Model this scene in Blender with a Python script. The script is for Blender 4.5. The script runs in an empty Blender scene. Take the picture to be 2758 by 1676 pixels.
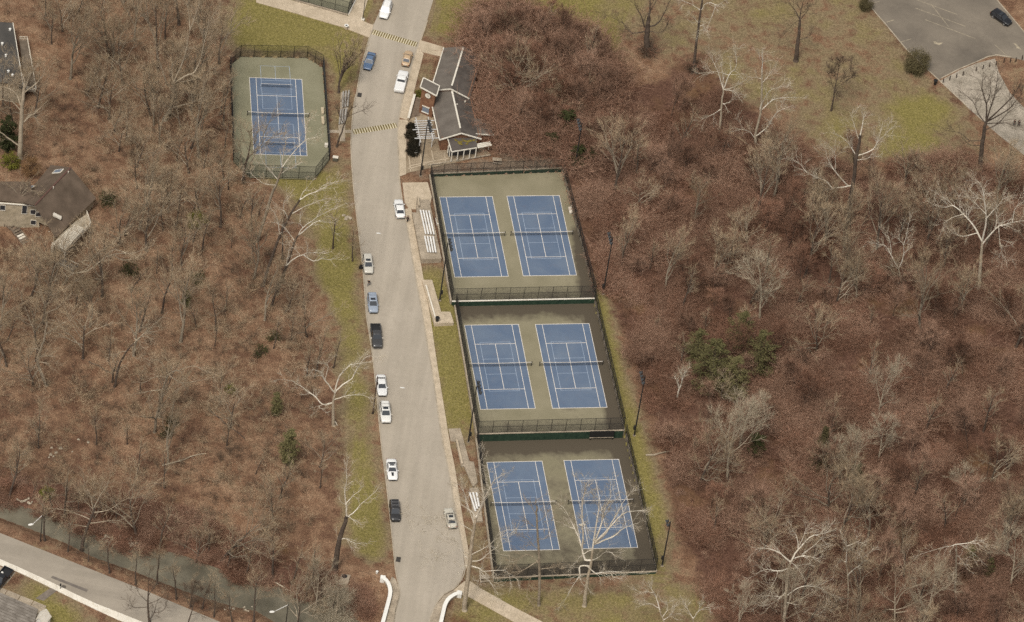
import bpy, bmesh, math, random
import numpy as np
from mathutils import Vector, Matrix

S = bpy.context.scene
COL = S.collection
R = math.radians
# ------------------------------------------------------------------ camera, world, sun, exposure
PITCH, ROLL = 0.75504377, 0.15514409
CAM = np.array([0.0, -735.0, 699.113])
_f = np.array([0, math.cos(PITCH), -math.sin(PITCH)]); _r = np.array([1.0, 0, 0]); _u = np.cross(_r, _f)
CR = math.cos(ROLL) * _r + math.sin(ROLL) * _u
CU = -math.sin(ROLL) * _r + math.cos(ROLL) * _u
FPX, PW, PH = 13706.27, 2758.0, 1676.0
cd = bpy.data.cameras.new('camera')
cam = bpy.data.objects.new('camera', cd); COL.objects.link(cam)
cam.matrix_world = Matrix(((CR[0], CU[0], -_f[0], CAM[0]), (CR[1], CU[1], -_f[1], CAM[1]), (CR[2], CU[2], -_f[2], CAM[2]), (0, 0, 0, 1)))
cd.sensor_width = 36; cd.lens = FPX / PW * 36; cd.clip_start = 10; cd.clip_end = 6000
S.camera = cam
SUN_EL, SUN_AZ = R(58), R(200)          # an overcast noon: light from high up, a little from the right behind the viewer
w = bpy.data.worlds.new('World'); S.world = w; w.use_nodes = True
nt = w.node_tree; bg = nt.nodes['Background']
sky = nt.nodes.new('ShaderNodeTexSky'); sky.sky_type = 'NISHITA'; sky.sun_disc = False
sky.sun_elevation = SUN_EL; sky.sun_rotation = SUN_AZ; sky.dust_density = 4.0; sky.air_density = 1.0
hs = nt.nodes.new('ShaderNodeHueSaturation'); hs.inputs['Saturation'].default_value = 0.12
nt.links.new(sky.outputs[0], hs.inputs['Color']); nt.links.new(hs.outputs[0], bg.inputs['Color'])
bg.inputs['Strength'].default_value = 0.10
sd = bpy.data.lights.new('sun', 'SUN'); sd.energy = 1.5; sd.angle = R(14); sd.color = (1.0, 0.93, 0.82)
so = bpy.data.objects.new('sun', sd); COL.objects.link(so)
so.rotation_euler = (math.pi / 2 - SUN_EL, 0, math.pi - SUN_AZ)
so.location = (0, 0, 300)
vs = S.view_settings; vs.view_transform = 'Standard'; vs.look = 'None'; vs.gamma = 1; vs.use_curve_mapping = False
vs.exposure = 0.34
S.cycles.max_bounces = 5; S.cycles.diffuse_bounces = 2; S.cycles.transparent_max_bounces = 8
S.cycles.use_adaptive_sampling = False
S.cycles.use_denoising = False           # keep the twigs and grass crisp
S.render.filter_size = 1.15

# ------------------------------------------------------------------ the ground plane and the surveying helpers
SL, Y0 = 0.045, 28.0
def base(y): return SL * (y - Y0)
def ray(px, py):
    d = _f + (px - PW / 2) / FPX * CR - (py - PH / 2) / FPX * CU
    return d
def P(px, py, dz=0.0):                 # a point of the photograph on the sloping park ground (dz above it)
    d = ray(px, py)
    t = (SL * (CAM[1] - Y0) + dz - CAM[2]) / (d[2] - SL * d[1])
    return Vector(CAM + t * d)
def PZ(px, py, z):                     # the same on a level plane
    d = ray(px, py); t = (z - CAM[2]) / d[2]
    return Vector(CAM + t * d)
def PY(px, py, y):                     # the same on an upright plane across the view
    d = ray(px, py); t = (y - CAM[1]) / d[1]
    return Vector(CAM + t * d)
def T(ox, oy, k=0.28060):              # corner of a survey tile -> converter
    return lambda x, y: (ox + x * k, oy + y * k)
def FV(x, y): return (x * 1.1198, y * 1.1198)

def inside(poly, X, Y):
    poly = np.asarray(poly); n = len(poly); res = np.zeros(X.shape, bool)
    j = n - 1
    for i in range(n):
        xi, yi = poly[i]; xj, yj = poly[j]
        c = ((yi > Y) != (yj > Y)) & (X < (xj - xi) * (Y - yi) / (yj - yi + 1e-12) + xi)
        res ^= c; j = i
    return res
def segdist(pts, X, Y):
    d = np.full(X.shape, 1e9)
    for (a, b) in zip(pts[:-1], pts[1:]):
        ax, ay = a[0], a[1]; bx, by = b[0] - ax, b[1] - ay
        t = np.clip(((X - ax) * bx + (Y - ay) * by) / (bx * bx + by * by + 1e-9), 0, 1)
        d = np.minimum(d, np.hypot(X - ax - t * bx, Y - ay - t * by))
    return d

# ------------------------------------------------------------------ materials
def newmat(name):
    m = bpy.data.materials.new(name); m.use_nodes = True
    return m, m.node_tree, m.node_tree.nodes['Principled BSDF']
def noise(nt, scale, detail=3, co=None, rough=0.55, dist=0.0):
    n = nt.nodes.new('ShaderNodeTexNoise'); n.inputs['Scale'].default_value = scale
    n.inputs['Detail'].default_value = detail; n.inputs['Roughness'].default_value = rough; n.inputs['Distortion'].default_value = dist
    if co is not None: nt.links.new(co, n.inputs['Vector'])
    return n.outputs['Fac']
def ramp(nt, fac, lo, hi, c0=(0, 0, 0, 1), c1=(1, 1, 1, 1)):
    r = nt.nodes.new('ShaderNodeValToRGB'); e = r.color_ramp.elements
    e[0].position, e[1].position = lo, hi
    e[0].color = tuple(c0[:3]) + (1,); e[1].color = tuple(c1[:3]) + (1,)
    nt.links.new(fac, r.inputs['Fac']); return r.outputs['Color']
def mix(nt, fac, a, b, mode='MIX'):
    n = nt.nodes.new('ShaderNodeMix'); n.data_type = 'RGBA'; n.blend_type = mode
    for k, v in ((0, fac), (6, a), (7, b)):
        if hasattr(v, 'is_linked'): nt.links.new(v, n.inputs[k])
        elif k == 0: n.inputs[0].default_value = v
        else: n.inputs[k].default_value = tuple(v[:3]) + (1,)
    return n.outputs[2]
def math_(nt, op, a, b=None, clamp=False):
    n = nt.nodes.new('ShaderNodeMath'); n.operation = op; n.use_clamp = clamp
    for k, v in ((0, a), (1, b)):
        if v is None: continue
        if hasattr(v, 'is_linked'): nt.links.new(v, n.inputs[k])
        else: n.inputs[k].default_value = v
    return n.outputs[0]
def pos(nt): return nt.nodes.new('ShaderNodeNewGeometry').outputs['Position']
def objco(nt): return nt.nodes.new('ShaderNodeTexCoord').outputs['Object']
def bump(nt, bs, h, strength=0.4, dist=0.05):
    b = nt.nodes.new('ShaderNodeBump'); b.inputs['Strength'].default_value = strength; b.inputs['Distance'].default_value = dist
    nt.links.new(h, b.inputs['Height']); nt.links.new(b.outputs[0], bs.inputs['Normal'])
def M_mix(name, a, b, scale=1.0, lo=0.35, hi=0.65, rough=0.85, world=False, fine=None, spec=0.3, bumpy=0):
    m, nt, bs = newmat(name)
    co = pos(nt) if world else objco(nt)
    c = ramp(nt, noise(nt, scale, 4, co), lo, hi, a, b)
    if fine:
        f = noise(nt, fine[0], 2, co)
        c = mix(nt, fine[1], c, ramp(nt, f, 0.3, 0.7, (0.15, 0.15, 0.15), (1.0, 1.0, 1.0)), 'OVERLAY')
        if bumpy: bump(nt, bs, f, bumpy, 0.03)
    nt.links.new(c, bs.inputs['Base Color']); bs.inputs['Roughness'].default_value = rough
    bs.inputs['Specular IOR Level'].default_value = spec
    return m
def M_plain(name, c, rough=0.6, metal=0.0, spec=0.5, coat=0.0):
    m, nt, bs = newmat(name)
    f = noise(nt, 2.5, 3, objco(nt))
    col = ramp(nt, f, 0.3, 0.75, tuple(x * 0.88 for x in c), c)
    nt.links.new(col, bs.inputs['Base Color'])
    bs.inputs['Roughness'].default_value = rough; bs.inputs['Metallic'].default_value = metal
    bs.inputs['Specular IOR Level'].default_value = spec
    bs.inputs['Coat Weight'].default_value = coat
    return m

# ------------------------------------------------------------------ mesh building
class MB:
    def __init__(s): s.v = []; s.f = []
    def add(s, vs, fs):
        o = len(s.v); s.v += [tuple(p) for p in vs]; s.f += [tuple(i + o for i in f) for f in fs]; return s
    def hexa(s, p): return s.add(p, [(0, 3, 2, 1), (4, 5, 6, 7), (0, 1, 5, 4), (1, 2, 6, 5), (2, 3, 7, 6), (3, 0, 4, 7)])
    def box(s, c, d, rz=0.0):
        x, y, z = (k / 2 for k in d); cs, sn = math.cos(rz), math.sin(rz); p = []
        for zz in (-z, z):
            for xx, yy in ((-x, -y), (x, -y), (x, y), (-x, y)):
                p.append((c[0] + xx * cs - yy * sn, c[1] + xx * sn + yy * cs, c[2] + zz))
        return s.hexa(p)
    def beam(s, a, b, w_, h, up=(0, 0, 1)):             # a box between two points
        a, b, up = Vector(a), Vector(b), Vector(up); d = (b - a).normalized(); x = d.cross(up).normalized() * (w_ / 2); y = x.cross(d).normalized() * (h / 2)
        return s.hexa([a - x - y, a + x - y, b + x - y, b - x - y, a - x + y, a + x + y, b + x + y, b - x + y])
    def tube(s, a, b, r0, r1=None, n=8, cap=True):
        r1 = r0 if r1 is None else r1; a, b = Vector(a), Vector(b); d = (b - a).normalized()
        u = d.orthogonal().normalized(); v = d.cross(u); p = []
        for c, r in ((a, r0), (b, r1)):
            for k in range(n):
                t = 2 * math.pi * k / n; p.append(c + (u * math.cos(t) + v * math.sin(t)) * r)
        f = [(k, (k + 1) % n, n + (k + 1) % n, n + k) for k in range(n)]
        if cap: f += [tuple(range(n - 1, -1, -1)), tuple(range(n, 2 * n))]
        return s.add(p, f)
    def lathe(s, prof, c=(0, 0, 0), n=12):              # prof: (r, z)
        p = []
        for r, z in prof:
            for k in range(n):
                t = 2 * math.pi * k / n; p.append((c[0] + r * math.cos(t), c[1] + r * math.sin(t), c[2] + z))
        f = []
        for i in range(len(prof) - 1):
            for k in range(n): f.append((i * n + k, i * n + (k + 1) % n, (i + 1) * n + (k + 1) % n, (i + 1) * n + k))
        f += [tuple(range(n - 1, -1, -1)), tuple(range((len(prof) - 1) * n, len(prof) * n))]
        return s.add(p, f)
    def prism(s, poly, thick):                          # poly: 3-D points of the top, extruded down
        n = len(poly); a = sum(poly[i][0] * poly[(i + 1) % n][1] - poly[(i + 1) % n][0] * poly[i][1] for i in range(n))
        if a < 0: poly = poly[::-1]
        top = [tuple(p) for p in poly]; bot = [(p[0], p[1], p[2] - thick) for p in poly]
        return s.add(top + bot, [tuple(range(n)), tuple(range(2 * n - 1, n - 1, -1))] + [(i, i + n, (i + 1) % n + n, (i + 1) % n) for i in range(n)])
    def sheet(s, poly):
        n = len(poly); a = sum(poly[i][0] * poly[(i + 1) % n][1] - poly[(i + 1) % n][0] * poly[i][1] for i in range(n))
        if a < 0: poly = poly[::-1]
        return s.add(poly, [tuple(range(n))])
    def ball(s, c, r, nu=10, nv=6, sq=(1, 1, 1)):
        p = []; f = []
        for j in range(1, nv):
            t = math.pi * j / nv
            for k in range(nu):
                q = 2 * math.pi * k / nu; p.append((c[0] + r * sq[0] * math.sin(t) * math.cos(q), c[1] + r * sq[1] * math.sin(t) * math.sin(q), c[2] + r * sq[2] * math.cos(t)))
        p.append((c[0], c[1], c[2] + r * sq[2])); p.append((c[0], c[1], c[2] - r * sq[2])); t0, b0 = len(p) - 2, len(p) - 1
        for j in range(nv - 2):
            for k in range(nu): f.append((j * nu + k, (j + 1) * nu + k, (j + 1) * nu + (k + 1) % nu, j * nu + (k + 1) % nu))
        for k in range(nu): f.append((t0, k, (k + 1) % nu)); f.append((b0, (nv - 2) * nu + (k + 1) % nu, (nv - 2) * nu + k))
        return s.add(p, f)
    def mesh(s, name, mat, smooth=False, org=None):
        me = bpy.data.meshes.new(name)
        vs = s.v if org is None else [(a - org[0], b - org[1], c - org[2]) for a, b, c in s.v]
        me.from_pydata(vs, [], s.f); me.update()
        if mat: me.materials.append(mat)
        if smooth: me.polygons.foreach_set('use_smooth', [True] * len(me.polygons))
        return me
    def build(s, name, mat, parent=None, smooth=False, org=None):
        o = link(name, s.mesh(name, mat, smooth, org), parent)
        if org is not None: o.location = org
        return o
def link(name, me, parent=None):
    o = bpy.data.objects.new(name, me); COL.objects.link(o)
    if parent is not None: o.parent = parent
    return o
def tag(o, label=None, cat=None, group=None, kind=None):
    if label: o['label'] = label
    if cat: o['category'] = cat
    if group: o['group'] = group
    if kind: o['kind'] = kind
    return o
def thing(name, label, cat, loc=(0, 0, 0), rz=0.0, group=None):
    o = bpy.data.objects.new(name, None); COL.objects.link(o); o.location = loc; o.rotation_euler = (0, 0, rz); o.empty_display_size = 0.5
    return tag(o, label, cat, group)
def structure(name, mb, mat, smooth=False): return tag(mb.build(name, mat, None, smooth), kind='structure')
def dup(root, loc=None, rz=None, label=None, group=None):
    r = root.copy(); COL.objects.link(r)
    if loc is not None: r.location = loc
    if rz is not None: r.rotation_euler = (0, 0, rz)
    if label: r['label'] = label
    if group: r['group'] = group
    for ch in list(root.children):
        c = ch.copy(); COL.objects.link(c); c.parent = r
        for g in list(ch.children):
            d = g.copy(); COL.objects.link(d); d.parent = c
    return r
def lay(o, p, head, dz=0.0):              # stand a thing on the sloping ground, its +Y along head
    n = Vector((0, -SL, 1)).normalized(); y = Vector((head[0], head[1], 0)); y = (y - n * y.dot(n)).normalized(); x = y.cross(n)
    m = Matrix.Identity(4)
    for i in range(3): m[i][0], m[i][1], m[i][2] = x[i], y[i], n[i]
    m.translation = Vector((p[0], p[1], base(p[1]) + dz)); o.matrix_world = m
    o.location = m.translation; o.rotation_euler = m.to_euler()
# ------------------------------------------------------------------ outlines surveyed from the photograph
t1, t2, t3, t4 = T(0, 0), T(690, 0), T(1380, 0), T(2070, 0)
t5, t6, t7, t8 = T(0, 420), T(690, 420), T(1380, 420), T(2070, 420)
t9, t10, t11, t12 = T(0, 840), T(690, 840), T(1380, 840), T(2070, 840)
t13, t14, t15, t16 = T(0, 1256), T(690, 1256), T(1380, 1256), T(2070, 1256)
ROAD_L = [(1075, -120), (1045, -40), (1035, 0), (1007, 66), (996, 101), (987, 135), (973, 185), (961, 253), (954, 281), (947, 362), (947, 418), (952, 493), (962, 586), (971, 659), (979, 731), (987, 840), (990, 868), (1001, 933), (1013, 1036), (1021, 1126), (1032, 1233), (1041, 1298), (1055, 1424), (1066, 1534), (1072, 1565), (1077, 1590), (1077, 1607), (1066, 1649), (1063, 1676), (1050, 1760), (1020, 1900)]
ROAD_R = [(1200, -120), (1178, -40), (1167, 0), (1150, 56), (1133, 107), (1122, 132), (1105, 191), (1083, 269), (1074, 317), (1070, 345), (1071, 418), (1073, 420), (1074, 476), (1081, 532), (1094, 602), (1108, 687), (1125, 785), (1136, 840), (1147, 910), (1164, 1008), (1178, 1107), (1192, 1199), (1206, 1260), (1217, 1326), (1233, 1410), (1246, 1480), (1252, 1530), (1240, 1565), (1220, 1587), (1195, 1601), (1173, 1629), (1161, 1657), (1156, 1676), (1150, 1760), (1135, 1900)]
CREEK_U = [(-420, 1230), (0, 1343), (112, 1379), (196, 1413), (281, 1452), (351, 1481), (393, 1473), (477, 1489), (547, 1517), (690, 1567), (746, 1578), (816, 1612), (886, 1649), (957, 1668), (1040, 1700), (1300, 1800), (1700, 1960)]
CREEK_D = [(-420, 1275), (0, 1396), (98, 1433), (180, 1466), (253, 1503), (365, 1542), (421, 1565), (533, 1607), (617, 1632), (690, 1648), (760, 1690), (960, 1740), (1250, 1860), (1650, 2020)]
WATER = -2.0
PADS = {'A': (0.0, [(1158, 477), (1513, 464), (1601, 803), (1217, 811)]),
        'B': (-1.225, [(1226, 825), (1600, 816), (1679, 1158), (1286, 1168)]),
        'C': (-3.174, [(1283, 1187), (1683, 1177), (1766, 1538), (1332, 1556)])}
PADD = (0.944, [FV(578, 137), FV(738, 140), FV(776, 162), FV(792, 384), FV(757, 430), FV(600, 425), FV(561, 388), FV(553, 158)])
PADE = (3.0, [(690, -32), (794, -1), (937, 38), (957, -2), (1000, -90), (720, -120)])
pads3 = {k: [PZ(x, y, z) for x, y in poly] for k, (z, poly) in PADS.items()}
pads3['D'] = [PZ(x, y, PADD[0]) for x, y in PADD[1]]
pads3['E'] = [PZ(x, y, PADE[0]) for x, y in PADE[1]]
padz = {'A': 0.0, 'B': -1.225, 'C': -3.174, 'D': 0.944, 'E': PADE[0]}
pw = lambda L, dz=0.0: [P(x, y, dz) for x, y in L]
cu, cdn = pw(CREEK_U, WATER), pw(CREEK_D, WATER)
creek_poly = [(p.x, p.y) for p in cu + cdn[::-1]]
WOODS = [  # where the ground swells a little
    [(-300, -200), (560, -150), (560, 60), (590, 150), (600, 430), (690, 520), (740, 650), (790, 760), (820, 900), (860, 1050), (870, 1250), (840, 1450), (700, 1500), (500, 1440), (350, 1400), (150, 1330), (-300, 1200)],
    [(1640, 520), (1720, 320), (1850, 330), (2000, 420), (2200, 500), (2500, 520), (3000, 520), (3000, 2100), (2000, 2100), (1950, 1700), (1880, 1560), (1830, 1400), (1800, 1250), (1760, 1050), (1700, 850)]]
woods_xy = [[(p.x, p.y) for p in pw(L)] for L in WOODS]
XMIN, XMAX, YMIN, YMAX, GS = -135.0, 140.0, -125.0, 130.0, 0.5
gx = np.arange(XMIN, XMAX + .01, GS); gy = np.arange(YMIN, YMAX + .01, GS)
GX, GY = np.meshgrid(gx, gy)
def blur(a, n, k=1):
    for _ in range(n):
        for ax in (0, 1):
            a = (np.roll(a, k, ax) + np.roll(a, -k, ax) + 2 * a) / 4
    return a
def wob(X, Y):
    return (np.sin(X * .31 + 1.3 * np.sin(Y * .17)) * np.sin(Y * .27 + np.sin(X * .21)) * .35
            + np.sin(X * .083 + 2) * np.sin(Y * .071 + 1) * .8 + np.sin(X * .9 + Y * .35) * np.sin(Y * .8 - X * .2) * .10)
wm = np.zeros_like(GX)
for L in woods_xy: wm = np.maximum(wm, inside(L, GX, GY))
wm = blur(wm.astype(float), 12, 3)
HZ = base(GY) + wob(GX, GY) * wm * 0.8
dc = np.minimum(segdist([(p.x, p.y) for p in cu], GX, GY), segdist([(p.x, p.y) for p in cdn], GX, GY))
inc = inside(creek_poly, GX, GY)
carve = np.where(inc, -2.0 - np.minimum(dc, 2.5) * .3, -2.0 * np.clip(1 - dc / 3.2, 0, 1) ** 1.4)
HZ = HZ + carve
_c = P(60, 650); HZ = HZ - 3.0 * np.exp(-((GX - _c.x) / 13) ** 2 - ((GY - _c.y) / 9) ** 2)      # the slope falls away below the beige house
for k, pl in pads3.items():
    L = [(p.x, p.y) for p in pl]
    m = inside(L, GX, GY) | (segdist(L + L[:1], GX, GY) < .15)
    HZ = np.where(m, np.minimum(HZ, padz[k] - .35), HZ)
# the road deck crosses the creek: keep the carve
def H(x, y):
    i = min(max((x - XMIN) / GS, 0), len(gx) - 1.001); j = min(max((y - YMIN) / GS, 0), len(gy) - 1.001)
    a, b = int(i), int(j); u, v = i - a, j - b
    return float(HZ[b, a] * (1 - u) * (1 - v) + HZ[b, a + 1] * u * (1 - v) + HZ[b + 1, a] * (1 - u) * v + HZ[b + 1, a + 1] * u * v)
def G(px, py):
    p = P(px, py)
    for _ in range(3):
        dz = H(p.x, p.y) - base(p.y); p = P(px, py, dz)
    p.z = H(p.x, p.y); return p

# ------------------------------------------------------------------ ground cover: which cover grows where (lawn, leaf litter, thicket floor)
LAWN = [
    # verge left of the road
    ([(640, -60), (1035, -40), (1005, 70), (950, 330), (960, 590), (990, 860), (1030, 1230), (1068, 1540), (1000, 1530), (930, 1500), (920, 1330), (935, 1150), (900, 1000), (890, 880), (850, 760), (850, 640), (790, 560), (740, 500), (660, 480), (640, 440), (900, 450), (880, 150), (790, 110), (650, 110), (600, 60)], .95),
    ([(660, 20), (760, 20), (880, 110), (870, 150), (640, 145), (600, 90)], 1.0),
    ([(820, 620), (960, 600), (985, 840), (960, 850), (900, 800), (830, 720)], 1.0),
    # behind the pavilion and the big lawn
    ([(1170, -60), (1480, -60), (1480, 30), (1420, 34), (1300, 60), (1270, 125), (1130, 108)], .95),
    ([(1400, -60), (1760, -60), (1700, 60), (1690, 190), (1650, 190), (1560, 120), (1470, 50)], .9),
    ([(1700, -60), (2330, -60), (2440, 140), (2530, 220), (2700, 370), (2900, 470), (2700, 440), (2560, 420), (2400, 440), (2330, 465), (2190, 410), (2100, 330), (1960, 270), (1880, 150), (1760, 190)], .645),
    ([(2440, 260), (2530, 250), (2540, 320), (2480, 420), (2400, 440), (2330, 460), (2400, 340)], .95),
    ([(2690, 160), (2830, 180), (2830, 330), (2690, 190)], .6),
    # strips beside the courts
    ([(1140, 148), (1192, 158), (1168, 232), (1135, 262), (1114, 262), (1128, 200)], 1.0),
    ([(1112, 700), (1205, 698), (1260, 860), (1330, 1190), (1190, 1190), (1120, 840)], 1.0),
    ([(1195, 1190), (1300, 1190), (1340, 1560), (1250, 1570), (1230, 1400)], .62),
    ([(1520, 720), (1622, 735), (1655, 820), (1690, 950), (1722, 1100), (1775, 1250), (1815, 1400), (1810, 1560), (1700, 1545), (1600, 1100)], 1.0),
    ([(1250, 1570), (1780, 1560), (1900, 1560), (1940, 1620), (1960, 1800), (1300, 1800), (1190, 1720), (1200, 1620)], .8),
    # bottom left lawns and the verge above the lower road
    ([(20, 1585), (60, 1540), (140, 1575), (230, 1625), (240, 1720), (120, 1720)], 1.0),
    ([(-60, 1400), (280, 1520), (420, 1580), (600, 1660), (580, 1680), (270, 1545), (-60, 1425)], .55),
    ([(230, 1625), (330, 1660), (420, 1720), (240, 1720)], .45),
]
THICKET = [
    ([(1285, 122), (1310, 62), (1400, 38), (1470, 56), (1560, 120), (1650, 196), (1720, 225), (1790, 215), (1840, 175), (1900, 180), (1960, 272), (2080, 330), (2160, 400), (2250, 460), (2330, 472), (2400, 448), (2500, 426), (2620, 432), (3000, 470), (3000, 2100), (2000, 2100), (1960, 1750), (1890, 1570), (1840, 1440), (1815, 1340), (1775, 1200), (1745, 1080), (1708, 1000), (1680, 900), (1648, 800), (1590, 720), (1570, 600), (1535, 480), (1515, 435), (1345, 425), (1340, 340), (1300, 270)], 1.0),
    ([(-300, 1180), (0, 1270), (300, 1300), (560, 1390), (760, 1480), (920, 1540), (1000, 1590), (1020, 1660), (700, 1585), (400, 1480), (200, 1410), (-300, 1265)], .8),
    ([(1200, 1640), (1290, 1640), (1300, 1720), (1190, 1760)], .6),
]
BARE = [([(1440, 200), (1560, 250), (1650, 230), (1700, 300), (1720, 420), (1620, 330)], .5), ([(1075, 465), (1160, 445), (1330, 410), (1520, 420), (1520, 470), (1160, 480), (1080, 492)], .9)]
def zone(Ls):
    a = np.zeros_like(GX)
    for L, wgt in Ls:
        a = np.maximum(a, inside([(p.x, p.y) for p in pw(L)], GX, GY) * wgt)
    return blur(a, 5, 3)
zl, zt, zb = zone(LAWN), zone(THICKET), zone(BARE)
nv = GX.size; nx, ny = len(gx), len(gy)
me = bpy.data.meshes.new('ground')
me.vertices.add(nv); me.vertices.foreach_set('co', np.stack([GX, GY, HZ], -1).astype(np.float32).ravel())
ii = (np.arange(ny - 1)[:, None] * nx + np.arange(nx - 1)[None, :]).ravel()
quads = np.stack([ii, ii + 1, ii + 1 + nx, ii + nx], -1).astype(np.int32)
# outer skirt to the horizon
me.loops.add(quads.size); me.polygons.add(len(quads))
me.loops.foreach_set('vertex_index', quads.ravel())
me.polygons.foreach_set('loop_start', np.arange(0, quads.size, 4, dtype=np.int32))
me.polygons.foreach_set('use_smooth', np.ones(len(quads), bool))
me.update(calc_edges=True)
att = me.attributes.new('cover', 'FLOAT_COLOR', 'POINT')
att.data.foreach_set('color', np.stack([zl, zt, zb, np.ones_like(zl)], -1).astype(np.float32).ravel())

def ground_mat():
    m, nt, bs = newmat('ground_cover'); co = pos(nt)
    a = nt.nodes.new('ShaderNodeAttribute'); a.attribute_name = 'cover'
    sx = nt.nodes.new('ShaderNodeSeparateColor'); nt.links.new(a.outputs['Color'], sx.inputs[0])
    n1 = noise(nt, 0.09, 4, co); n2 = noise(nt, 0.45, 4, co); n3 = noise(nt, 2.6, 3, co, .7); n4 = noise(nt, 6.0, 2, co, .8)
    # leaf litter
    litter = mix(nt, ramp(nt, n2, .35, .68), (.182, .102, .060), (.272, .178, .112))
    litter = mix(nt, ramp(nt, n1, .38, .62), litter, mix(nt, ramp(nt, n2, .4, .65), (.118, .065, .041), (.21, .126, .076)))
    litter = mix(nt, .85, litter, ramp(nt, n4, .28, .72, (.14, .14, .14), (.88, .88, .88)), 'OVERLAY')
    # lawn: winter grass, green and straw
    green = mix(nt, ramp(nt, n3, .3, .7), (.156, .134, .041), (.240, .198, .071))
    straw = mix(nt, ramp(nt, n3, .3, .7), (.170, .125, .070), (.240, .182, .106))
    pat = math_(nt, 'ADD', math_(nt, 'MULTIPLY', n1, .85), math_(nt, 'MULTIPLY', n2, .15))
    pat2 = math_(nt, 'SUBTRACT', math_(nt, 'ADD', pat, sx.outputs[0]), .80)
    lawn = mix(nt, ramp(nt, pat2, .33, .58), straw, green)
    # fallen leaves scattered in the grass
    vo = nt.nodes.new('ShaderNodeTexVoronoi'); vo.inputs['Scale'].default_value = 1.5; nt.links.new(co, vo.inputs['Vector'])
    spk = math_(nt, 'LESS_THAN', vo.outputs['Distance'], .17)
    lawn = mix(nt, math_(nt, 'MULTIPLY', spk, .45), lawn, (.32, .25, .15))
    # thicket floor
    floor = mix(nt, ramp(nt, n3, .3, .7), (.070, .035, .024), (.150, .082, .055))
    floor = mix(nt, ramp(nt, n1, .52, .7), floor, (.16, .092, .048))
    dirt = mix(nt, ramp(nt, n3, .3, .7), (.16, .115, .080), (.25, .19, .135))
    def edge(ch, w_=.16):
        k = math_(nt, 'ADD', ch, math_(nt, 'MULTIPLY', math_(nt, 'SUBTRACT', n2, .5), 1.3))
        k = math_(nt, 'ADD', k, math_(nt, 'MULTIPLY', math_(nt, 'SUBTRACT', n1, .5), 1.1))
        k = math_(nt, 'ADD', k, math_(nt, 'MULTIPLY', math_(nt, 'SUBTRACT', n4, .5), .3))
        return ramp(nt, k, .5 - w_, .5 + w_)
    c = mix(nt, edge(sx.outputs[0]), litter, lawn)
    c = mix(nt, edge(sx.outputs[1]), c, floor)
    c = mix(nt, edge(sx.outputs[2]), c, dirt)
    c = mix(nt, .32, c, ramp(nt, n4, .28, .72, (.16, .16, .16), (.86, .86, .86)), 'OVERLAY')
    c = mix(nt, .30, c, ramp(nt, n3, .3, .7, (.2, .2, .2), (.8, .8, .8)), 'OVERLAY')
    nt.links.new(c, bs.inputs['Base Color']); bs.inputs['Roughness'].default_value = .95; bs.inputs['Specular IOR Level'].default_value = .1
    bump(nt, bs, n4, .6, .12)
    return m
GMAT = ground_mat(); me.materials.append(GMAT)
tag(link('ground', me), kind='structure')
far = MB()
bd = [(XMIN + .2, YMIN + .2), (XMAX - .2, YMIN + .2), (XMAX - .2, YMAX - .2), (XMIN + .2, YMAX - .2)]
out = [(-1500, -1200), (1500, -1200), (1500, 2600), (-1500, 2600)]
zz = lambda y: base(max(-160, min(y, 200)))
for i in range(4):
    j = (i + 1) % 4
    far.add([(bd[i][0], bd[i][1], zz(bd[i][1]) - .6), (bd[j][0], bd[j][1], zz(bd[j][1]) - .6), (out[j][0], out[j][1], zz(out[j][1]) - .6), (out[i][0], out[i][1], zz(out[i][1]) - .6)], [(0, 3, 2, 1)])
structure('outer_ground', far, M_mix('litter_far', (.16, .09, .05), (.22, .14, .085), .06, world=True))

# water
def water_mat():
    m, nt, bs = newmat('creek_water'); co = pos(nt)
    c = ramp(nt, noise(nt, .12, 4, co), .35, .66, (.100, .089, .064), (.215, .190, .136))
    nt.links.new(c, bs.inputs['Base Color']); bs.inputs['Roughness'].default_value = .10; bs.inputs['IOR'].default_value = 1.33
    bump(nt, bs, noise(nt, 2.2, 3, co), .06, .05); return m
wat = MB()
n = 40
def along(L, t):
    d = [0]
    for a, b in zip(L[:-1], L[1:]): d.append(d[-1] + (b - a).length)
    s = t * d[-1]
    for i in range(len(L) - 1):
        if s <= d[i + 1] + 1e-9: return L[i].lerp(L[i + 1], (s - d[i]) / max(1e-9, d[i + 1] - d[i]))
    return L[-1].copy()
wp = creek_poly
wat.sheet([(x, y, base(y) + WATER) for x, y in wp])
structure('creek_water', wat, water_mat())

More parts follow.
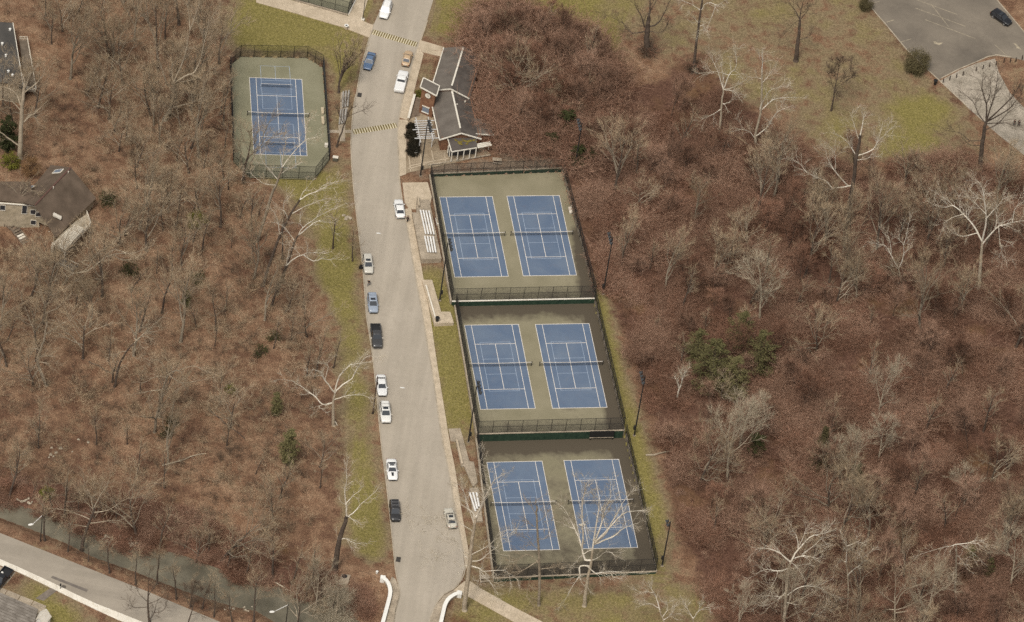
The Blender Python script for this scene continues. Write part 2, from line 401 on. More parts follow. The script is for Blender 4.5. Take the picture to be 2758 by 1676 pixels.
# ------------------------------------------------------------------ roads, kerbs, sidewalks
def road_mat(name, a, b, streak=None, ang=None):
    m, nt, bs = newmat(name); co = pos(nt)
    n1 = noise(nt, .10, 5, co); n2 = noise(nt, 1.2, 4, co); n3 = noise(nt, 9, 2, co, .7)
    c = ramp(nt, n1, .3, .7, a, b)
    c = mix(nt, .09, c, ramp(nt, n2, .3, .7, (.30, .30, .30), (.70, .70, .70)), 'OVERLAY')
    c = mix(nt, .13, c, ramp(nt, n3, .3, .7, (.3, .3, .3), (.7, .7, .7)), 'OVERLAY')
    if ang is not None:                                  # tyre-worn bands and drips that run with the traffic
        mp_ = nt.nodes.new('ShaderNodeMapping'); mp_.inputs['Rotation'].default_value = (0, 0, ang if ang else -.05); mp_.inputs['Scale'].default_value = (.03, .55, .1) if ang else (.55, .03, .1); nt.links.new(co, mp_.inputs['Vector'])
        st = noise(nt, 1.0, 3, mp_.outputs['Vector']); c = mix(nt, .30, c, ramp(nt, st, .35, .65, (.38, .38, .38), (.60, .60, .60)), 'OVERLAY')
        sp = noise(nt, .35, 5, co, .7); c = mix(nt, math_(nt, 'MULTIPLY', ramp(nt, sp, .60, .74), .30), c, (.20, .165, .125))
    cr = nt.nodes.new('ShaderNodeTexVoronoi'); cr.feature = 'DISTANCE_TO_EDGE'; cr.inputs['Scale'].default_value = .16
    mp = nt.nodes.new('ShaderNodeMixRGB'); mp.inputs[0].default_value = .12; nt.links.new(co, mp.inputs[1])
    nn = nt.nodes.new('ShaderNodeTexNoise'); nn.inputs['Scale'].default_value = .5; nn.inputs['Detail'].default_value = 5; nt.links.new(co, nn.inputs['Vector'])
    sc = nt.nodes.new('ShaderNodeVectorMath'); sc.operation = 'SCALE'; sc.inputs['Scale'].default_value = 30; nt.links.new(nn.outputs['Color'], sc.inputs[0]); nt.links.new(sc.outputs[0], mp.inputs[2])
    nt.links.new(mp.outputs[0], cr.inputs['Vector'])
    crk = ramp(nt, cr.outputs['Distance'], .004, .012, (1, 1, 1), (0, 0, 0))
    c = mix(nt, math_(nt, 'MULTIPLY', crk, .03 if streak is None else streak), c, (.12, .10, .08))
    nt.links.new(c, bs.inputs['Base Color']); bs.inputs['Roughness'].default_value = .9; bs.inputs['Specular IOR Level'].default_value = .2
    return m
ASPH = road_mat('worn_road', (.355, .308, .243), (.405, .352, .282), None, 0.0)
ASPH2 = road_mat('lower_road', (.285, .245, .195), (.345, .300, .240), None, .52)
LOTM = road_mat('parking_asphalt', (.125, .106, .085), (.232, .196, .152), .3)
CONC = M_mix('concrete', (.40, .325, .230), (.50, .410, .300), .6, world=True, fine=(5, .3))
CONC_D = M_mix('old_concrete', (.25, .205, .150), (.40, .33, .245), .5, .3, .7, world=True, fine=(5, .4))
KERB = M_mix('kerb_concrete', (.32, .27, .20), (.46, .39, .295), .9, world=True)
PALE = M_mix('pale_concrete', (.62, .56, .46), (.74, .68, .57), .7, world=True, fine=(6, .3))
WHITE = M_mix('white_paint', (.62, .60, .55), (.80, .78, .72), .5, .2, .6, rough=.6)
def poly_sheet(L, dz): return MB().sheet([P(x, y, dz) for x, y in L])
def strip(L, R_, dz0, dz1):                                    # ribbon between two lists of points
    mb = MB()
    for i in range(len(L) - 1):
        a, b, c, d = L[i], L[i + 1], R_[i + 1], R_[i]
        mb.add([(a[0], a[1], base(a[1]) + dz0), (b[0], b[1], base(b[1]) + dz0), (c[0], c[1], base(c[1]) + dz0), (d[0], d[1], base(d[1]) + dz0)], [(0, 1, 2, 3)])
    return mb
def offset(L, w_):
    out = []
    for i, p in enumerate(L):
        a = L[max(0, i - 1)]; b = L[min(len(L) - 1, i + 1)]
        d = Vector((b[0] - a[0], b[1] - a[1])).normalized(); out.append((p[0] - d.y * w_, p[1] + d.x * w_))
    return out
def wall_strip(L, w_, z0, z1, closed=False):                   # a solid band of width w_ to the left of L, between dz z0 and z1
    O = offset(L, w_); mb = MB()
    for i in range(len(L) - 1):
        a, b, c, d = L[i], L[i + 1], O[i + 1], O[i]
        mb.hexa([(a[0], a[1], base(a[1]) + z0), (b[0], b[1], base(b[1]) + z0), (c[0], c[1], base(c[1]) + z0), (d[0], d[1], base(d[1]) + z0),
                 (a[0], a[1], base(a[1]) + z1), (b[0], b[1], base(b[1]) + z1), (c[0], c[1], base(c[1]) + z1), (d[0], d[1], base(d[1]) + z1)])
    return mb
def smooth_line(L, n=4):
    out = []
    for i in range(len(L) - 1):
        p0, p1, p2, p3 = L[max(0, i - 1)], L[i], L[i + 1], L[min(len(L) - 1, i + 2)]
        for k in range(n):
            t = k / n
            out.append(tuple(.5 * (2 * p1[c] + (p2[c] - p0[c]) * t + (2 * p0[c] - 5 * p1[c] + 4 * p2[c] - p3[c]) * t * t + (3 * p1[c] - p0[c] - 3 * p2[c] + p3[c]) * t ** 3) for c in (0, 1)))
    out.append(tuple(L[-1][:2])); return out
rl = [(p.x, p.y) for p in pw(ROAD_L)]; rr = [(p.x, p.y) for p in pw(ROAD_R)]
structure('road', MB().sheet([(x, y, base(y) + .035) for x, y in rl + rr[::-1]]), ASPH)
deck = MB().prism([(x, y, base(y) + .02) for x, y in (rl[-5:] + rr[-6:][::-1])], .6)
structure('bridge_deck', deck, CONC_D)
kl = smooth_line(rl[3:-1], 2); kr = smooth_line(rr[3:-1], 2)
def kerb(L, side):
    O = offset(L, side * .2); mb = MB()
    for i in range(len(L) - 1):
        q = [L[i], L[i + 1], O[i + 1], O[i]]
        if side < 0: q = q[::-1]
        mb.hexa([(p[0], p[1], base(p[1]) - .3) for p in q] + [(p[0], p[1], base(p[1]) + .15) for p in q])
    return mb
structure('kerb', kerb(kl, -1 if (offset(kl[:2], 1)[0][0] > kl[0][0]) else 1), KERB)
structure('kerb', kerb(kr, 1 if (offset(kr[:2], 1)[0][0] > kr[0][0]) else -1), KERB)

def slabs(name, A, B, n, mat, dz=.16, thick=.4, gap=.03):      # a walk cast in n slabs between two edge lines
    root = None
    for i in range(n):
        a0, a1, b0, b1 = along(A, i / n), along(A, (i + 1) / n), along(B, i / n), along(B, (i + 1) / n)
        g = gap / max(.3, (a1 - a0).length); q = [a0.lerp(a1, g), a1, b1, b0.lerp(b1, g)]
        mb = MB().prism([(p.x, p.y, base(p.y) + dz) for p in q], thick)
        if root is None: root = tag(MB().sheet([(p.x, p.y, base(p.y) + dz - .05) for p in (along(A, 0), along(A, 1), along(B, 1), along(B, 0))] if False else [(p.x, p.y, base(p.y) + dz - .05) for p in A + B[::-1]]).build(name, JOINT), kind='structure')
        mb.build('slab', mat, root)
    return root
JOINT = M_plain('joint_dirt', (.14, .11, .08), .95)
kro = [Vector((x, y, 0)) for x, y in offset(kr, .2 if (offset(kr[:2], 1)[0][0] > kr[0][0]) else -.2)]
def sub(L, y0, y1):                                             # stretch of a line between two y values (lines run from far to near)
    return [p for p in L if y1 <= p.y <= y0]
# far walk (north of the pavilion down to the lower hump), then the long walk beside the courts
def walk(px_right, n, name='sidewalk', mat=CONC):
    Bp = [P(x, y) for x, y in px_right]
    A = [min(kro, key=lambda q: (q - Vector((b.x, b.y, 0))).length) for b in (Bp[0], Bp[-1])]
    mid = sub(kro, A[0].y - .2, A[1].y + .2)
    return slabs(name, [A[0]] + mid + [A[1]], Bp, n, mat)
walk([(1141, 146), (1128, 196), (1112, 261), (1097, 324)], 6)
walk([(1097, 346), (1093, 400), (1094, 470)], 3)
walk([(1107, 560), (1130, 692), (1147, 790), (1157, 840), (1176, 975), (1193, 1080), (1212, 1199), (1227, 1270), (1243, 1380), (1261, 1480), (1268, 1535)], 22)
structure('pavement', MB().prism([P(x, y, .15) for x, y in [(1075, 322), (1097, 323), (1101, 332), (1097, 348), (1072, 347)]], .4), CONC)
# paved connections
structure('pavement', MB().prism([P(x, y, .17) for x, y in [(1131, 108), (1196, 127), (1187, 152), (1124, 137)]], .4), CONC)
structure('pavement', MB().prism([P(x, y, .155) for x, y in [(690, 6), (797, 36), (923, 73), (995, 101), (1006, 68), (973, 55), (1000, -30), (960, -30), (938, 44), (790, 2), (690, -28)]], .4), CONC)
structure('pavement', MB().prism([P(x, y, .17) for x, y in [(1084, 492), (1152, 491), (1163, 530), (1156, 566), (1101, 562), (1090, 545)]], .4), CONC)
structure('path', MB().prism([P(x, y, .12) for x, y in [(1222, 1590), (1250, 1566), (1268, 1566), (1290, 1582), (1380, 1633), (1490, 1690), (1640, 1770), (1560, 1800), (1400, 1684), (1262, 1607), (1232, 1600)]], .4), CONC)
# curved stone walks behind the bridge parapets
structure('pavement', MB().prism([P(x, y, .15) for x, y in [(1055, 1553), (1066, 1560), (1076, 1590), (1076, 1607), (1065, 1649), (1062, 1676), (1048, 1765), (1015, 1760), (1030, 1680), (1049, 1600), (1046, 1578)]], .4), CONC_D)
structure('pavement', MB().prism([P(x, y, .15) for x, y in [(1222, 1590), (1197, 1603), (1175, 1630), (1163, 1657), (1158, 1676), (1152, 1760), (1175, 1760), (1187, 1668), (1194, 1640), (1202, 1620), (1222, 1602), (1236, 1598)]], .4), CONC_D)

# lower road with its kerb walk
LOW_U = [(-300, 1335), (0, 1436), (281, 1548), (393, 1592), (598, 1678), (760, 1750), (1000, 1860)]
LOW_D = [(-300, 1400), (0, 1506), (140, 1570), (236, 1618), (418, 1690), (600, 1770), (850, 1880)]
lu, ld = pw(LOW_U), pw(LOW_D)
structure('lower_road', MB().sheet([(p.x, p.y, base(p.y) + .03) for p in lu + ld[::-1]]), ASPH2)
structure('road_patch', MB().sheet([P(*t13(*q), .04) for q in [(505, 1052), (848, 1185), (830, 1206), (485, 1070)]]), M_mix('dark_patch', (.13, .11, .095), (.18, .155, .13), 1, world=True))
wd = pw([(-300, 1424), (0, 1523), (60, 1546), (140, 1586), (236, 1633), (330, 1676), (418, 1712), (600, 1790)])
slabs('sidewalk', ld[:-1], wd, 16, PALE, .14)
# two raised walks: speed humps with painted bars
CREAM = M_mix('cream_bar_paint', (.46, .40, .27), (.62, .55, .40), 2, world=True)
HUMP = M_mix('hump_paint', (.130, .095, .034), (.200, .150, .060), 2, world=True)
def hump(a, b, wid, n, label):
    A, B = P(*a), P(*b); d = (B - A); L = d.length; d.normalize(); c = (A + B) / 2
    nrm = Vector((-d.y, d.x, 0)).normalized()
    root = thing('speed_hump', label, 'speed hump', (c.x, c.y, base(c.y) + .035))
    c0 = Vector((c.x, c.y, base(c.y) + .035))
    def q(s, t, h): 
        p = A + d * s + nrm * t; return (p.x - c.x, p.y - c.y, base(p.y) + .035 + h - c0.z)
    hw = wid / 2; mb = MB()
    prof = [(-hw, -.03), (-hw * .55, .07), (hw * .55, .07), (hw, -.03)]
    mb.add([q(s, t, h) for s in (0, L) for t, h in prof], [(0, 1, 5, 4), (1, 2, 6, 5), (2, 3, 7, 6), (0, 3, 2, 1), (4, 5, 6, 7)])
    mb.build('raised_strip', HUMP, root)
    for k in range(n):
        s0 = L * (k + .5) / n; e = L / n * .23
        MB().add([q(s, t, h + .006) for s in (s0 - e, s0 + e) for t, h in ((-hw * .9, -.01), (-hw * .54, .07), (hw * .54, .07), (hw * .9, -.01))], [(0, 1, 5, 4), (1, 2, 6, 5), (2, 3, 7, 6)]).build('stripe', CREAM, root)
hump((1003, 86), (1123, 121), 1.8, 19, 'striped speed hump across the road beside the white car at the far end')
hump((951, 356), (1068, 338), 1.7, 17, 'striped speed hump across the road beside the white pergola')

# parking lot, its path and verge markings
LOT = [(2300, -60), (2345, 22), (2387, 70), (2438, 132), (2496, 188), (2528, 216), (2583, 186), (2631, 166), (2660, 154), (2684, 151), (2724, 156), (2790, 170), (2980, 260), (2900, 150), (2757, 84), (2684, 0), (2640, -60)]
lot = structure('parking_lot', MB().sheet([P(x, y, .03) for x, y in LOT]), LOTM)
structure('path', MB().sheet([P(x, y, .025) for x, y in [(2530, 219), (2603, 287), (2687, 362), (2758, 418), (2900, 520), (2900, 420), (2758, 290), (2720, 250), (2690, 195), (2680, 158), (2631, 170), (2583, 190)]]), M_mix('gravelly_path', (.25, .215, .165), (.36, .31, .245), .4, world=True, fine=(4, .4)))
structure('kerb', kerb([(p.x, p.y) for p in pw([(2300, -60), (2345, 22), (2387, 70), (2438, 132), (2496, 188), (2530, 219), (2603, 287)])], 1), KERB)
structure('kerb', kerb([(p.x, p.y) for p in pw([(2660, -30), (2690, 5), (2757, 84), (2900, 250)])], -1), KERB)
structure('kerb', kerb([(p.x, p.y) for p in pw([(2535, 213), (2560, 200), (2583, 188), (2631, 168), (2660, 155), (2684, 150), (2724, 156)])], 1), KERB)
YEL = M_mix('faded_yellow', (.26, .22, .16), (.44, .37, .26), 1.2, world=True)
def mark(a, b, wid, mat, parent, name='parking_line', dz=.042):
    A, B = P(*a, dz), P(*b, dz); d = (B - A).normalized(); nn = Vector((-d.y, d.x, 0)) * wid / 2
    return MB().sheet([(p.x, p.y, base(p.y) + dz) for p in (A - nn, B - nn, B + nn, A + nn)]).build(name, mat, parent)
for a, b in (((1410, 78), (1890, 254)), ((1505, 190), (1985, 372)), ((1420, -2), (1810, 140)), ((1100, 224), (1205, 192)), ((1268, 405), (1370, 374)), ((1000, 28), (1065, 15)), ((1560, 40), (1730, 260)), ((2170, 430), (2310, 555))):
    mark(t4(*a), t4(*b), .12, YEL, lot)
for q in ([(1580, 398), (1600, 396), (1625, 412), (1680, 410), (1640, 434), (1590, 420)], [(2350, 415), (2370, 420), (2400, 448), (2430, 478), (2375, 460), (2385, 452)]):
    MB().sheet([P(*t4(*p), .042) for p in q]).build('arrow', YEL, lot)

# ------------------------------------------------------------------ tennis courts on their terraces
def pad_mat(name, stain):
    m, nt, bs = newmat(name); uv = nt.nodes.new('ShaderNodeAttribute'); uv.attribute_name = 'edge'
    sx = nt.nodes.new('ShaderNodeSeparateColor'); nt.links.new(uv.outputs['Color'], sx.inputs[0])
    co = pos(nt); n1 = noise(nt, .16, 4, co); n2 = noise(nt, .9, 4, co); n3 = noise(nt, 5, 2, co)
    c = mix(nt, ramp(nt, n1, .35, .65), (.214, .189, .120), (.268, .236, .156)) if stain else mix(nt, ramp(nt, n1, .35, .65), (.204, .192, .122), (.256, .240, .160))
    k = math_(nt, 'ADD', sx.outputs[0], math_(nt, 'MULTIPLY', math_(nt, 'SUBTRACT', n1, .5), 1.4))
    k = math_(nt, 'ADD', k, math_(nt, 'MULTIPLY', math_(nt, 'SUBTRACT', n2, .5), .55))
    c = mix(nt, ramp(nt, k, .22, .80), c, (.088, .071, .049))
    c = mix(nt, .22, c, ramp(nt, n3, .3, .7, (.3, .3, .3), (.7, .7, .7)), 'OVERLAY')
    nt.links.new(c, bs.inputs['Base Color']); bs.inputs['Roughness'].default_value = .8; bs.inputs['Specular IOR Level'].default_value = .25
    return m
PADM = pad_mat('olive_court_coating', True); PADM2 = pad_mat('sage_court_coating', False)
def pad(key, quad, z, stains, mat):
    n = 40; mb = MB(); cols = []
    a, b, c, d = quad                                    # far left, far right, near right, near left
    for j in range(n + 1):
        for i in range(n + 1):
            u, v = i / n, j / n
            p = (a.lerp(b, u)).lerp(d.lerp(c, u), v); mb.v.append((p.x, p.y, z)); cols.append((stains(u, v), 0, 0, 1))
    for j in range(n):
        for i in range(n):
            q = j * (n + 1) + i; mb.f.append((q, q + n + 1, q + n + 2, q + 1))
    o = mb.build('court_pavement', mat); tag(o, kind='structure')
    at = o.data.attributes.new('edge', 'FLOAT_COLOR', 'POINT'); at.data.foreach_set('color', np.array(cols, np.float32).ravel())
sat = lambda x: max(0.0, min(1.0, x))
pad('A', pads3['A'], 0.0, lambda u, v: max(1.1 * sat((u - .86 - .10 * (1 - v)) / .08) * sat((v - .38) / .12), .45 * sat((v - .86) / .1)), PADM)
pad('B', pads3['B'], padz['B'], lambda u, v: max(.15 * sat((u-.4)/.3), 1.1 * sat((u - .87) / .06), 1.0 * sat((.17 - v) / .12), .35 * sat((v - .85) / .1)), PADM)
pad('C', pads3['C'], padz['C'], lambda u, v: max(.40, 1.1 * sat((u - .86) / .06), 1.0 * sat((.19 - v) / .12), 1.0 * sat((v - .87) / .08)), PADM)
pd_ = MB().prism([(p.x, p.y, p.z) for p in pads3['D']], .3).build('court_pavement', PADM2); tag(pd_, kind='structure')
pe_ = MB().prism([(p.x, p.y, p.z) for p in pads3['E']], .3).build('court_pavement', PADM2); tag(pe_, kind='structure')

def court_blue():
    m, nt, bs = newmat('court_blue'); co = pos(nt)
    n1 = noise(nt, .13, 4, co, .6, .6); n2 = noise(nt, .8, 4, co); n3 = noise(nt, 5, 2, co)
    c = mix(nt, ramp(nt, n1, .3, .7), (.094, .134, .206), (.142, .182, .244))
    c = mix(nt, math_(nt, 'MULTIPLY', ramp(nt, n2, .55, .75), .25), c, (.17, .165, .19))
    c = mix(nt, .16, c, ramp(nt, n3, .3, .7, (.3, .3, .3), (.7, .7, .7)), 'OVERLAY')
    nt.links.new(c, bs.inputs['Base Color']); bs.inputs['Roughness'].default_value = .75; bs.inputs['Specular IOR Level'].default_value = .25
    return m
BLUE = court_blue()
LINEW = M_mix('court_line_white', (.66, .60, .52), (.82, .76, .68), .8)
LINEB = M_mix('court_line_light_blue', (.30, .37, .47), (.42, .48, .56), .8)
BLACK = M_plain('black_metal', (.016, .015, .014), .55)
NETM = M_plain('net_cord', (.02, .018, .018), .9)
DGREEN = M_mix('dark_green_paint', (.012, .030, .018), (.030, .055, .032), 1.5, .3, .7)
def flat(x0, x1, y0, y1, z): return MB().add([(x0, y0, z), (x1, y0, z), (x1, y1, z), (x0, y1, z)], [(0, 1, 2, 3)])
NETCACHE = {}
def net_parts(root, W_, H_, mesh_name='net_mesh', sag=.08):
    if 'n' not in NETCACHE:
        mb = MB(); n = 64; h = lambda x: 1.05 - .14 * (1 - (2 * x / W_) ** 2)
        for i in range(n * 2 + 1):
            x = -W_ / 2 + W_ * i / (2 * n); mb.box((x, 0, .06 + (h(x) - .06) / 2), (.009, .009, h(x) - .06))
        for k in range(9):
            for i in range(8):
                x0, x1 = -W_ / 2 + W_ * i / 8, -W_ / 2 + W_ * (i + 1) / 8; mb.beam((x0, 0, .06 + (h(x0) - .06) * k / 9), (x1, 0, .06 + (h(x1) - .06) * k / 9), .009, .009)
        tp = MB()
        for i in range(8):
            x0, x1 = -W_ / 2 + W_ * i / 8, -W_ / 2 + W_ * (i + 1) / 8; tp.beam((x0, 0, h(x0)), (x1, 0, h(x1)), .05, .09)
        NETCACHE['n'] = (mb.mesh('net_mesh', NETM), tp.mesh('net_tape', LINEW))
        pm = MB().tube((0, 0, 0), (0, 0, 1.1), .06, .06, 8).box((0, 0, 1.13), (.22, .16, .1))
        NETCACHE['p'] = pm.mesh('net_post', BLACK)
    link('net_mesh', NETCACHE['n'][0], root); link('net_tape', NETCACHE['n'][1], root)
    for s in (-1, 1): link('net_post', NETCACHE['p'], root).location = (s * W_ / 2, 0, 0)
def court(c, z, rot, label, pick, group):
    root = thing('tennis_court', label, 'tennis court', (c[0], c[1], z), rot, group)
    w2, l2, e = 10.97 / 2, 23.77 / 2, .05
    flat(-w2, w2, -l2, l2, .004).build('playing_surface', BLUE, root)
    def line(x0, x1, y0, y1, m=LINEW, z=.009, nm='line'): flat(x0, x1, y0, y1, z).build(nm, m, root)
    for s in (-1, 1):
        line(-w2 - e, w2 + e, s * l2 - .06, s * l2 + .06, nm='baseline')
        line(s * w2 - e, s * w2 + e, -l2 + .06, l2 - .06, nm='sideline')
        line(s * 4.115 - e, s * 4.115 + e, -l2 + .06, l2 - .06, nm='sideline')
        line(-4.065, 4.065, s * 6.4 - e, s * 6.4 + e, nm='service_line')
    line(-e, e, -6.35, 6.35, nm='centre_line')
    if pick:
        for s in (-1, 1):
            line(s * 3.05 - .035, s * 3.05 + .035, -6.9, 6.9, LINEB, .013); line(-3.0, 3.0, s * 6.9 - .035, s * 6.9 + .035, LINEB, .013); line(-3.0, 3.0, s * 2.13 - .035, s * 2.13 + .035, LINEB, .013)
    else:
        for cy in (9.05, -9.0):
            for s in (-1, 1):
                line(s * 3.05 - .035, s * 3.05 + .035, cy - 6.7, cy + 6.7, LINEB, .013); line(-3.0, 3.0, cy + s * 6.7 - .035, cy + s * 6.7 + .035, LINEB, .013)
                line(-3.0, 3.0, cy + s * 2.13 - .035, cy + s * 2.13 + .035, LINEB, .013); line(-.035, .035, cy + s * 4.45 - 2.2, cy + s * 4.45 + 2.2, LINEB, .013)
    net_parts(root, 12.8, .95)
    return root
RA, RD = 0.24719, 0.18217
cy = lambda v: v - 735
CG = 'blue tennis courts in pairs on three fenced terraces'
court((-10.039, cy(763.0)), 0, RA, 'blue tennis court on the far terrace, the one beside the white bleachers', True, CG)
court((3.552, cy(766.49)), 0, RA, 'blue tennis court on the far terrace, the one by the reddish thicket', True, CG)
court((-.7155, cy(727.78)), padz['B'], RA, 'blue tennis court on the middle terrace, road side, above the plain green wall', True, CG)
court((13.263, cy(731.2)), padz['B'], RA, 'blue tennis court on the middle terrace, thicket side, above the black notice board', True, CG)
court((7.924, cy(692.42)), padz['C'], RA, 'blue tennis court on the nearest terrace, the one beside the road-side sycamore', True, CG)
court((22.76, cy(696.21)), padz['C'], RA, 'blue tennis court on the nearest terrace seen through a white sycamore', True, CG)
dcourt = court((-54.057, cy(789.03)), padz['D'], RD, 'single blue tennis court in its own octagonal fence on the other side of the road', False, None)
# two low portable nets on the single court
def mini_net(y, label):
    c = Matrix.Rotation(RD, 3, 'Z') @ Vector((0, y, 0)) + Vector((-54.057, cy(789.03), padz['D']))
    r = thing('portable_net', label, 'net', c, RD, None)
    m = MB()
    for i in range(49): m.box((-3.2 + 6.4 * i / 48, 0, .5), (.012, .012, .8))
    for k in range(7): m.box((0, 0, .12 + .13 * k), (6.4, .012, .012))
    m.build('net_mesh', NETM, r); MB().box((0, 0, .92), (6.5, .04, .06)).build('net_tape', LINEW, r)
    fr = MB()
    for s in (-1, 1): fr.box((s * 3.25, 0, .47), (.05, .05, .94)).box((s * 3.25, 0, .03), (.05, 1.2, .05))
    fr.build('frame', LINEB, r)
mini_net(9.05, 'low portable net on the far half of the single court')
mini_net(-9.0, 'low portable net on the near half of the single court')

# terrace walls
def retaining(A, B, z_in, mat, wid=.3, up=.12, down=2.6, name='retaining_wall', label=None, cap=None):
    d = Vector((B.x - A.x, B.y - A.y, 0)).normalized(); nn = Vector((-d.y, d.x, 0)) * wid
    za, zb_ = max(z_in, base(A.y)) + up, max(z_in, base(B.y)) + up
    zl_ = min(z_in, base(A.y), base(B.y)) - .8
    c = (A + B) / 2; o = Vector((c.x, c.y, z_in))
    q = [A, B, B + nn, A + nn]
    root = thing(name, label, 'wall', o)
    m = MB().hexa([(p.x - o.x, p.y - o.y, zl_ - o.z) for p in q] + [(q[0].x - o.x, q[0].y - o.y, za - o.z), (q[1].x - o.x, q[1].y - o.y, zb_ - o.z), (q[2].x - o.x, q[2].y - o.y, zb_ - o.z), (q[3].x - o.x, q[3].y - o.y, za - o.z)])
    m.build('wall_body', mat, root)
    if cap:
        e = nn * .15
        q2 = [A - e, B - e, B + nn + e, A + nn + e]
        zs = [za, zb_, zb_, za]
        MB().hexa([(p.x - o.x, p.y - o.y, z + .003 - o.z) for p, z in zip(q2, zs)] + [(p.x - o.x, p.y - o.y, z + .10 - o.z) for p, z in zip(q2, zs)]).build('coping', cap, root)
def ccw(k):   # far-left, near-left, near-right, far-right: outward is to the right -> use reversed so the band lies outside
    return pads3[k]
for k, words in (('A', 'far'), ('B', 'middle'), ('C', 'nearest')):
    a, b, c, d = pads3[k]
    if k == 'A': retaining(a, b, padz[k], DGREEN, label='low dark green wall along the back of the far terrace', cap=CONC_D, up=.05)
    retaining(b, c, padz[k], CONC_D, label=f'mossy concrete edge wall on the thicket side of the {words} terrace', up=.06)
    retaining(d, a, padz[k], CONC_D, label=f'concrete edge wall on the road side of the {words} terrace', up=.06)
    retaining(c, d, padz[k], DGREEN, label={'A': 'dark green retaining wall with worn white coping below the far terrace', 'B': 'tall dark green retaining wall between the middle and nearest terraces', 'C': 'dark green wall under the near fence of the nearest terrace'}[k], cap=(PALE if k == 'A' else CONC_D), up=.04)
L = [p for p in pads3['E']]
retaining(L[2], L[1], padz['E'], CONC_D, label='pale concrete wall under the court at the top edge of the photo, front face', up=.1)
retaining(L[3], L[2], padz['E'], PALE, label='pale concrete wall under the court at the top edge of the photo, road side', up=.1)

# chain-link fences: posts, rails and woven wire
FP = {}
def fence_side(root, A, B, n, h, o, gate=False):
    d = B - A; L_ = Vector((d.x, d.y, 0)).length; step = L_ / n; ang = math.atan2(d.y, d.x)
    key = round(h, 2)
    if key not in FP: FP[key] = MB().tube((0, 0, -.1), (0, 0, h), .055, .05, 6).mesh('post', BLACK)
    pm = FP[key]
    for i in range(n + 1):
        p = A.lerp(B, i / n); q = link('post', pm, root); q.location = p - o
    rb = MB()
    for z in (.06, h * .5, h - .03): rb.beam(A + Vector((0, 0, z)) - o, B + Vector((0, 0, z)) - o, .055, .055)
    rb.build('rail', BLACK, root)
    w = MB(); sp = .13; k = -int(h / sp); r = .0062
    while k * sp < step:
        x0 = k * sp
        for dirn in (1, -1):
            xs, xe = (x0, x0 + h) if dirn == 1 else (x0 + h, x0)
            # clip the diagonal to the panel
            pts = []
            for t in (max(0, -x0 / h), min(1, (step - x0) / h)):
                pts.append((x0 + h * t, h * t if dirn == 1 else h * (1 - t)))
            if pts[1][0] - pts[0][0] > .02: w.tube((pts[0][0], 0, pts[0][1]), (pts[1][0], 0, pts[1][1]), r, r, 3, False)
        k += 1
    wm_ = w.mesh('wire_panel', BLACK)
    for i in range(n):
        q = link('wire_panel', wm_, root); q.location = A.lerp(B, i / n) - o; q.rotation_euler = (0, 0, ang)
def up(p, z): return Vector((p.x, p.y, z))
fl = {'A': 'tall black chain-link fence round the far terrace of courts', 'B': 'tall black chain-link fence on three sides of the middle terrace', 'C': 'tall black chain-link fence on three sides of the nearest terrace'}
for k in 'ABC':
    a, b, c, d = [up(p, padz[k] + .12) for p in pads3[k]]; o = (a + b + c + d) / 4; o.z = padz[k]
    root = thing('chain_link_fence', fl[k], 'fence', o, 0)
    if k == 'A': fence_side(root, a, b, 10, 3.4, o)
    fence_side(root, b, c, 13, 3.4, o); fence_side(root, d, a, 13, 3.4, o); fence_side(root, d, c, 10, 3.3, o)
o = sum((Vector(p) for p in pads3['D']), Vector()) / 8
root = thing('chain_link_fence', 'black chain-link fence round the single octagonal court left of the road', 'fence', o)
Lp = [up(p, padz['D']) for p in pads3['D']]
for i in range(8):
    A, B = Lp[i], Lp[(i + 1) % 8]; fence_side(root, A, B, max(2, round((B - A).length / 3.0)), 3.3, o)
o = Vector(pads3['E'][2])
root = thing('chain_link_fence', 'black chain-link fence on the wall of the court cut off by the top edge', 'fence', o)
fence_side(root, up(pads3['E'][1], o.z + .1), up(pads3['E'][2], o.z + .1), 4, 3.2, o); fence_side(root, up(pads3['E'][2], o.z + .1), up(pads3['E'][3], o.z + .1), 2, 3.2, o)
# lines of the cut-off court
for a, b in (((820, -30), (905, -6)), ((905, -6), (925, -60))):
    A, B = PZ(*a, padz['E'] + .01), PZ(*b, padz['E'] + .01); dd = (B - A).normalized(); nn = Vector((-dd.y, dd.x, 0)) * .05
    MB().sheet([A - nn, B - nn, B + nn, A + nn]).build('line', LINEW, pe_)
# ------------------------------------------------------------------ brick pavilion with tower and porch
def roof_mat(name, a, b, sc=.5):
    m, nt, bs = newmat(name); co = objco(nt)
    n1 = noise(nt, sc, 4, co); n2 = noise(nt, 7, 2, co, .8)
    c = ramp(nt, n1, .3, .7, a, b); c = mix(nt, .35, c, ramp(nt, n2, .3, .7, (.3, .3, .3), (.7, .7, .7)), 'OVERLAY')
    nt.links.new(c, bs.inputs['Base Color']); bs.inputs['Roughness'].default_value = .92; bs.inputs['Specular IOR Level'].default_value = .2; return m
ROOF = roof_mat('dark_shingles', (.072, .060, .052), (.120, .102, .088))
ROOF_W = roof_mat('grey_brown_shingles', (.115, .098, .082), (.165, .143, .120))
BRICK = M_mix('red_brown_brick', (.150, .070, .040), (.225, .118, .066), 1.2, fine=(9, .5))
TRIM = M_mix('cream_trim', (.62, .57, .47), (.76, .71, .61), .8)
GLASS = M_plain('window_glass', (.035, .040, .048), .08, spec=.8)
GLASSB = M_plain('bright_window', (.20, .24, .30), .15, spec=.8)
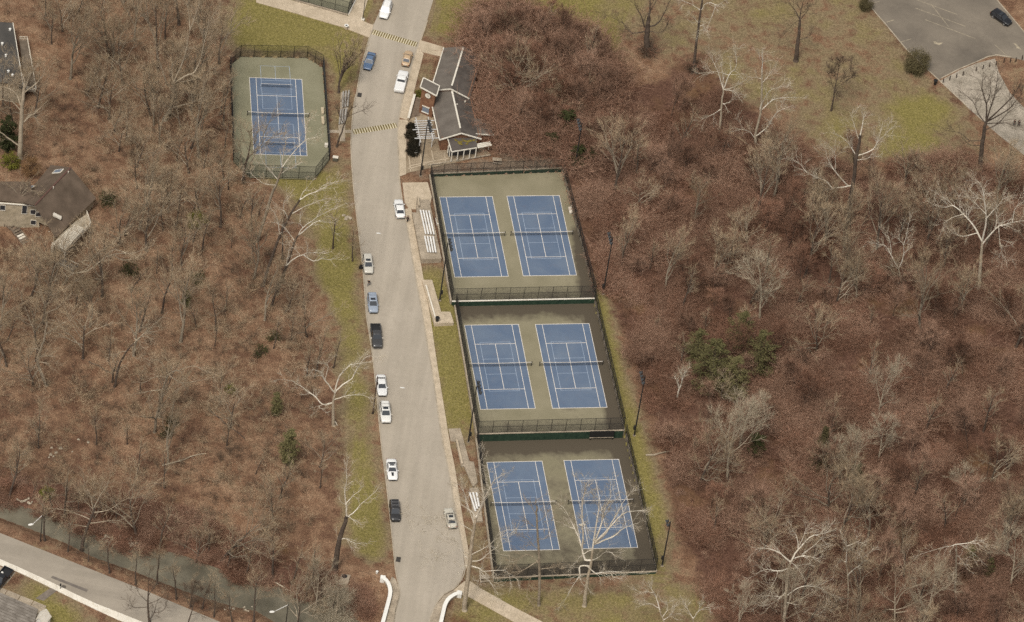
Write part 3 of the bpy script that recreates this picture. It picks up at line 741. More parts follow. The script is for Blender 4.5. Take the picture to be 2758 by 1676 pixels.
def plate(pts, th, name, mat, parent, o):               # a roof plane with thickness
    p = [Vector(q) - o for q in pts]; n = (p[1] - p[0]).cross(p[2] - p[0]).normalized()
    if n.z < 0: n = -n; 
    dn = n * th; m = MB(); k = len(p)
    m.add([tuple(q) for q in p] + [tuple(q - dn) for q in p], [tuple(range(k)), tuple(range(2 * k - 1, k - 1, -1))] + [(i, i + k, (i + 1) % k + k, (i + 1) % k) for i in range(k)])
    ob = m.build(name, mat, parent); bm = bmesh.new(); bm.from_mesh(ob.data); bmesh.ops.recalc_face_normals(bm, faces=bm.faces); bm.to_mesh(ob.data); bm.free(); return ob
def wallbetween(mb, a, b, za, zb0, zb1, o, th=.2):       # upright wall from level za to heights zb0/zb1
    d = Vector((b.x - a.x, b.y - a.y, 0)).normalized(); nn = Vector((-d.y, d.x, 0)) * th
    q = [a, b, b + nn, a + nn]; z = [zb0, zb1, zb1, zb0]
    mb.hexa([(p.x - o.x, p.y - o.y, za - o.z) for p in q] + [(p.x - o.x, p.y - o.y, zz_ - o.z) for p, zz_ in zip(q, z)])
zg = base(P(1200, 250).y) + .1
o = PZ(1200, 250, zg)
pav = thing('brick_pavilion', 'brick park pavilion with dark shingled gables and clock tower beside the road', 'pavilion', o)
hN, dN = 4.75, 1.55
N1, N0 = PZ(1249, 125, zg + hN), PZ(1214, 241, zg + hN)          # ridge of the far wing
ax = (N0 - N1); ax.z = 0; LN = ax.length; ax.normalize(); ex = Vector((-ax.y, ax.x, 0))    # ex points east
if ex.x < 0: ex = -ex
hw = 4.15
dz = Vector((0, 0, -dN))
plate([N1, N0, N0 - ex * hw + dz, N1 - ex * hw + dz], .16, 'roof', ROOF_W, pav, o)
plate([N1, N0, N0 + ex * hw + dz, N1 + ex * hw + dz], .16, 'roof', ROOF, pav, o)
hS, dS = 4.25, 1.72
S0, S1 = PZ(1215, 236, zg + hS), PZ(1242.6, 360, zg + hS)
bx = (S1 - S0); bx.z = 0; bx.normalize(); ey = Vector((-bx.y, bx.x, 0)); ey = ey if ey.x > 0 else -ey
hv = 4.4; dz2 = Vector((0, 0, -dS))
W0 = PZ(1166, 298, zg + hS - dS); S0w = S0 + bx * max(0, (W0 - S0).dot(bx))
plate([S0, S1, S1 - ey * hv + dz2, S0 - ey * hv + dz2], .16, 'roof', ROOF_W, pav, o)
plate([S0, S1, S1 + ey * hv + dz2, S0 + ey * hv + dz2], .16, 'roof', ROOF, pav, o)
tr = MB()
def trim_line(a, b, w_=.16, h_=.26): tr.beam(a - o, b - o, w_, h_)
up_ = Vector((0, 0, .05))
trim_line(N0 + up_, N0 - ex * hw + dz + up_); trim_line(N0 + up_, N0 + ex * hw + dz + up_); trim_line(N1 - ex * hw + dz, N0 - ex * hw + dz, .2, .22)
trim_line(S1 + up_, S1 - ey * hv + dz2 + up_); trim_line(S1 + up_, S1 + ey * hv + dz2 + up_); trim_line(S0 - ey * hv + dz2, S1 - ey * hv + dz2, .2, .2)
tr.build('fascia', TRIM, pav)
rc = MB(); rc.beam(N1 + ax * .6 + Vector((0, 0, .08)) - o, N0 - ax * 1.2 + Vector((0, 0, .08)) - o, .34, .1); rc.build('ridge_cap', TRIM, pav)
rc = MB(); rc.beam(S0 + bx * 1.2 + Vector((0, 0, .08)) - o, S1 - bx * 1.6 + Vector((0, 0, .08)) - o, .34, .1); rc.build('ridge_cap', TRIM, pav)
wl = MB()
for e0, e1, r0, dzz, exx, hh in ((N1 + ax * .4, N0 - ax * .3, None, dN, ex, hw - .5), (S0 + bx * .2, S1 - bx * .6, None, dS, ey, hv - .5)):
    zt = (e0.z - o.z) - dzz * .88; base_ = zg - 1.2
    for s in (-1, 1):
        a, b = e0 + exx * hh * s, e1 + exx * hh * s; wallbetween(wl, a, b, base_, zg + zt - (o.z - zg), zg + zt - (o.z - zg), o)
    for e in (e0, e1):
        a, b = e - exx * hh, e + exx * hh
        z1 = e.z - dzz * .88 ; d_ = (b - a).normalized(); nn = Vector((-d_.y, d_.x, 0)) * .1
        m_ = [a - nn, b - nn, e - nn, a + nn, b + nn, e + nn]
        wl.add([(p.x - o.x, p.y - o.y, base_ - o.z) for p in (m_[0], m_[1])] + [(m_[1].x - o.x, m_[1].y - o.y, z1 - o.z), (m_[2].x - o.x, m_[2].y - o.y, e.z - .12 - o.z), (m_[0].x - o.x, m_[0].y - o.y, z1 - o.z)]
               + [(p.x - o.x, p.y - o.y, base_ - o.z) for p in (m_[3], m_[4])] + [(m_[4].x - o.x, m_[4].y - o.y, z1 - o.z), (m_[5].x - o.x, m_[5].y - o.y, e.z - .12 - o.z), (m_[3].x - o.x, m_[3].y - o.y, z1 - o.z)],
               [(0, 1, 2, 3, 4), (9, 8, 7, 6, 5), (0, 5, 6, 1), (1, 6, 7, 2), (2, 7, 8, 3), (3, 8, 9, 4), (4, 9, 5, 0)])
wl.build('wall', BRICK, pav)
# east wing: lower roof running out towards the thicket
ze = zg + hS - dS
Wi0, Wi1, Wo0, Wo1 = PZ(1272, 318, ze + .35), PZ(1268, 361, ze + .45), PZ(1318, 325, ze - .35), PZ(1330, 364, ze - .35)
plate([Wi0, Wi1, Wo1, Wo0], .16, 'roof', ROOF_W, pav, o)
m = MB(); m.beam(Wi1 - o, Wo1 - o, .16, .26); m.build('fascia', TRIM, pav)
m = MB(); q = lambda a, b, t: a.lerp(b, t)
wallbetween(m, q(Wi1, Wi0, .12), q(Wo1, Wo0, .12), zg - 1.5, ze + .25, ze - .52, o); wallbetween(m, q(Wo1, Wo0, .12).lerp(Wi1, .04), q(Wo0, Wo1, .08).lerp(Wi0, .04), zg - 1.5, ze - .54, ze - .54, o); m.build('wall', BRICK, pav)
# tower
tz = zg + 6.3
tc = [PZ(1140.4, 210, tz + .5), PZ(1131.8, 235, tz + .5), PZ(1175.7, 258.9, tz - .1), PZ(1184, 232, tz - .1)]
plate(tc, .18, 'tower_roof', ROOF_W, pav, o)
m = MB()
for i in range(4): m.beam(tc[i] - o, tc[(i + 1) % 4] - o, .2, .24)
m.build('tower_fascia', TRIM, pav)
cen = sum(tc, Vector()) / 4; ti = [cen.lerp(p, .80) for p in tc]
m = MB(); pb = [(p.x - o.x, p.y - o.y, zg - 1.2 - o.z) for p in ti]; pt = [(p.x - o.x, p.y - o.y, p.z - .2 - o.z) for p in ti]
m.hexa(pb[::-1] + pt[::-1]) if False else m.add(pb + pt, [(0, 1, 5, 4), (1, 2, 6, 5), (2, 3, 7, 6), (3, 0, 4, 7), (4, 5, 6, 7), (3, 2, 1, 0)])
m.build('tower', BRICK, pav)
fa, fb = ti[1], ti[2]; fd = (fb - fa); fd.z = 0; fd.normalize(); fn = Vector((fd.y, -fd.x, 0)); fm = (fa + fb) / 2; 
cc = Vector((fm.x, fm.y, tz - 1.2)) + fn * .03
m = MB().tube(cc - o, cc + fn * .08 - o, .62, .62, 20); clk = m.build('clock', TRIM, pav)
m = MB().tube(cc - fn * .02 - o, cc + fn * .05 - o, .74, .74, 20); m.build('clock_ring', M_plain('ring_brown', (.10, .06, .04)), clk)
m = MB().beam(cc + fn * .1 - o, cc + fn * .1 + Vector((0, 0, .42)) - o, .05, .03, up=fn).beam(cc + fn * .1 - o, cc + fn * .1 + fd * .3 - o, .05, .03, up=fn); m.build('clock_hands', BLACK, clk)
wc = Vector((fm.x, fm.y, zg + 1.2)) + fn * .02 - fd * .1
m = MB(); m.beam(wc - fd * .75 - o, wc + fd * .75 - o, .05, 1.5); wn_ = m.build('window', GLASSB, pav)
m = MB()
for s in (-1, 1): m.beam(wc - fd * .85 + Vector((0, 0, s * .8)) + fn * .05 - o, wc + fd * .85 + Vector((0, 0, s * .8)) + fn * .05 - o, .22, .16)
m.build('frame', TRIM, wn_)
# porch
pz0, pz1 = zg + 2.75, zg + 2.15
pr = [PZ(1205, 372, pz0), PZ(1284, 371, pz0), PZ(1284.5, 398.5, pz1), PZ(1216.5, 409.5, pz1)]
plate(pr, .14, 'porch_roof', ROOF, pav, o)
m = MB(); m.beam(pr[0] - o, pr[3] - o, .14, .22); m.beam(pr[3] - o, pr[2] - o, .14, .22); m.build('fascia', TRIM, pav)
mo = MB(); rng = random.Random(5)
c0 = pr[0].lerp(pr[1], .52).lerp(pr[3].lerp(pr[2], .52), .26)
for i in range(26):
    u, v = rng.gauss(0, .19), rng.gauss(0, .10)
    p = pr[0].lerp(pr[1], .5 + u).lerp(pr[3].lerp(pr[2], .5 + u), min(.9, max(.05, .30 + v))) - o
    mo.ball((p.x, p.y, p.z + .01), rng.uniform(.18, .4), 7, 4, (1, .7, .12))
tag(mo.build('moss', M_mix('moss', (.13, .10, .02), (.22, .17, .035), 3), pav), kind='stuff')
for i in range(5):
    p = pr[3].lerp(pr[2], .02 + .24 * i); MB().box((p.x - o.x, p.y - o.y, (pz1 + zg - .5) / 2 - .1 - o.z), (.17, .17, pz1 - zg + .4)).build('post', TRIM, pav)
for i in range(1, 3):
    p = pr[3].lerp(pr[0], .3 * i); MB().box((p.x - o.x, p.y - o.y, (pz1 + zg) / 2 - .1 - o.z), (.3 if i == 2 else .17, .17, pz1 - zg)).build('post', TRIM, pav)
m = MB(); wallbetween(m, pr[3].lerp(pr[0], .5), pr[2].lerp(pr[1], .5), zg - .6, pz1 + .1, pz1 + .1, o); m.build('porch_wall', GLASS, pav)
for px, py, z, r in ((1244.5, 181, zg + 4.2, .28), (1253, 273, zg + 3.7, .22), (1231, 281, zg + 4.1, .16)):
    p = PZ(px, py, z); MB().tube(p - o - Vector((0, 0, .5)), p - o, r * .5, r * .5, 8).tube(p - o, p - o + Vector((0, 0, .15)), r, r * .6, 10).build('roof_vent', TRIM, pav)
p0, p1 = PZ(1282, 390, zg + 1.9), PZ(1320, 383, zg + 1.9); c_ = (p0 + p1) / 2; cg = Vector((c_.x, c_.y, zg))
cn = thing('canopy', 'small cream beam canopy by the pavilion porch', 'canopy', cg)
m = MB(); d_ = (p1 - p0).normalized(); n_ = Vector((-d_.y, d_.x, 0))
for s in (0, .45, .9): m.beam(p0 - n_ * s - cg, p1 - n_ * s - cg, .34, .16)
m.build('beam', TRIM, cn)
for t in (.05, .95):
    p = p0.lerp(p1, t) - cg; MB().box((p.x, p.y, .9), (.14, .14, 2.0)).build('post', TRIM, cn)

# plaza round it, with joints and a dark retaining edge
PLZ = M_mix('tan_plaza', (.225, .170, .110), (.330, .262, .180), .35, world=True, fine=(4, .35))
structure('plaza', MB().prism([P(x, y, .16) for x, y in [(1099, 330), (1113, 262), (1135, 262), (1160, 300), (1200, 360), (1245, 420), (1300, 395), (1321, 415), (1215, 440), (1094, 466), (1093, 402), (1099, 346)]], .5), PLZ)
for a, b in (((1101, 420), (1106, 462)), ((1132, 414), (1137, 455)), ((1162, 405), (1170, 446)), ((1196, 412), (1201, 438)), ((1107, 446), (1210, 426)), ((1098, 455), (1150, 441))):
    A, B = P(*a, .165), P(*b, .165); d_ = (B - A).normalized(); nn = Vector((-d_.y, d_.x, 0)) * .1
    structure('paving_joint', MB().sheet([(p.x, p.y, base(p.y) + .164) for p in (A - nn, B - nn, B + nn, A + nn)]), CONC)
bedm = M_mix('mulch_bed', (.12, .085, .060), (.21, .155, .110), 1.5, world=True)
structure('planting_bed', MB().sheet([P(x, y, .172) for x, y in [(1113, 262), (1138, 268), (1131, 312), (1106, 318)]]), bedm)
structure('planting_bed', MB().sheet([P(x, y, .172) for x, y in [(1092, 336), (1118, 338), (1136, 390), (1130, 412), (1096, 418)]]), bedm)
lw = MB(); A, B = P(1116, 262), P(1099, 326)
tw = thing('low_wall', 'low cream-topped wall between the sidewalk and the pavilion tower', 'wall', ((A.x + B.x) / 2, (A.y + B.y) / 2, base((A.y + B.y) / 2)))
oo = Vector(tw.location); d_ = (B - A); d_.z = 0; d_.normalize()
MB().beam(A + Vector((0, 0, .35)) - oo, B + Vector((0, 0, .35)) - oo, .35, .9).build('wall_body', CONC_D, tw); MB().beam(A + Vector((0, 0, .86)) - oo, B + Vector((0, 0, .86)) - oo, .5, .1).build('coping', PALE, tw)
A, B = P(1152, 447), P(1322, 419); A2 = A.lerp(B, .5); oo = Vector((A2.x, A2.y, base(A2.y)))
rw = thing('retaining_wall', 'dark stone edge wall between the plaza and the earth bank above the courts', 'wall', oo)
MB().beam(A + Vector((0, 0, -.25)) - oo, B + Vector((0, 0, -.25)) - oo, .3, .9).build('wall_body', M_mix('dark_stone', (.06, .045, .035), (.13, .10, .08), 2), rw)
MB().beam(A + Vector((0, 0, .24)) - oo, B + Vector((0, 0, .24)) - oo, .4, .07).build('coping', CONC_D, rw)

# white pergola on the plaza
pzg = base(P(1140, 380).y) + .16; ph = 2.6
LB = [(PZ(1119.7, 317.5, pzg + ph), PZ(1133, 384, pzg + ph)), (PZ(1153, 315.7, pzg + ph), PZ(1167, 378, pzg + ph))]
c_ = (LB[0][0] + LB[1][1]) / 2; oo = Vector((c_.x, c_.y, pzg))
pg = thing('pergola', 'white-painted timber pergola over the plaza beside the pavilion', 'pergola', oo)
WOODW = M_mix('weathered_white_timber', (.50, .49, .47), (.68, .67, .65), 1.2)
for a, b in LB:
    MB().beam(a - oo, b - oo, .12, .2).build('long_beam', WOODW, pg)
    for t in (.12, .88):
        p = a.lerp(b, t) - oo; MB().box((p.x, p.y, ph / 2), (.14, .14, ph)).build('post', WOODW, pg)
t2p = T(1060, 270, .12175)
for (xa, ya), (xb, yb) in (((455, 462), (930, 450)), ((465, 515), (850, 498)), ((470, 562), (860, 548)), ((485, 608), (820, 600)), ((420, 655), (955, 648)), ((500, 710), (895, 698)), ((520, 762), (905, 745)), ((530, 810), (920, 796)), ((465, 845), (1000, 838))):
    a, b = PZ(*t2p(xa, ya), pzg + ph + .2), PZ(*t2p(xb, yb), pzg + ph + .2); MB().beam(a - oo, b - oo, .11, .18).build('cross_beam', WOODW, pg)

# ------------------------------------------------------------------ round bins with pale rims
def round_bin(px, py, label, body, rim, hgt=1.0, dz=.16):
    p = P(px, py, dz); r = thing('trash_bin', label, 'trash bin', (p.x, p.y, base(p.y) + dz))
    MB().lathe([(.26, 0), (.30, .1), (.33, hgt - .1), (.30, hgt)], n=14).build('drum', body, r)
    m = MB(); n = 16
    pts = []
    for rr_, z in ((.46, hgt - .02), (.46, hgt + .10), (.24, hgt + .10), (.24, hgt - .02)):
        for k in range(n): t = 2 * math.pi * k / n; pts.append((rr_ * math.cos(t), rr_ * math.sin(t), z))
    m.add(pts, [(i * n + k, i * n + (k + 1) % n, ((i + 1) % 4) * n + (k + 1) % n, ((i + 1) % 4) * n + k) for i in range(4) for k in range(n)])
    m.build('rim', rim, r)
    MB().tube((0, 0, hgt - .01), (0, 0, hgt + .01), .25, .25, 12).build('opening', BLACK, r)
round_bin(1119, 418, 'round bin with a white rim by the evergreen hedge', CONC, WHITE)
round_bin(932, 79, 'round bin with a white rim on the lawn near the far walk', CONC, WHITE, dz=0)
round_bin(1177, 866, 'dark round bin on the landing by the middle terrace gate', BLACK, BLACK, 1.0, .75)
round_bin(2518, 228, 'black round bin at the corner of the parking lot path', BLACK, BLACK, 1.1, 0)

# ------------------------------------------------------------------ concrete bleacher platform and white bleachers
def platform(poly, zt, label, mat=CONC_D, name='bleacher_platform'):
    p3 = [P(x, y, zt) for x, y in poly]; c_ = sum(p3, Vector()) / len(p3); z0 = max(p.z for p in p3); oo = Vector((c_.x, c_.y, base(c_.y)))
    lev = sum(p.z for p in p3) / len(p3)
    r = thing(name, label, 'platform', oo)
    MB().prism([(p.x - oo.x, p.y - oo.y, p.z * .4 + lev * .6 - oo.z) for p in p3], 3.2).build('slab', mat, r); return r, lev
_, bl = platform([(1110, 571), (1122, 572), (1122, 536), (1156, 536), (1189, 699), (1134, 701)], .95, 'concrete platform under the white bleachers beside the far terrace')
# handrail and step flight are low walls
alu = M_mix('white_aluminium', (.62, .60, .56), (.80, .78, .74), 1.0, rough=.5)
def bleacher(pts, label, n, zt, group=None, mat=alu, wid=.30):
    a0, b0, a1, b1 = [P(x, y, zt) for x, y in pts]        # far-left, far-right, near-left, near-right
    c_ = (a0 + b0 + a1 + b1) / 4; oo = Vector((c_.x, c_.y, base(c_.y) + zt))
    r = thing('bleacher', label, 'bleacher', oo, 0, group)
    for k in range(n):
        t = k / max(1, n - 1); h = .42 + .12 * k
        p, q = a0.lerp(b0, t) - oo, a1.lerp(b1, t) - oo
        MB().beam(p + Vector((0, 0, h - p.z * .0)), q + Vector((0, 0, h)), wid, .06).build('seat_plank', mat, r)
    fr = MB()
    for s in (.06, .5, .94):
        p, q = a0.lerp(a1, s) - oo, b0.lerp(b1, s) - oo
        fr.beam(p + Vector((0, 0, .36)), q + Vector((0, 0, .36 + .12 * (n - 1))), .06, .06)
        for t in (0, .5, 1): e = p.lerp(q, t); fr.box((e.x, e.y, .15), (.06, .06, .45 + .12 * (n - 1) * t))
    fr.build('frame', BLACK, r)
tb = T(1080, 420, .20045)
bleacher([tb(258, 745), tb(368, 772), tb(330, 1068), tb(438, 1092)], 'longer white bleacher, far one on the concrete platform', 4, .95, 'white bleachers on the platform')
bleacher([tb(315, 1095), tb(425, 1118), tb(362, 1315), tb(462, 1335)], 'shorter white bleacher, near one on the concrete platform', 4, .95, 'white bleachers on the platform')
tn = T(1180, 1120, .20045)
platform([tn(430, 960), tn(540, 960), tn(600, 1420), tn(470, 1420)], .3, 'narrow concrete base under the three-plank bleacher by the nearest terrace')
bleacher([tn(420, 1050), tn(510, 1062), tn(500, 1300), tn(545, 1250)], 'white three-plank bleacher among sycamore branches by the nearest terrace', 3, .3, None, alu, .34)
tg = T(820, 180, .20027)
grey = M_mix('grey_aluminium', (.26, .24, .21), (.38, .355, .32), 1.0)
pl2 = structure('pavement', MB().prism([P(*tg(x, y), .08) for x, y in [(490, 345), (605, 345), (590, 560), (550, 790), (545, 900), (548, 1000), (475, 1000), (455, 800), (478, 570)]], .3), CONC_D)
bleacher([tg(520, 350), tg(595, 345), tg(510, 565), tg(575, 560)], 'weathered grey bleacher on the verge by the single court, far one', 3, .08, 'grey bleachers by the single court', grey)
bleacher([tg(490, 590), tg(560, 585), tg(465, 790), tg(530, 785)], 'weathered grey bleacher on the verge by the single court, near one', 3, .08, 'grey bleachers by the single court', grey)
structure('path', MB().sheet([P(*tg(x, y), .02) for x, y in [(330, 850), (660, 850), (665, 890), (330, 890)]]), CONC_D)
# benches inside the fences
TAN = M_mix('tan_plastic', (.42, .35, .24), (.54, .46, .33), 1.0)
def bench(px, py, z, rz, label, L_=1.6, mat=TAN, group=None):
    p = PZ(px, py, z); r = thing('bench', label, 'bench', p, rz, group)
    MB().box((0, 0, .45), (.5, L_, .07)).build('seat', mat, r); MB().box((.27, 0, .72), (.06, L_, .42)).build('backrest', mat, r)
    for s in (-1, 1): MB().box((0, s * L_ * .38, .21), (.42, .09, .42)).build('leg', mat, r)
bench(*tg(238, 610), padz['D'] + .01, RD, 'tan bench against the single court fence, farther from the hump', 1.9, TAN, 'tan benches inside the single court')
bench(*tg(243, 740), padz['D'] + .01, RD, 'tan bench against the single court fence, nearer the hump', 2.3, TAN, 'tan benches inside the single court')
bench(*t7(552, 535), .01, RA, 'pale bench against the thicket-side fence of the far terrace', 1.8, PALE)
bench(1177, 602, .01, RA + math.pi, 'pale bench against the bleacher-side fence of the far terrace', 1.5, PALE)
def box_thing(name, label, cat, p, dims, mat, legs=True, rz=0, lid=None):
    r = thing(name, label, cat, p, rz)
    MB().box((0, 0, dims[2] / 2 + .12), dims).build('cabinet', mat, r)
    MB().box((0, 0, dims[2] + .15), (dims[0] * 1.12, dims[1] * 1.12, .06)).build('lid', lid or mat, r)
    for sx in (-1, 1):
        for sy in (-1, 1): MB().box((sx * dims[0] * .4, sy * dims[1] * .4, .06), (.06, .06, .12)).build('foot', BLACK, r)
box_thing('storage_box', 'small white box inside the single court fence', 'box', PZ(*tg(290, 1080), padz['D']), (.6, .6, .7), PALE, rz=RD)
box_thing('utility_cabinet', 'utility cabinet with a pale lid outside the single court corner', 'cabinet', P(*tg(412, 1265)), (1.0, .7, .9), M_plain('olive_grey', (.12, .11, .08)), lid=PALE)
# landings by the gates
platform([(1137, 752), (1164, 752), (1188, 840), (1213, 840), (1222, 870), (1170, 873)], .72, 'concrete ramp and landing leading to the middle terrace gate', CONC)
def low_wall(a, b, zt, label, h=.5, w_=.22, mat=PALE):
    A, B = P(*a), P(*b); c_ = (A + B) / 2; oo = Vector((c_.x, c_.y, base(c_.y)))
    r = thing('low_wall', label, 'wall', oo)
    MB().beam(A + Vector((0, 0, zt - h / 2)) - oo, B + Vector((0, 0, zt - h / 2)) - oo, w_, h).build('wall_body', CONC_D, r)
    MB().beam(A + Vector((0, 0, zt + .03)) - oo, B + Vector((0, 0, zt + .03)) - oo, w_ + .08, .08).build('coping', mat, r)
low_wall((1146, 778), (1172, 868), 1.0, 'low white-topped wall along the ramp to the middle terrace', 1.2)
platform([tn(140, 165), tn(300, 155), tn(420, 610), tn(480, 620), tn(530, 900), tn(470, 960), tn(400, 800), tn(350, 680), tn(310, 680), tn(235, 340), tn(170, 335)], .25, 'cracked concrete ramp beside the nearest terrace', CONC_D)
low_wall(tn(245, 350), tn(318, 670), .6, 'low concrete wall along the cracked ramp by the nearest terrace', .8, .3, CONC)
low_wall(tb(215, 600), tb(235, 735), 1.5, 'short low wall beside the steps up to the bleacher platform', 1.0, .2, CONC)
# board on the lower green wall
p0, p1 = PZ(*t11(742, 1130), padz['B'] + .2), PZ(*t11(975, 1125), padz['B'] + .2); c_ = (p0 + p1) / 2
nb = thing('notice_board', 'black panel with a pale ledge on the green wall of the middle terrace', 'board', (c_.x, c_.y, padz['C']), RA)
nn = Vector((math.sin(RA), -math.cos(RA), 0)) * .75
wid = (p1 - p0).length
MB().box((0, -.70, 1.35), (wid, .12, 1.9)).build('panel', BLACK, nb); MB().box((0, -.80, .62), (wid, .14, .06)).build('ledge', CONC_D, nb)
for s in (-1, 1): MB().box((s * wid * .46, -.75, .3), (.12, .2, .6)).build('post', BLACK, nb)

# ------------------------------------------------------------------ floodlight poles and street lamps
POLE = M_plain('dark_pole', (.022, .020, .018), .6); LAMPG = M_plain('lamp_grey', (.03, .031, .032), .55); LENS = M_plain('lamp_lens', (.05, .052, .055), .25, spec=.5)
def flood(bx_, by_, hgt, label, side, nl=4, box_=True, dz=0.0):
    p = P(bx_, by_, dz); r = thing('floodlight_pole', label, 'light pole', (p.x, p.y, base(p.y) + dz), RA, 'floodlight poles round the courts')
    MB().tube((0, 0, -.4), (0, 0, hgt), .17, .10, 8).build('pole', POLE, r)
    MB().box((0, -.0, .12), (.5, .5, .24)).build('footing', CONC_D, r)
    if box_: MB().box((side * .28, 0, 2.3), (.3, .4, .9)).build('switch_box', POLE, r)
    ar = MB(); hd = []
    for k in range(nl):
        y = (k - (nl - 1) / 2) * .95; hd.append(y)
    ar.box((side * .25, 0, hgt - .3), (.08, nl * .95 + .1, .08)).box((side * .12, 0, hgt - .3), (.3, .08, .08)); ar.build('cross_arm', POLE, r)
    for y in hd:
        h = MB(); c_ = Vector((side * .55, y, hgt - .45)); d_ = Vector((side * .75, 0, -.66)).normalized()
        h.tube(c_ - d_ * .35, c_ + d_ * .05, .14, .36, 10).tube(c_ + d_ * .05, c_ + d_ * .17, .36, .40, 10)
        ob = h.build('lamp_head', LAMPG, r)
        MB().tube(c_ + d_ * .165, c_ + d_ * .18, .37, .37, 10).build('lens', LENS, ob)
def ph_(b, t): return math.hypot(b[0] - t[0], b[1] - t[1]) / 9.55
flood(1184, 810, ph_((1184, 810), (1206, 660)), 'tall floodlight pole on the grass just below the bleacher platform', 1)
flood(1261, 1192, ph_((1261, 1192), (1285, 1045)), 'tall floodlight pole beside the middle terrace near the cracked ramp', 1)
flood(1624, 793, ph_((1624, 793), (1640, 642)), 'floodlight pole at the thicket edge beside the far terrace corner', -1)
flood(1708, 1174, ph_((1708, 1174), (1729, 1018)), 'floodlight pole on the grass strip right of the middle terrace corner', -1)
flood(1783, 1525, ph_((1783, 1525), (1804, 1408)), 'shorter floodlight pole with two lamps at the near thicket-side corner', -1, 2)
flood(1132, 475, ph_((1132, 475), (1153, 340)), 'floodlight pole in front of the white pergola', 1)
flood(1546, 465, ph_((1546, 465), (1562, 335)), 'floodlight pole half hidden in dark ivy behind the far terrace', -1)
def wood_pole(px, py, hgt, label):
    p = P(px, py); r = thing('utility_pole', label, 'pole', (p.x, p.y, base(p.y)))
    MB().tube((0, 0, -.3), (0, 0, hgt), .16, .10, 8).build('shaft', M_mix('creosote_wood', (.05, .030, .020), (.10, .062, .045), 2), r)
    MB().tube((0, 0, -.2), (0, 0, .35), .24, .2, 8).build('foot_sleeve', BLACK, r); MB().tube((0, 0, hgt), (0, 0, hgt + .08), .12, .08, 8).build('cap', BLACK, r)
wood_pole(1004, 1114, 10.2, 'bare wooden pole on the verge leaning across the white sedan')
def street_lamp(b, top, head, label, dark=True):
    p = P(*b); h = ph_(b, top); r = thing('street_lamp', label, 'street lamp', (p.x, p.y, base(p.y)))
    MB().tube((0, 0, -.3), (0, 0, h), .11, .07, 8).build('pole', POLE, r)
    q = PY(head[0], head[1], p.y - 1.0) - Vector((p.x, p.y, base(p.y)))
    MB().tube((0, 0, h - .05), (q.x * .8, q.y * .8, q.z + .1), .05, .04, 6).build('arm', alu, r)
    d_ = Vector((q.x, q.y, 0)).normalized(); a = math.atan2(d_.y, d_.x)
    hd = MB().ball((0, 0, 0), .55, 10, 6, (1, .48, .3)).build('lamp_head', WHITE, r); hd.location = q; hd.rotation_euler = (0, 0, a)
    MB().ball((.08, 0, -.08), .38, 8, 5, (1, .45, .3)).build('lens', LENS, hd)
street_lamp((109, 1459), (115, 1390), (83, 1413), 'street lamp with a white head over the creek at the lower left')
street_lamp((770, 1680), (777, 1630), (733, 1648), 'street lamp with a white head by the creek at the bottom edge near the bridge')
def park_lamp(px, py):
    p = P(px, py, .16); r = thing('lamp_post', 'thin lamp post on a pale footing by the far crossing walk', 'lamp post', (p.x, p.y, base(p.y) + .16))
    MB().box((0, 0, .1), (.7, .7, .22)).build('footing', PALE, r); MB().tube((0, 0, 0), (0, 0, 9), .08, .06, 8).build('pole', POLE, r); MB().tube((0, 0, 9), (0, 0, 9.4), .3, .2, 8).build('lamp_head', LAMPG, r)
park_lamp(977, 53)

# ------------------------------------------------------------------ bridge parapets
def parapet(px, label):
    L = smooth_line([(p.x, p.y) for p in pw(px)], 4); c_ = L[len(L) // 2]; oo = Vector((c_[0], c_[1], base(c_[1])))
    r = thing('bridge_parapet', label, 'parapet', oo)
    for nm, w_, z0, z1, mt in (('wall_body', .42, -2.4, .86, CONC_D), ('coping', .72, .863, 1.05, WHITE)):
        A, B = offset(L, w_ / 2), offset(L, -w_ / 2); m = MB(); n = len(L)
        for i in range(n - 1):
            q = [A[i], A[i + 1], B[i + 1], B[i]]
            m.hexa([(p[0] - oo.x, p[1] - oo.y, base(p[1]) + z0 - oo.z) for p in q] + [(p[0] - oo.x, p[1] - oo.y, base(p[1]) + z1 - oo.z) for p in q])
        m.build(nm, mt, r)
    e = L[0]; MB().box((e[0] - oo.x, e[1] - oo.y, base(e[1]) + .5 - oo.z), (.95, .95, 1.15)).build('end_pier', WHITE, r)
parapet([(1030, 1565), (1042, 1576), (1049, 1594), (1049, 1612), (1042, 1640), (1033, 1674), (1012, 1750), (1000, 1800)], 'curved white-topped bridge parapet left of the road')
parapet([(1236, 1606), (1222, 1611), (1207, 1622), (1198, 1637), (1193, 1655), (1185, 1690), (1168, 1760), (1158, 1810)], 'curved white-topped bridge parapet right of the road')
p = P(925, 1560); oo = Vector((p.x, p.y, base(p.y)))
ci = thing('drain_box', 'concrete drain box with a round black opening under the tall verge tree', 'drain', oo)
q = [P(x, y, .5) - oo for x, y in [(921, 1544), (945, 1547), (936, 1573), (908, 1571)]]
MB().prism([(a.x, a.y, .35) for a in q], 1.0).build('slab', CONC_D, ci)
e = P(928, 1552, .36) - oo; MB().tube((e.x, e.y, .33), (e.x, e.y, .36), .55, .55, 14).build('opening', BLACK, ci)

# kerb drains
for px, py, lab in ((1066, 1506, 'iron kerb drain in the gutter near the bridge'), (962, 255, 'iron kerb drain in the gutter opposite the white pickup')):
    p = P(px, py, .04); r = thing('storm_drain', lab, 'drain', (p.x + .5, p.y, base(p.y) + .04)); MB().box((0, 0, .01), (.9, 1.3, .04)).build('plate', M_plain('iron', (.07, .06, .05)), r)
    for k in range(5): MB().box((0, -.5 + .25 * k, .035), (.7, .08, .02)).build('bar', BLACK, r)
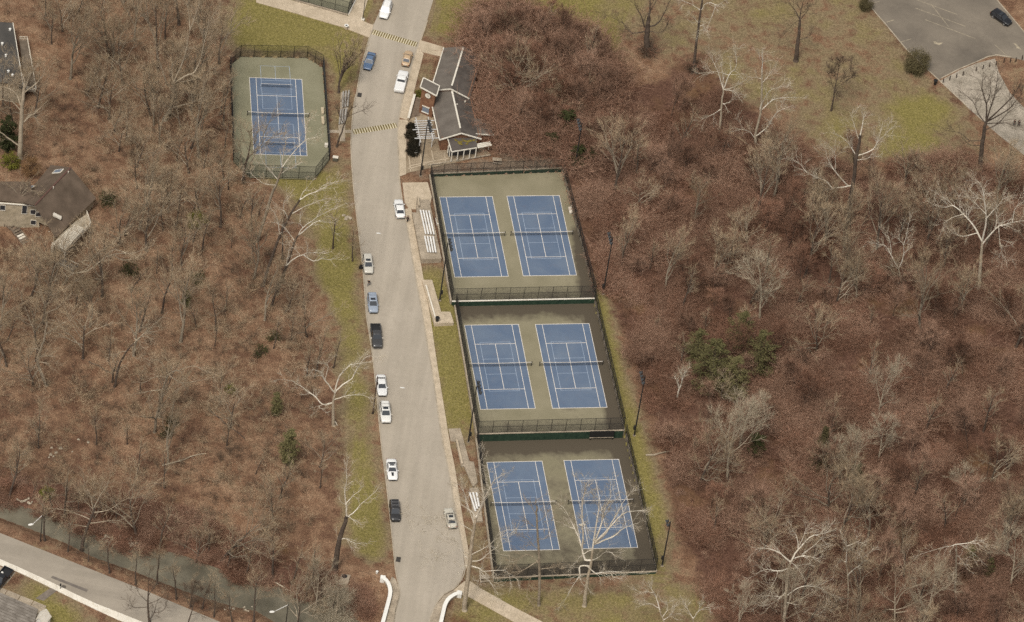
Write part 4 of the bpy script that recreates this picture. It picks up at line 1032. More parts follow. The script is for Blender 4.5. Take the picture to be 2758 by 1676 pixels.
# bits of litter on the road
lit = M_plain('litter_white', (.75, .73, .68))
for px, py, lab in ((1020, 629, 'white scrap of litter on the road by the far terrace'), (1084, 1045, 'white scrap of litter on the road opposite the parked white sedan')):
    p = P(px, py, .045); r = MB().add([(-.55, -.1, 0), (.1, -.16, .05), (.55, .02, .02), (.2, .2, .06), (-.45, .12, .03), (0, 0, .10)], [(0, 1, 5), (1, 2, 5), (2, 3, 5), (3, 4, 5), (4, 0, 5), (4, 3, 2, 1, 0)]).build('litter', lit); r.location = (p.x, p.y, base(p.y) + .045); tag(r, lab, 'litter')
p = P(1015, 1545); r = thing('marker_post', 'white marker post on the verge by the left parapet', 'post', (p.x, p.y, base(p.y))); MB().tube((0, 0, 0), (0, 0, .55), .2, .26, 10).build('post', WHITE, r); MB().ball((0, 0, .58), .27, 10, 5, (1, 1, .5)).build('cap', WHITE, r)
# bollards along the lot
bw = M_mix('bollard_wood', (.045, .03, .022), (.09, .065, .05), 2)
bol = None; tbl = T(2460, 120, .17366)
BL = [(457, 600), (560, 555), (663, 518), (766, 485), (970, 415), (1075, 385), (1175, 352), (1280, 325), (1400, 282), (1500, 278), (1585, 270), (1682, 236)]
names_ = ['standing next to the black bin', 'second from the black bin', 'third from the black bin', 'fourth from the black bin, before the gap', 'first after the gap in the row', 'second after the gap in the row', 'third after the gap in the row', 'where the row meets the grass island', 'first on the grass island', 'second on the grass island', 'third on the grass island', 'last one by the right edge of the photo']
for (x, y), lab in zip(BL, names_):
    p = P(*tbl(x, y)); loc = (p.x, p.y, base(p.y))
    if bol is None:
        bol = thing('bollard', 'dark wooden bollard ' + lab, 'bollard', loc, 0, 'wooden bollards between the lot and the path')
        MB().tube((0, 0, -.2), (0, 0, 1.15), .11, .11, 8).build('post', bw, bol); MB().tube((0, 0, 1.15), (0, 0, 1.22), .12, .09, 8).build('cap', BLACK, bol)
    else: dup(bol, loc, label='dark wooden bollard ' + lab)
# picnic remains near the diagonal path
for px, py, lab, rz in ((1304, 1562, 'weathered picnic table under the road-side sycamore', .3), (1338, 437 , 'pale picnic bench on the earth bank behind the far terrace', .1)):
    p = P(px, py); r = thing('picnic_table', lab, 'picnic table', (p.x, p.y, base(p.y)), rz)
    for k in range(4): MB().box((0, -.33 + .22 * k, .74), (1.9, .19, .05)).build('top_plank', CONC_D, r)
    for s in (-1, 1):
        MB().box((0, s * .75, .44), (1.9, .26, .05)).build('seat_plank', CONC_D, r)
        MB().beam((s * .7, -.7, .05), (s * .7, .25, .72), .09, .09).beam((s * .7, .7, .05), (s * .7, -.25, .72), .09, .09).build('leg', CONC_D, r)

# ------------------------------------------------------------------ houses
BEIGE = M_mix('beige_siding', (.33, .275, .19), (.43, .36, .26), .6, fine=(1.5, .2))
HROOF = roof_mat('brown_black_shingles', (.090, .066, .047), (.160, .118, .086), .35)
WOOD = M_mix('grey_deck_wood', (.30, .255, .185), (.43, .37, .28), 1.0)
SLATW = M_mix('pale_slat', (.55, .49, .39), (.74, .67, .55), 1.2)
hz = base(P(110, 600).y); th5 = T(0, 420, .1737); oo = PZ(110, 600, hz)
hs_ = thing('house', 'beige house with a steep brown-black roof and slatted deck in the left wood', 'house', oo)
Q = lambda x, y, h: PZ(*th5(x, y), hz + h)
A0, A1 = Q(1100, 180, 7.6), Q(545, 765, 7.6); E0, E1 = Q(1490, 655, 3.4), Q(870, 1270, 3.4); L0, L1 = Q(790, 140, 4.0), Q(300, 720, 4.0)
Lm = Q(500, 420, 4.0)
plate([A0, A1, E1, E0], .2, 'roof', HROOF, hs_, oo); plate([A0, A1, L1, L0], .2, 'roof', HROOF, hs_, oo)
rid = MB().beam(A0 + Vector((0, 0, .06)) - oo, A1 + Vector((0, 0, .06)) - oo, .3, .1).build('ridge_cap', M_plain('reddish_ridge', (.12, .06, .045), .9), hs_)
# left wing roof, eave over the long beige wall
B0, B1, B2, B3 = Q(-520, 470, 7.0), Q(300, 420, 7.0), Q(530, 755, 4.6), Q(-520, 640, 4.6)
plate([Q(-300, 395, 7.2), Q(470, 400, 7.0), B2, B3], .2, 'roof', HROOF, hs_, oo)
# gable wall facing the creek, below the rake of the main roof
R1 = Q(790, 1060, 3.6); w = MB()
def wallpoly(pts, th=.25):
    p = [q - oo for q in pts]; n = wn * th; k = len(p)
    return MB().add([tuple(q) for q in p] + [tuple(q - n) for q in p], [tuple(range(k)), tuple(range(2 * k - 1, k - 1, -1))] + [(i, i + k, (i + 1) % k + k, (i + 1) % k) for i in range(k)])
def ground_under(q, z): return Vector((q.x, q.y, z))
WL, WM, WR = Q(-520, 690, 4.4), Q(545, 770, 4.4), None
# place the wall in the vertical plane through WL and WM
wd_ = (WM - WL); wd_.z = 0; wd_.normalize(); wn = Vector((wd_.y, -wd_.x, 0))
def onwall(x, y, off=0.0):
    d = ray(*th5(x, y)); p0 = WM; t = (p0 - Vector(CAM)).dot(wn) / Vector(d).dot(wn); return Vector(CAM) + Vector(d) * t + wn * off
wpts = [onwall(-520, 690), onwall(545, 770), onwall(790, 1035), onwall(785, 1110), onwall(600, 1030), onwall(620, 1160), onwall(640, 1420), onwall(-520, 640 + 620)]
wallpoly(wpts).build('wall', BEIGE, hs_)
m = MB()
for a, b in (((-520, 688), (545, 768)), ((545, 768), (790, 1035)), ((790, 1035), (785, 1110))): m.beam(onwall(*a, .12) - oo, onwall(*b, .12) - oo, .22, .18)
m.build('fascia', TRIM, hs_)
for x, y, w_, h_ in ((380, 830, .95, 2.2), (513, 868, 1.0, 1.15), (595, 903, 1.0, 1.15), (517, 1030, 1.0, 1.15), (40, 800, 1.0, 1.3)):
    c_ = onwall(x, y, .05) - oo
    wnw = MB().beam(c_ - wd_ * w_ / 2, c_ + wd_ * w_ / 2, .08, h_).build('window', GLASS, hs_)
    f = MB()
    for s in (-1, 1): f.beam(c_ - wd_ * (w_ / 2 + .1) + Vector((0, 0, s * (h_ / 2 + .05))) + wn * .04, c_ + wd_ * (w_ / 2 + .1) + Vector((0, 0, s * (h_ / 2 + .05))) + wn * .04, .1, .1).beam(c_ + wd_ * s * (w_ / 2 + .05) - Vector((0, 0, h_ / 2)) + wn * .04, c_ + wd_ * s * (w_ / 2 + .05) + Vector((0, 0, h_ / 2)) + wn * .04, .1, .1, up=wn)
    f.build('frame', TRIM, wnw)
bw_ = MB()
for a, b in ((E0.lerp(A0, .12), E1.lerp(A1, .12)), (L0.lerp(A0, .1), L1.lerp(A1, .1))): wallbetween(bw_, a, b, hz - 5, a.z - .4, b.z - .4, oo)
wallbetween(bw_, E0.lerp(A0, .12), L0.lerp(A0, .1), hz - 5, 3.6 + hz, 3.6 + hz, oo)
bw_.build('wall', BEIGE, hs_)
# skylights and vents
for x, y, s, slope in ((900, 245, 1.15, 'l'), (487, 487, .65, 'l')):
    a = A0 if slope == 'l' else A0
    nrm = (A1 - A0).cross(L0 - A0).normalized(); nrm = nrm if nrm.z > 0 else -nrm
    d = Vector(ray(*th5(x, y))); t = (A0 - Vector(CAM)).dot(nrm) / d.dot(nrm); c_ = Vector(CAM) + d * t + nrm * .06 - oo
    u = (A1 - A0).normalized(); v = nrm.cross(u)
    sk = MB().hexa([c_ + u * i * s * .6 + v * j * s + nrm * k for k in (-.05, .1) for i, j in ((-1, -1), (1, -1), (1, 1), (-1, 1))]).build('skylight', PALE, hs_)
    MB().hexa([c_ + u * i * s * .45 + v * j * s * .8 + nrm * k for k in (.1, .13) for i, j in ((-1, -1), (1, -1), (1, 1), (-1, 1))]).build('pane', GLASSB, sk)
nr2 = (A1 - A0).cross(E0 - A0).normalized(); nr2 = nr2 if nr2.z > 0 else -nr2
def onroof(x, y, off=0.0):
    d = Vector(ray(*th5(x, y))); t = (A0 - Vector(CAM)).dot(nr2) / d.dot(nr2); return Vector(CAM) + d * t + nr2 * off - oo
a, b = onroof(815, 915, .3), onroof(935, 975, .3); MB().beam(a, b, .8, .35).build('roof_hatch', PALE, hs_)
for x, y in ((1060, 262), (828, 503)): c_ = onroof(x, y); MB().tube(c_, c_ + Vector((0, 0, .4)), .12, .12, 8).build('roof_vent', PALE, hs_)
# deck with slatted pergola
dk = 2.9; D = lambda x, y, h=dk: PZ(*th5(x, y), hz + h)
dp = [D(1340, 905), D(1405, 1090), D(1010, 1500), D(800, 1400), D(930, 1230), D(1180, 1010)]
MB().prism([p - oo for p in dp], .25).build('deck_floor', WOOD, hs_)
rl_ = MB()
for a, b in ((0, 1), (1, 2), (2, 3)):
    for h in (.25, .6, 1.0): rl_.beam(dp[a] + Vector((0, 0, h)) - oo, dp[b] + Vector((0, 0, h)) - oo, .12 if h == 1.0 else .05, .06)
    n_ = max(3, int((dp[b] - dp[a]).length / .35))
    for i in range(n_ + 1): p = dp[a].lerp(dp[b], i / n_) - oo; rl_.box((p.x, p.y, p.z + .5), (.06, .06, 1.0))
rl_.build('railing', SLATW, hs_)
for p in dp[:5]: MB().box((p.x - oo.x, p.y - oo.y, -1.7), (.2, .2, 9)).build('post', WOOD, hs_)
ph2 = dk + 2.3; pq = [PZ(*th5(x, y), hz + ph2) for x, y in ((1165, 1065), (1290, 1130), (1010, 1450), (810, 1365))]
for k in range(22):
    a, b = pq[0].lerp(pq[3], k / 21) - oo, pq[1].lerp(pq[2], k / 21) - oo; MB().beam(a, b, .14, .14).build('slat', SLATW, hs_)
m = MB()
for a, b in ((0, 3), (1, 2)): m.beam(pq[a] - oo - Vector((0, 0, .16)), pq[b] - oo - Vector((0, 0, .16)), .14, .2)
m.build('pergola_beam', SLATW, hs_)
for p in pq: MB().box((p.x - oo.x, p.y - oo.y, dk + 1.1), (.14, .14, 2.2)).build('post', SLATW, hs_)
# railed corner porch
m = MB(); cq = [onwall(625, 1160, .9) - oo, onwall(770, 1130, .9) - oo, onwall(765, 1245, .9) - oo, onwall(630, 1250, .9) - oo]
for i in range(4): m.beam(cq[i], cq[(i + 1) % 4], .12, .12, up=wn)
m.build('porch_rail', SLATW, hs_)
MB().add([tuple(p - wn * .3) for p in cq], [(0, 1, 2, 3)]).build('porch_screen', GLASS, hs_)
# timber terraces and steps beside it
tm = M_mix('old_timber', (.10, .075, .055), (.24, .19, .14), 1.5)
for i, (x, y) in enumerate(((20, 985), (70, 1030), (150, 1080), (200, 1120))):
    p = G(*th5(x, y)); r = thing('planter', ['timber planter at the left edge above the house steps', 'second timber planter from the left edge below the house', 'third timber planter from the left edge below the house', 'timber planter next to the wooden steps below the house'][i], 'planter', p, -.75)
    for sx, sy, dx, dy in ((0, .7, 1.8, .14), (0, -.7, 1.8, .14), (.9, 0, .14, 1.4), (-.9, 0, .14, 1.4)): MB().box((sx, sy, .2), (dx, dy, .5)).build('timber', tm, r)
    MB().box((0, 0, .1), (1.7, 1.3, .3)).build('soil', bedm, r)
p = G(*th5(330, 1265)); st = thing('garden_steps', 'wooden steps with pale treads on the slope below the beige house', 'steps', p, -.75)
for k in range(6): MB().box((-1.6 + .62 * k, 0, .55 - .14 * k), (.5, 1.5, .12)).build('tread', PALE if k in (2, 3) else tm, st)
for s in (-1, 1): MB().beam((-1.9, s * .85, .62), (1.8, s * .85, -.2), .12, .3).build('stringer', tm, st)
p = G(*t5(650, 1070)); sw = thing('porch_platform', 'dark railed porch frame below the deck of the beige house', 'porch', p, -.4)
MB().box((0, 0, .5), (3.6, 1.8, .15)).build('floor', M_plain('slate_boards', (.09, .09, .09)), sw)
for s in (-1, 1): MB().box((0, s * .95, 1.1), (3.7, .09, .09)).build('rail', SLATW, sw)
for sx in (-1, 1):
    for sy in (-1, 1): MB().box((sx * 1.8, sy * .95, .6), (.1, .1, 1.3)).build('post', SLATW, sw)

# grey roofed house at the upper left edge
gz = base(P(30, 160).y); oo = PZ(30, 160, gz); tq = T(0, 40, .1737)
gh = thing('house', 'long low house with a dark grey roof and white vents at the upper left edge', 'house', oo)
Q = lambda x, y, h: PZ(*tq(x, y), gz + h)
GR = roof_mat('charcoal_shingles', (.058, .055, .051), (.112, .102, .090), .3)
r0, r1, e0, e1, l0, l1 = Q(-190, 100, 5.5), Q(130, 1060, 5.5), Q(200, 125, 4.2), Q(370, 1150, 4.2), Q(-560, 80, 4.2), Q(-180, 1050, 4.2)
plate([r0, r1, e1, e0], .18, 'roof', GR, gh, oo); plate([r0, r1, l1, l0], .18, 'roof', GR, gh, oo)
m = MB().beam(e0 - oo, e1 - oo, .14, .2).build('fascia', TRIM, gh)
m = MB(); wallbetween(m, e0.lerp(r0, .1), e1.lerp(r1, .1), gz - 1, gz + 4, gz + 4, oo); wallbetween(m, e1.lerp(r1, .1).lerp(e0, .03), l1.lerp(r1, .1).lerp(l0, .03), gz - 1, gz + 4, gz + 4, oo); m.build('wall', BEIGE, gh)
ng = (r1 - r0).cross(e0 - r0).normalized(); ng = ng if ng.z > 0 else -ng
for x, y in ((155, 240), (35, 460), (92, 642), (192, 948), (130, 890)):
    d = Vector(ray(*tq(x, y))); t = (r0 - Vector(CAM)).dot(ng) / d.dot(ng); c_ = Vector(CAM) + d * t - oo
    MB().tube(c_ - Vector((0, 0, .1)), c_ + Vector((0, 0, .35)), .22, .2, 10).ball((c_.x, c_.y, c_.z + .38), .3, 10, 5, (1, 1, .5)).build('roof_vent', WHITE, gh)
dkp = [Q(300, 395, 1.6), Q(420, 395, 1.6), Q(560, 1200, 1.6), Q(390, 1170, 1.6)]
MB().prism([p - oo for p in dkp], .2).build('deck_floor', M_mix('dark_deck', (.12, .095, .07), (.20, .16, .12), 1), gh)
m = MB()
for a, b in ((0, 1), (1, 2), (2, 3)):
    for h in (.5, 1.0): m.beam(dkp[a] + Vector((0, 0, h)) - oo, dkp[b] + Vector((0, 0, h)) - oo, .08, .08)
    for i in range(8): p = dkp[a].lerp(dkp[b], i / 7) - oo; m.box((p.x, p.y, p.z + .5), (.07, .07, 1))
m.build('railing', SLATW, gh)

# bottom left house
bz = base(P(60, 1650).y); oo = PZ(60, 1660, bz); tl = T(0, 1500, .11757)
bh = thing('house', 'house with a worn grey-brown roof and white gable at the bottom left corner', 'house', oo)
Q = lambda x, y, h: PZ(*tl(x, y), bz + h)
WR = roof_mat('worn_grey_shingles', (.15, .128, .105), (.30, .265, .225), .8)
ev0, ev1, ri0, ri1 = Q(-900, 420, 3.0), Q(880, 1200, 3.0), Q(-1250, 1350, 4.6), Q(560, 2150, 4.6)
plate([ev0, ev1, ri1, ri0], .18, 'roof', WR, bh, oo)
nb_ = (ev1 - ev0).cross(ri0 - ev0).normalized(); nb_ = nb_ if nb_.z > 0 else -nb_
WR2 = roof_mat('darker_shingles', (.11, .093, .076), (.20, .172, .142), 1.2)
for k in range(1, 15):                                   # shingle courses
    a, b = ev0.lerp(ri0, k / 15), ev1.lerp(ri1, k / 15); MB().beam(a + nb_ * .03 - oo, b + nb_ * .03 - oo, .07, .05, up=nb_).build('shingle_course', WR2, bh)
m = MB(); wallbetween(m, ev0.lerp(ri0, .06), ev1.lerp(ri1, .06), bz - .6, bz + 2.9, bz + 2.9, oo); wallbetween(m, ev1.lerp(ri1, .06).lerp(ev0, .02), ri1, bz - .6, bz + 2.9, bz + 4.4, oo); m.build('wall', BEIGE, bh)
g0 = Q(1050, 1420, 0); gd = (ev1 - ev0).normalized(); gd.z = 0; gn = Vector((gd.y, -gd.x, 0))
gp = MB(); c_ = Q(1045, 1400, 1.2)
gq = [c_ - gd * 1.0 + Vector((0, 0, -1.4)), c_ + gd * 1.0 + Vector((0, 0, -1.4)), c_ + gd * 1.0 + Vector((0, 0, 1.3)), c_ + Vector((0, 0, 2.6)), c_ - gd * 1.0 + Vector((0, 0, 1.3))]
gp.add([tuple(p - oo) for p in gq] + [tuple(p - oo + gn * 2.6) for p in gq], [(4, 3, 2, 1, 0), (5, 6, 7, 8, 9), (0, 1, 6, 5), (1, 2, 7, 6), (4, 0, 5, 9)])
gp.build('porch_gable', WHITE, bh)
plate([gq[3], gq[3] + gn * 2.8, gq[2] + gd * .25 + gn * 2.8 - Vector((0, 0, .2)), gq[2] + gd * .25 - Vector((0, 0, .2))], .1, 'porch_roof', PALE, bh, oo)
plate([gq[3], gq[3] + gn * 2.8, gq[4] - gd * .25 + gn * 2.8 - Vector((0, 0, .2)), gq[4] - gd * .25 - Vector((0, 0, .2))], .1, 'porch_roof', PALE, bh, oo)
# its paved front strip, walk, drive and mailbox
ps = None
for i in range(5):
    q = [tl(-420 + 300 * i + dx, 520 + 122 * i + dy) for dx, dy in ((0, 0), (285, 116), (150, 340), (-140, 225))]
    mb = MB().prism([P(x, y, .10) for x, y in q], .3)
    if ps is None: ps = tag(mb.build('patio', CONC_D), kind='structure')
    else: mb.build('slab', CONC_D, ps)
structure('path', MB().sheet([P(*tl(x, y), .03) for x, y in [(1190, 690), (1335, 750), (1000, 1010), (810, 950)]]), M_mix('dark_walk', (.15, .125, .10), (.22, .18, .145), 1, world=True))
structure('driveway', MB().sheet([P(*tl(x, y), .03) for x, y in [(-300, 110), (0, 220), (360, 360), (200, 560), (70, 690), (-300, 800)]]), CONC_D)
p = P(*tl(1380, 740)); mb_ = thing('mailbox', 'dark mailbox on a post at the head of the short walk, lower left', 'mailbox', (p.x, p.y, base(p.y)))
MB().box((0, 0, .5), (.1, .1, 1.1)).build('post', BLACK, mb_); MB().box((0, 0, 1.15), (.25, .5, .25)).build('box', BLACK, mb_); MB().box((.15, .1, 1.25), (.02, .05, .2)).build('flag', PALE, mb_)
p = P(*tl(1465, 680), .17); mh = thing('manhole_cover', 'round iron cover in the pale lower sidewalk', 'manhole cover', (p.x, p.y, base(p.y) + .15)); MB().tube((0, 0, -.02), (0, 0, .02), .36, .36, 16).build('cover', M_plain('iron2', (.12, .10, .08)), mh)
# ------------------------------------------------------------------ vehicles (local +Y is forward)
def paint(name, c, rough=.3):
    m, nt, bs = newmat(name); bs.inputs['Base Color'].default_value = tuple(c) + (1,); bs.inputs['Roughness'].default_value = rough
    bs.inputs['Coat Weight'].default_value = .35; bs.inputs['Coat Roughness'].default_value = .12
    f = noise(nt, 1.5, 3, objco(nt)); nt.links.new(ramp(nt, f, .3, .7, tuple(x * .93 for x in c), c), bs.inputs['Base Color']); return m
CGLASS = M_plain('car_glass', (.030, .034, .040), .10, spec=.7)
TYRE = M_plain('tyre_rubber', (.018, .017, .016), .9); RIM = M_plain('alloy', (.42, .41, .40), .35, .6)
HEADL = M_plain('headlight_glass', (.62, .62, .60), .15); TAILL = M_plain('taillight_red', (.22, .015, .012), .25); PLATE = M_plain('plate_white', (.6, .6, .58))
TRIMB = M_plain('black_trim', (.020, .020, .021), .5)
def loft(sts, cap=True):
    mb = MB(); n = len(sts[0]); 
    for s in sts: mb.v += [tuple(p) for p in s]
    for i in range(len(sts) - 1):
        for k in range(n): mb.f.append((i * n + k, i * n + (k + 1) % n, (i + 1) * n + (k + 1) % n, (i + 1) * n + k))
    mb.f += [tuple(range(n - 1, -1, -1)), tuple(range((len(sts) - 1) * n, len(sts) * n))]; return mb
SHAPES = {   # body stations from tail to nose: (y/L, half width/W, top z); glasshouse: (base rear, roof rear, roof front, base front) as y/L; height
    'sedan': dict(L=4.85, W=1.84, Hh=1.45, belt=.93, st=[(-.5, .37, .80), (-.485, .45, .96), (-.38, .485, 1.00), (-.1, .50, .95), (.18, .50, .94), (.36, .475, .84), (.455, .43, .74), (.5, .33, .62)], gh=(-.37, -.20, .05, .21)),
    'coupe': dict(L=4.8, W=1.90, Hh=1.37, belt=.90, st=[(-.5, .38, .82), (-.48, .46, .97), (-.36, .50, .98), (-.1, .49, .90), (.14, .49, .90), (.36, .485, .85), (.46, .44, .76), (.5, .36, .62)], gh=(-.36, -.17, .00, .15)),
    'suv': dict(L=4.75, W=1.90, Hh=1.72, belt=1.06, st=[(-.5, .42, 1.00), (-.49, .47, 1.08), (-.35, .49, 1.08), (0, .50, 1.06), (.2, .50, 1.05), (.36, .485, .99), (.46, .45, .90), (.5, .37, .74)], gh=(-.485, -.41, .07, .23)),
    'wagon': dict(L=4.55, W=1.80, Hh=1.58, belt=.98, st=[(-.5, .42, .9), (-.485, .46, 1.0), (-.3, .49, 1.0), (0, .50, .98), (.2, .50, .97), (.36, .48, .9), (.46, .44, .8), (.5, .36, .66)], gh=(-.47, -.36, .06, .24)),
    'pickup': dict(L=5.85, W=2.02, Hh=1.90, belt=1.18, st=[(-.5, .47, 1.10), (-.49, .49, 1.16), (-.3, .50, 1.16), (0, .50, 1.18), (.2, .50, 1.17), (.36, .49, 1.12), (.46, .47, 1.04), (.5, .42, .86)], gh=(-.12, -.09, .10, .20)),
}
def vehicle(kind, px, a, b, col, label, extras=(), group=None, scale=1.0, roofcol=None):
    scale *= 1.08; s = SHAPES[kind]; L, W_, Hh, belt = s['L'] * scale, s['W'] * scale, s['Hh'], s['belt']
    name = {'sedan': 'parked_car', 'coupe': 'parked_car', 'suv': 'parked_suv', 'wagon': 'parked_car', 'pickup': 'pickup_truck'}[kind]
    r = thing(name, label, {'suv': 'SUV', 'pickup': 'pickup truck'}.get(kind, 'car'), group=group)
    p = P(px[0], px[1], .75); A, B = P(*a), P(*b); hd = ((B - A).x, (B - A).y); lay(r, p, hd, .037)
    cm = paint('paint_' + name, col); sts = []
    for y, hw_, zt in s['st']:
        w_ = hw_ * W_; z0 = .34 if abs(y) > .47 else .24; half = [(w_ * .90, z0), (w_, z0 + .18), (w_, zt * .74), (w_ * .96, zt * .93), (w_ * .86, zt), (w_ * .4, zt + .025)]
        sts.append([(x, y * L, z) for x, z in half] + [(-x, y * L, z) for x, z in half[::-1]])
    if kind == 'pickup' and 'open_bed' in extras:             # cut: low floor, two sides, tailgate
        front = [q for q, (y, _, _) in zip(sts, s['st']) if y >= -.05]
        y0 = -.13 * L; k = [(x, y0, z) for x, _, z in front[0]]
        loft([k] + front).build('body', cm, r, True)
        bd = MB(); hw_ = W_ * .495
        bd.box((0, (-.5 * L + y0) / 2, .55), (W_ * .96, y0 + .5 * L, .32))
        for sx in (-1, 1): bd.box((sx * (hw_ - .08), (-.5 * L + y0) / 2, .93), (.16, y0 + .5 * L - .01, .46))
        bd.box((0, -.5 * L + .05, .93), (W_ * .9, .1, .44)); bd.build('bed', cm, r)
        MB().box((0, (-.5 * L + y0) / 2, .72), (W_ * .8, y0 + .5 * L - .2, .03)).build('bed_liner', TRIMB, r)
    else: loft(sts).build('body', cm, r, True)
    yb0, yr0, yr1, yb1 = [q * L for q in s['gh']]; wb, wr = W_ * .45, W_ * (.36 if kind in ('sedan', 'coupe') else .39); zb = belt - .02
    B_ = [(-wb, yb0, zb), (wb, yb0, zb), (wb * .97, yb1, zb), (-wb * .97, yb1, zb)]; T_ = [(-wr, yr0, Hh - .05), (wr, yr0, Hh - .05), (wr * .97, yr1, Hh - .03), (-wr * .97, yr1, Hh - .03)]
    MB().add(B_ + T_, [(0, 1, 5, 4), (1, 2, 6, 5), (2, 3, 7, 6), (3, 0, 4, 7), (4, 5, 6, 7)]).build('cabin', cm if roofcol is None else TRIMB, r)
    rf = []
    for y, e in ((yr0 - .02, .88), (yr0 + .15, 1.0), ((yr0 + yr1) / 2, 1.02), (yr1 - .15, 1.0), (yr1 + .02, .86)):
        zt = Hh - (.035 if e < .9 else 0); rf.append([(x * wr * e, y, z) for x, z in ((1.02, Hh - .07), (.97, zt - .02), (.5, zt), (-.5, zt), (-.97, zt - .02), (-1.02, Hh - .07))])
    loft(rf).build('roof', cm if roofcol is None else roofcol, r, True)
    V = [Vector(q) for q in B_ + T_]
    def pane(i, j, k, l, nm, u0=.06, u1=.94, v0=.10, v1=.90, mat=CGLASS, off=.012):
        a_, b_, c_, d_ = V[i], V[j], V[k], V[l]; n_ = (b_ - a_).cross(d_ - a_).normalized()
        f = lambda u, v: a_.lerp(b_, u).lerp(d_.lerp(c_, u), v) + n_ * off
        return MB().add([f(u0, v0), f(u1, v0), f(u1, v1), f(u0, v1)], [(0, 1, 2, 3)]).build(nm, mat, r)
    pane(2, 3, 7, 6, 'windscreen', v0=.04, v1=.93); pane(0, 1, 5, 4, 'rear_window', v0=.12 if kind in ('suv', 'wagon', 'pickup') else .05)
    if kind == 'pickup' or kind == 'coupe':
        pane(1, 2, 6, 5, 'side_window', .08, .92); pane(3, 0, 4, 7, 'side_window', .08, .92)
    else:
        for u0, u1 in ((.08, .46), (.52, .92)):
            pane(1, 2, 6, 5, 'side_window', u0, u1); pane(3, 0, 4, 7, 'side_window', u0, u1)
    # doors: thin panels standing 6 mm proud, each with its handle
    for sx in (-1, 1):
        for y0, y1 in ((-.20, -.005), (.0, .19)) if kind not in ('coupe',) else ((-.12, .14),):
            if 'open_door' in extras and sx == 1 and y0 == .0: continue
            d = MB().box((sx * (W_ * .5 + .002), (y0 + y1) / 2 * L, .62 * belt), (.012, (y1 - y0) * L, .42 * belt)).build('door', cm, r)
            MB().box((sx * (W_ * .5 + .018), (y0 * .8 + y1 * .2) * L, .76 * belt), (.03, .16, .03)).build('handle', TRIMB, d)
    wr_ = .36 if kind in ('suv', 'pickup') else .33
    if kind == 'pickup': wr_ = .40
    for sx in (-1, 1):
        for y in (-.305, .31):
            x0, x1 = sx * (W_ * .5 - .24), sx * (W_ * .5 + .012)
            wh = MB().tube((x0, y * L, wr_), (x1, y * L, wr_), wr_, wr_, 16).build('wheel', TYRE, r)
            MB().tube((x1 - sx * .01, y * L, wr_), (x1 + sx * .012, y * L, wr_), wr_ * .66, wr_ * .62, 12).build('rim', RIM, wh)
        zf, zr = s['st'][-2][2] - .08, s['st'][1][2] - .12
        MB().hexa([(sx * W_ * q, y * L, z) for z in (zf - .12, zf + .03) for q, y in ((.27, .492), (.41, .468), (.42, .445), (.28, .465))]).build('headlight', HEADL, r)
        MB().box((sx * W_ * .39, -.492 * L, zr), (W_ * .14, .08, .16)).build('taillight', TAILL, r)
        mi = MB().box((sx * (W_ * .5 + .10), yb1 - .22, belt + .02), (.24, .10, .16)).box((sx * (W_ * .5), yb1 - .22, belt - .03), (.1, .06, .05)).build('mirror', PALE if 'pale_mirrors' in extras else cm, r)
    MB().box((0, .497 * L, .48), (W_ * .62, .06, .16)).build('grille', TRIMB, r); MB().box((0, -.505 * L, .72), (.34, .03, .15)).build('licence_plate', PLATE, r)
    MB().box((0, .492 * L, .34), (W_ * .80, .10, .10)).build('bumper', TRIMB if kind != 'pickup' else RIM, r); MB().box((0, -.497 * L, .42), (W_ * .82, .08, .12)).build('bumper', TRIMB if kind != 'pickup' else RIM, r)
    zr_ = Hh + .006; ym = (yr0 + yr1) / 2
    if 'sunroof' in extras: MB().box((0, yr1 - .55, zr_), (wr * 1.25, .62, .015)).build('sunroof', CGLASS, r)
    if 'glass_roof' in extras:
        for y, l_ in ((yr1 - .55, .35), (yr1 - 1.0, .35)): MB().box((0, y, zr_), (wr * 1.2, l_, .015)).build('sunroof', CGLASS, r)
    if 'rails' in extras:
        for sx in (-1, 1): MB().box((sx * wr * .88, ym - .1, zr_ + .04), (.05, (yr1 - yr0) * .85, .05)).build('roof_rail', RIM, r)
    if 'bars' in extras:
        for y in (ym + .4, ym - .4): MB().box((0, y, zr_ + .06), (wr * 1.8, .07, .04)).build('cross_bar', RIM if 'rails' in extras else cm, r)
    if 'hood_stripe' in extras:
        MB().add([(-.24, .19 * L, .955), (.24, .19 * L, .955), (.20, .36 * L, .895), (-.20, .36 * L, .895)], [(0, 1, 2, 3)]).build('hood_vent', TRIMB, r)
    if 'bed_cover' in extras: MB().box((0, -.31 * L, 1.19), (W_ * .90, .35 * L, .05)).build('bed_cover', cm, r)
    if 'open_door' in extras:
        d = MB().box((W_ * .5 + .45, .185 * L, .62), (.95, .08, .7)).box((W_ * .5 + .42, .185 * L, 1.22), (.80, .03, .5)).build('door', TRIMB, r); d['label'] = 'open passenger door'
    return r
dn = lambda i: (ROAD_L[i], ROAD_L[i + 1])
WHITEP, LINE = (.80, .79, .76), 'vehicles parked along the park road'
vehicle('suv', (1039, 26), (1062, -40), (1030, 60), WHITEP, 'white SUV at the far end of the road, nearest the top edge', ('rails',), LINE)
vehicle('sedan', (995, 164), (1013, 110), (978, 215), (.105, .165, .270), 'slate blue car on the left kerb below the far striped hump', (), LINE, .96)
vehicle('sedan', (1097, 156), (1080, 210), (1110, 105), (.50, .355, .215), 'small tan gold sedan on the right kerb above the white pickup', (), LINE, .90)
vehicle('pickup', (1081, 219), (1067, 280), (1096, 165), WHITEP, 'large white pickup with a covered bed by the brick pavilion', ('bed_cover',), LINE)
vehicle('sedan', (1076, 561), (1083, 610), (1069, 510), WHITEP, 'white sedan on the right kerb beside the bleacher platform', (), LINE)
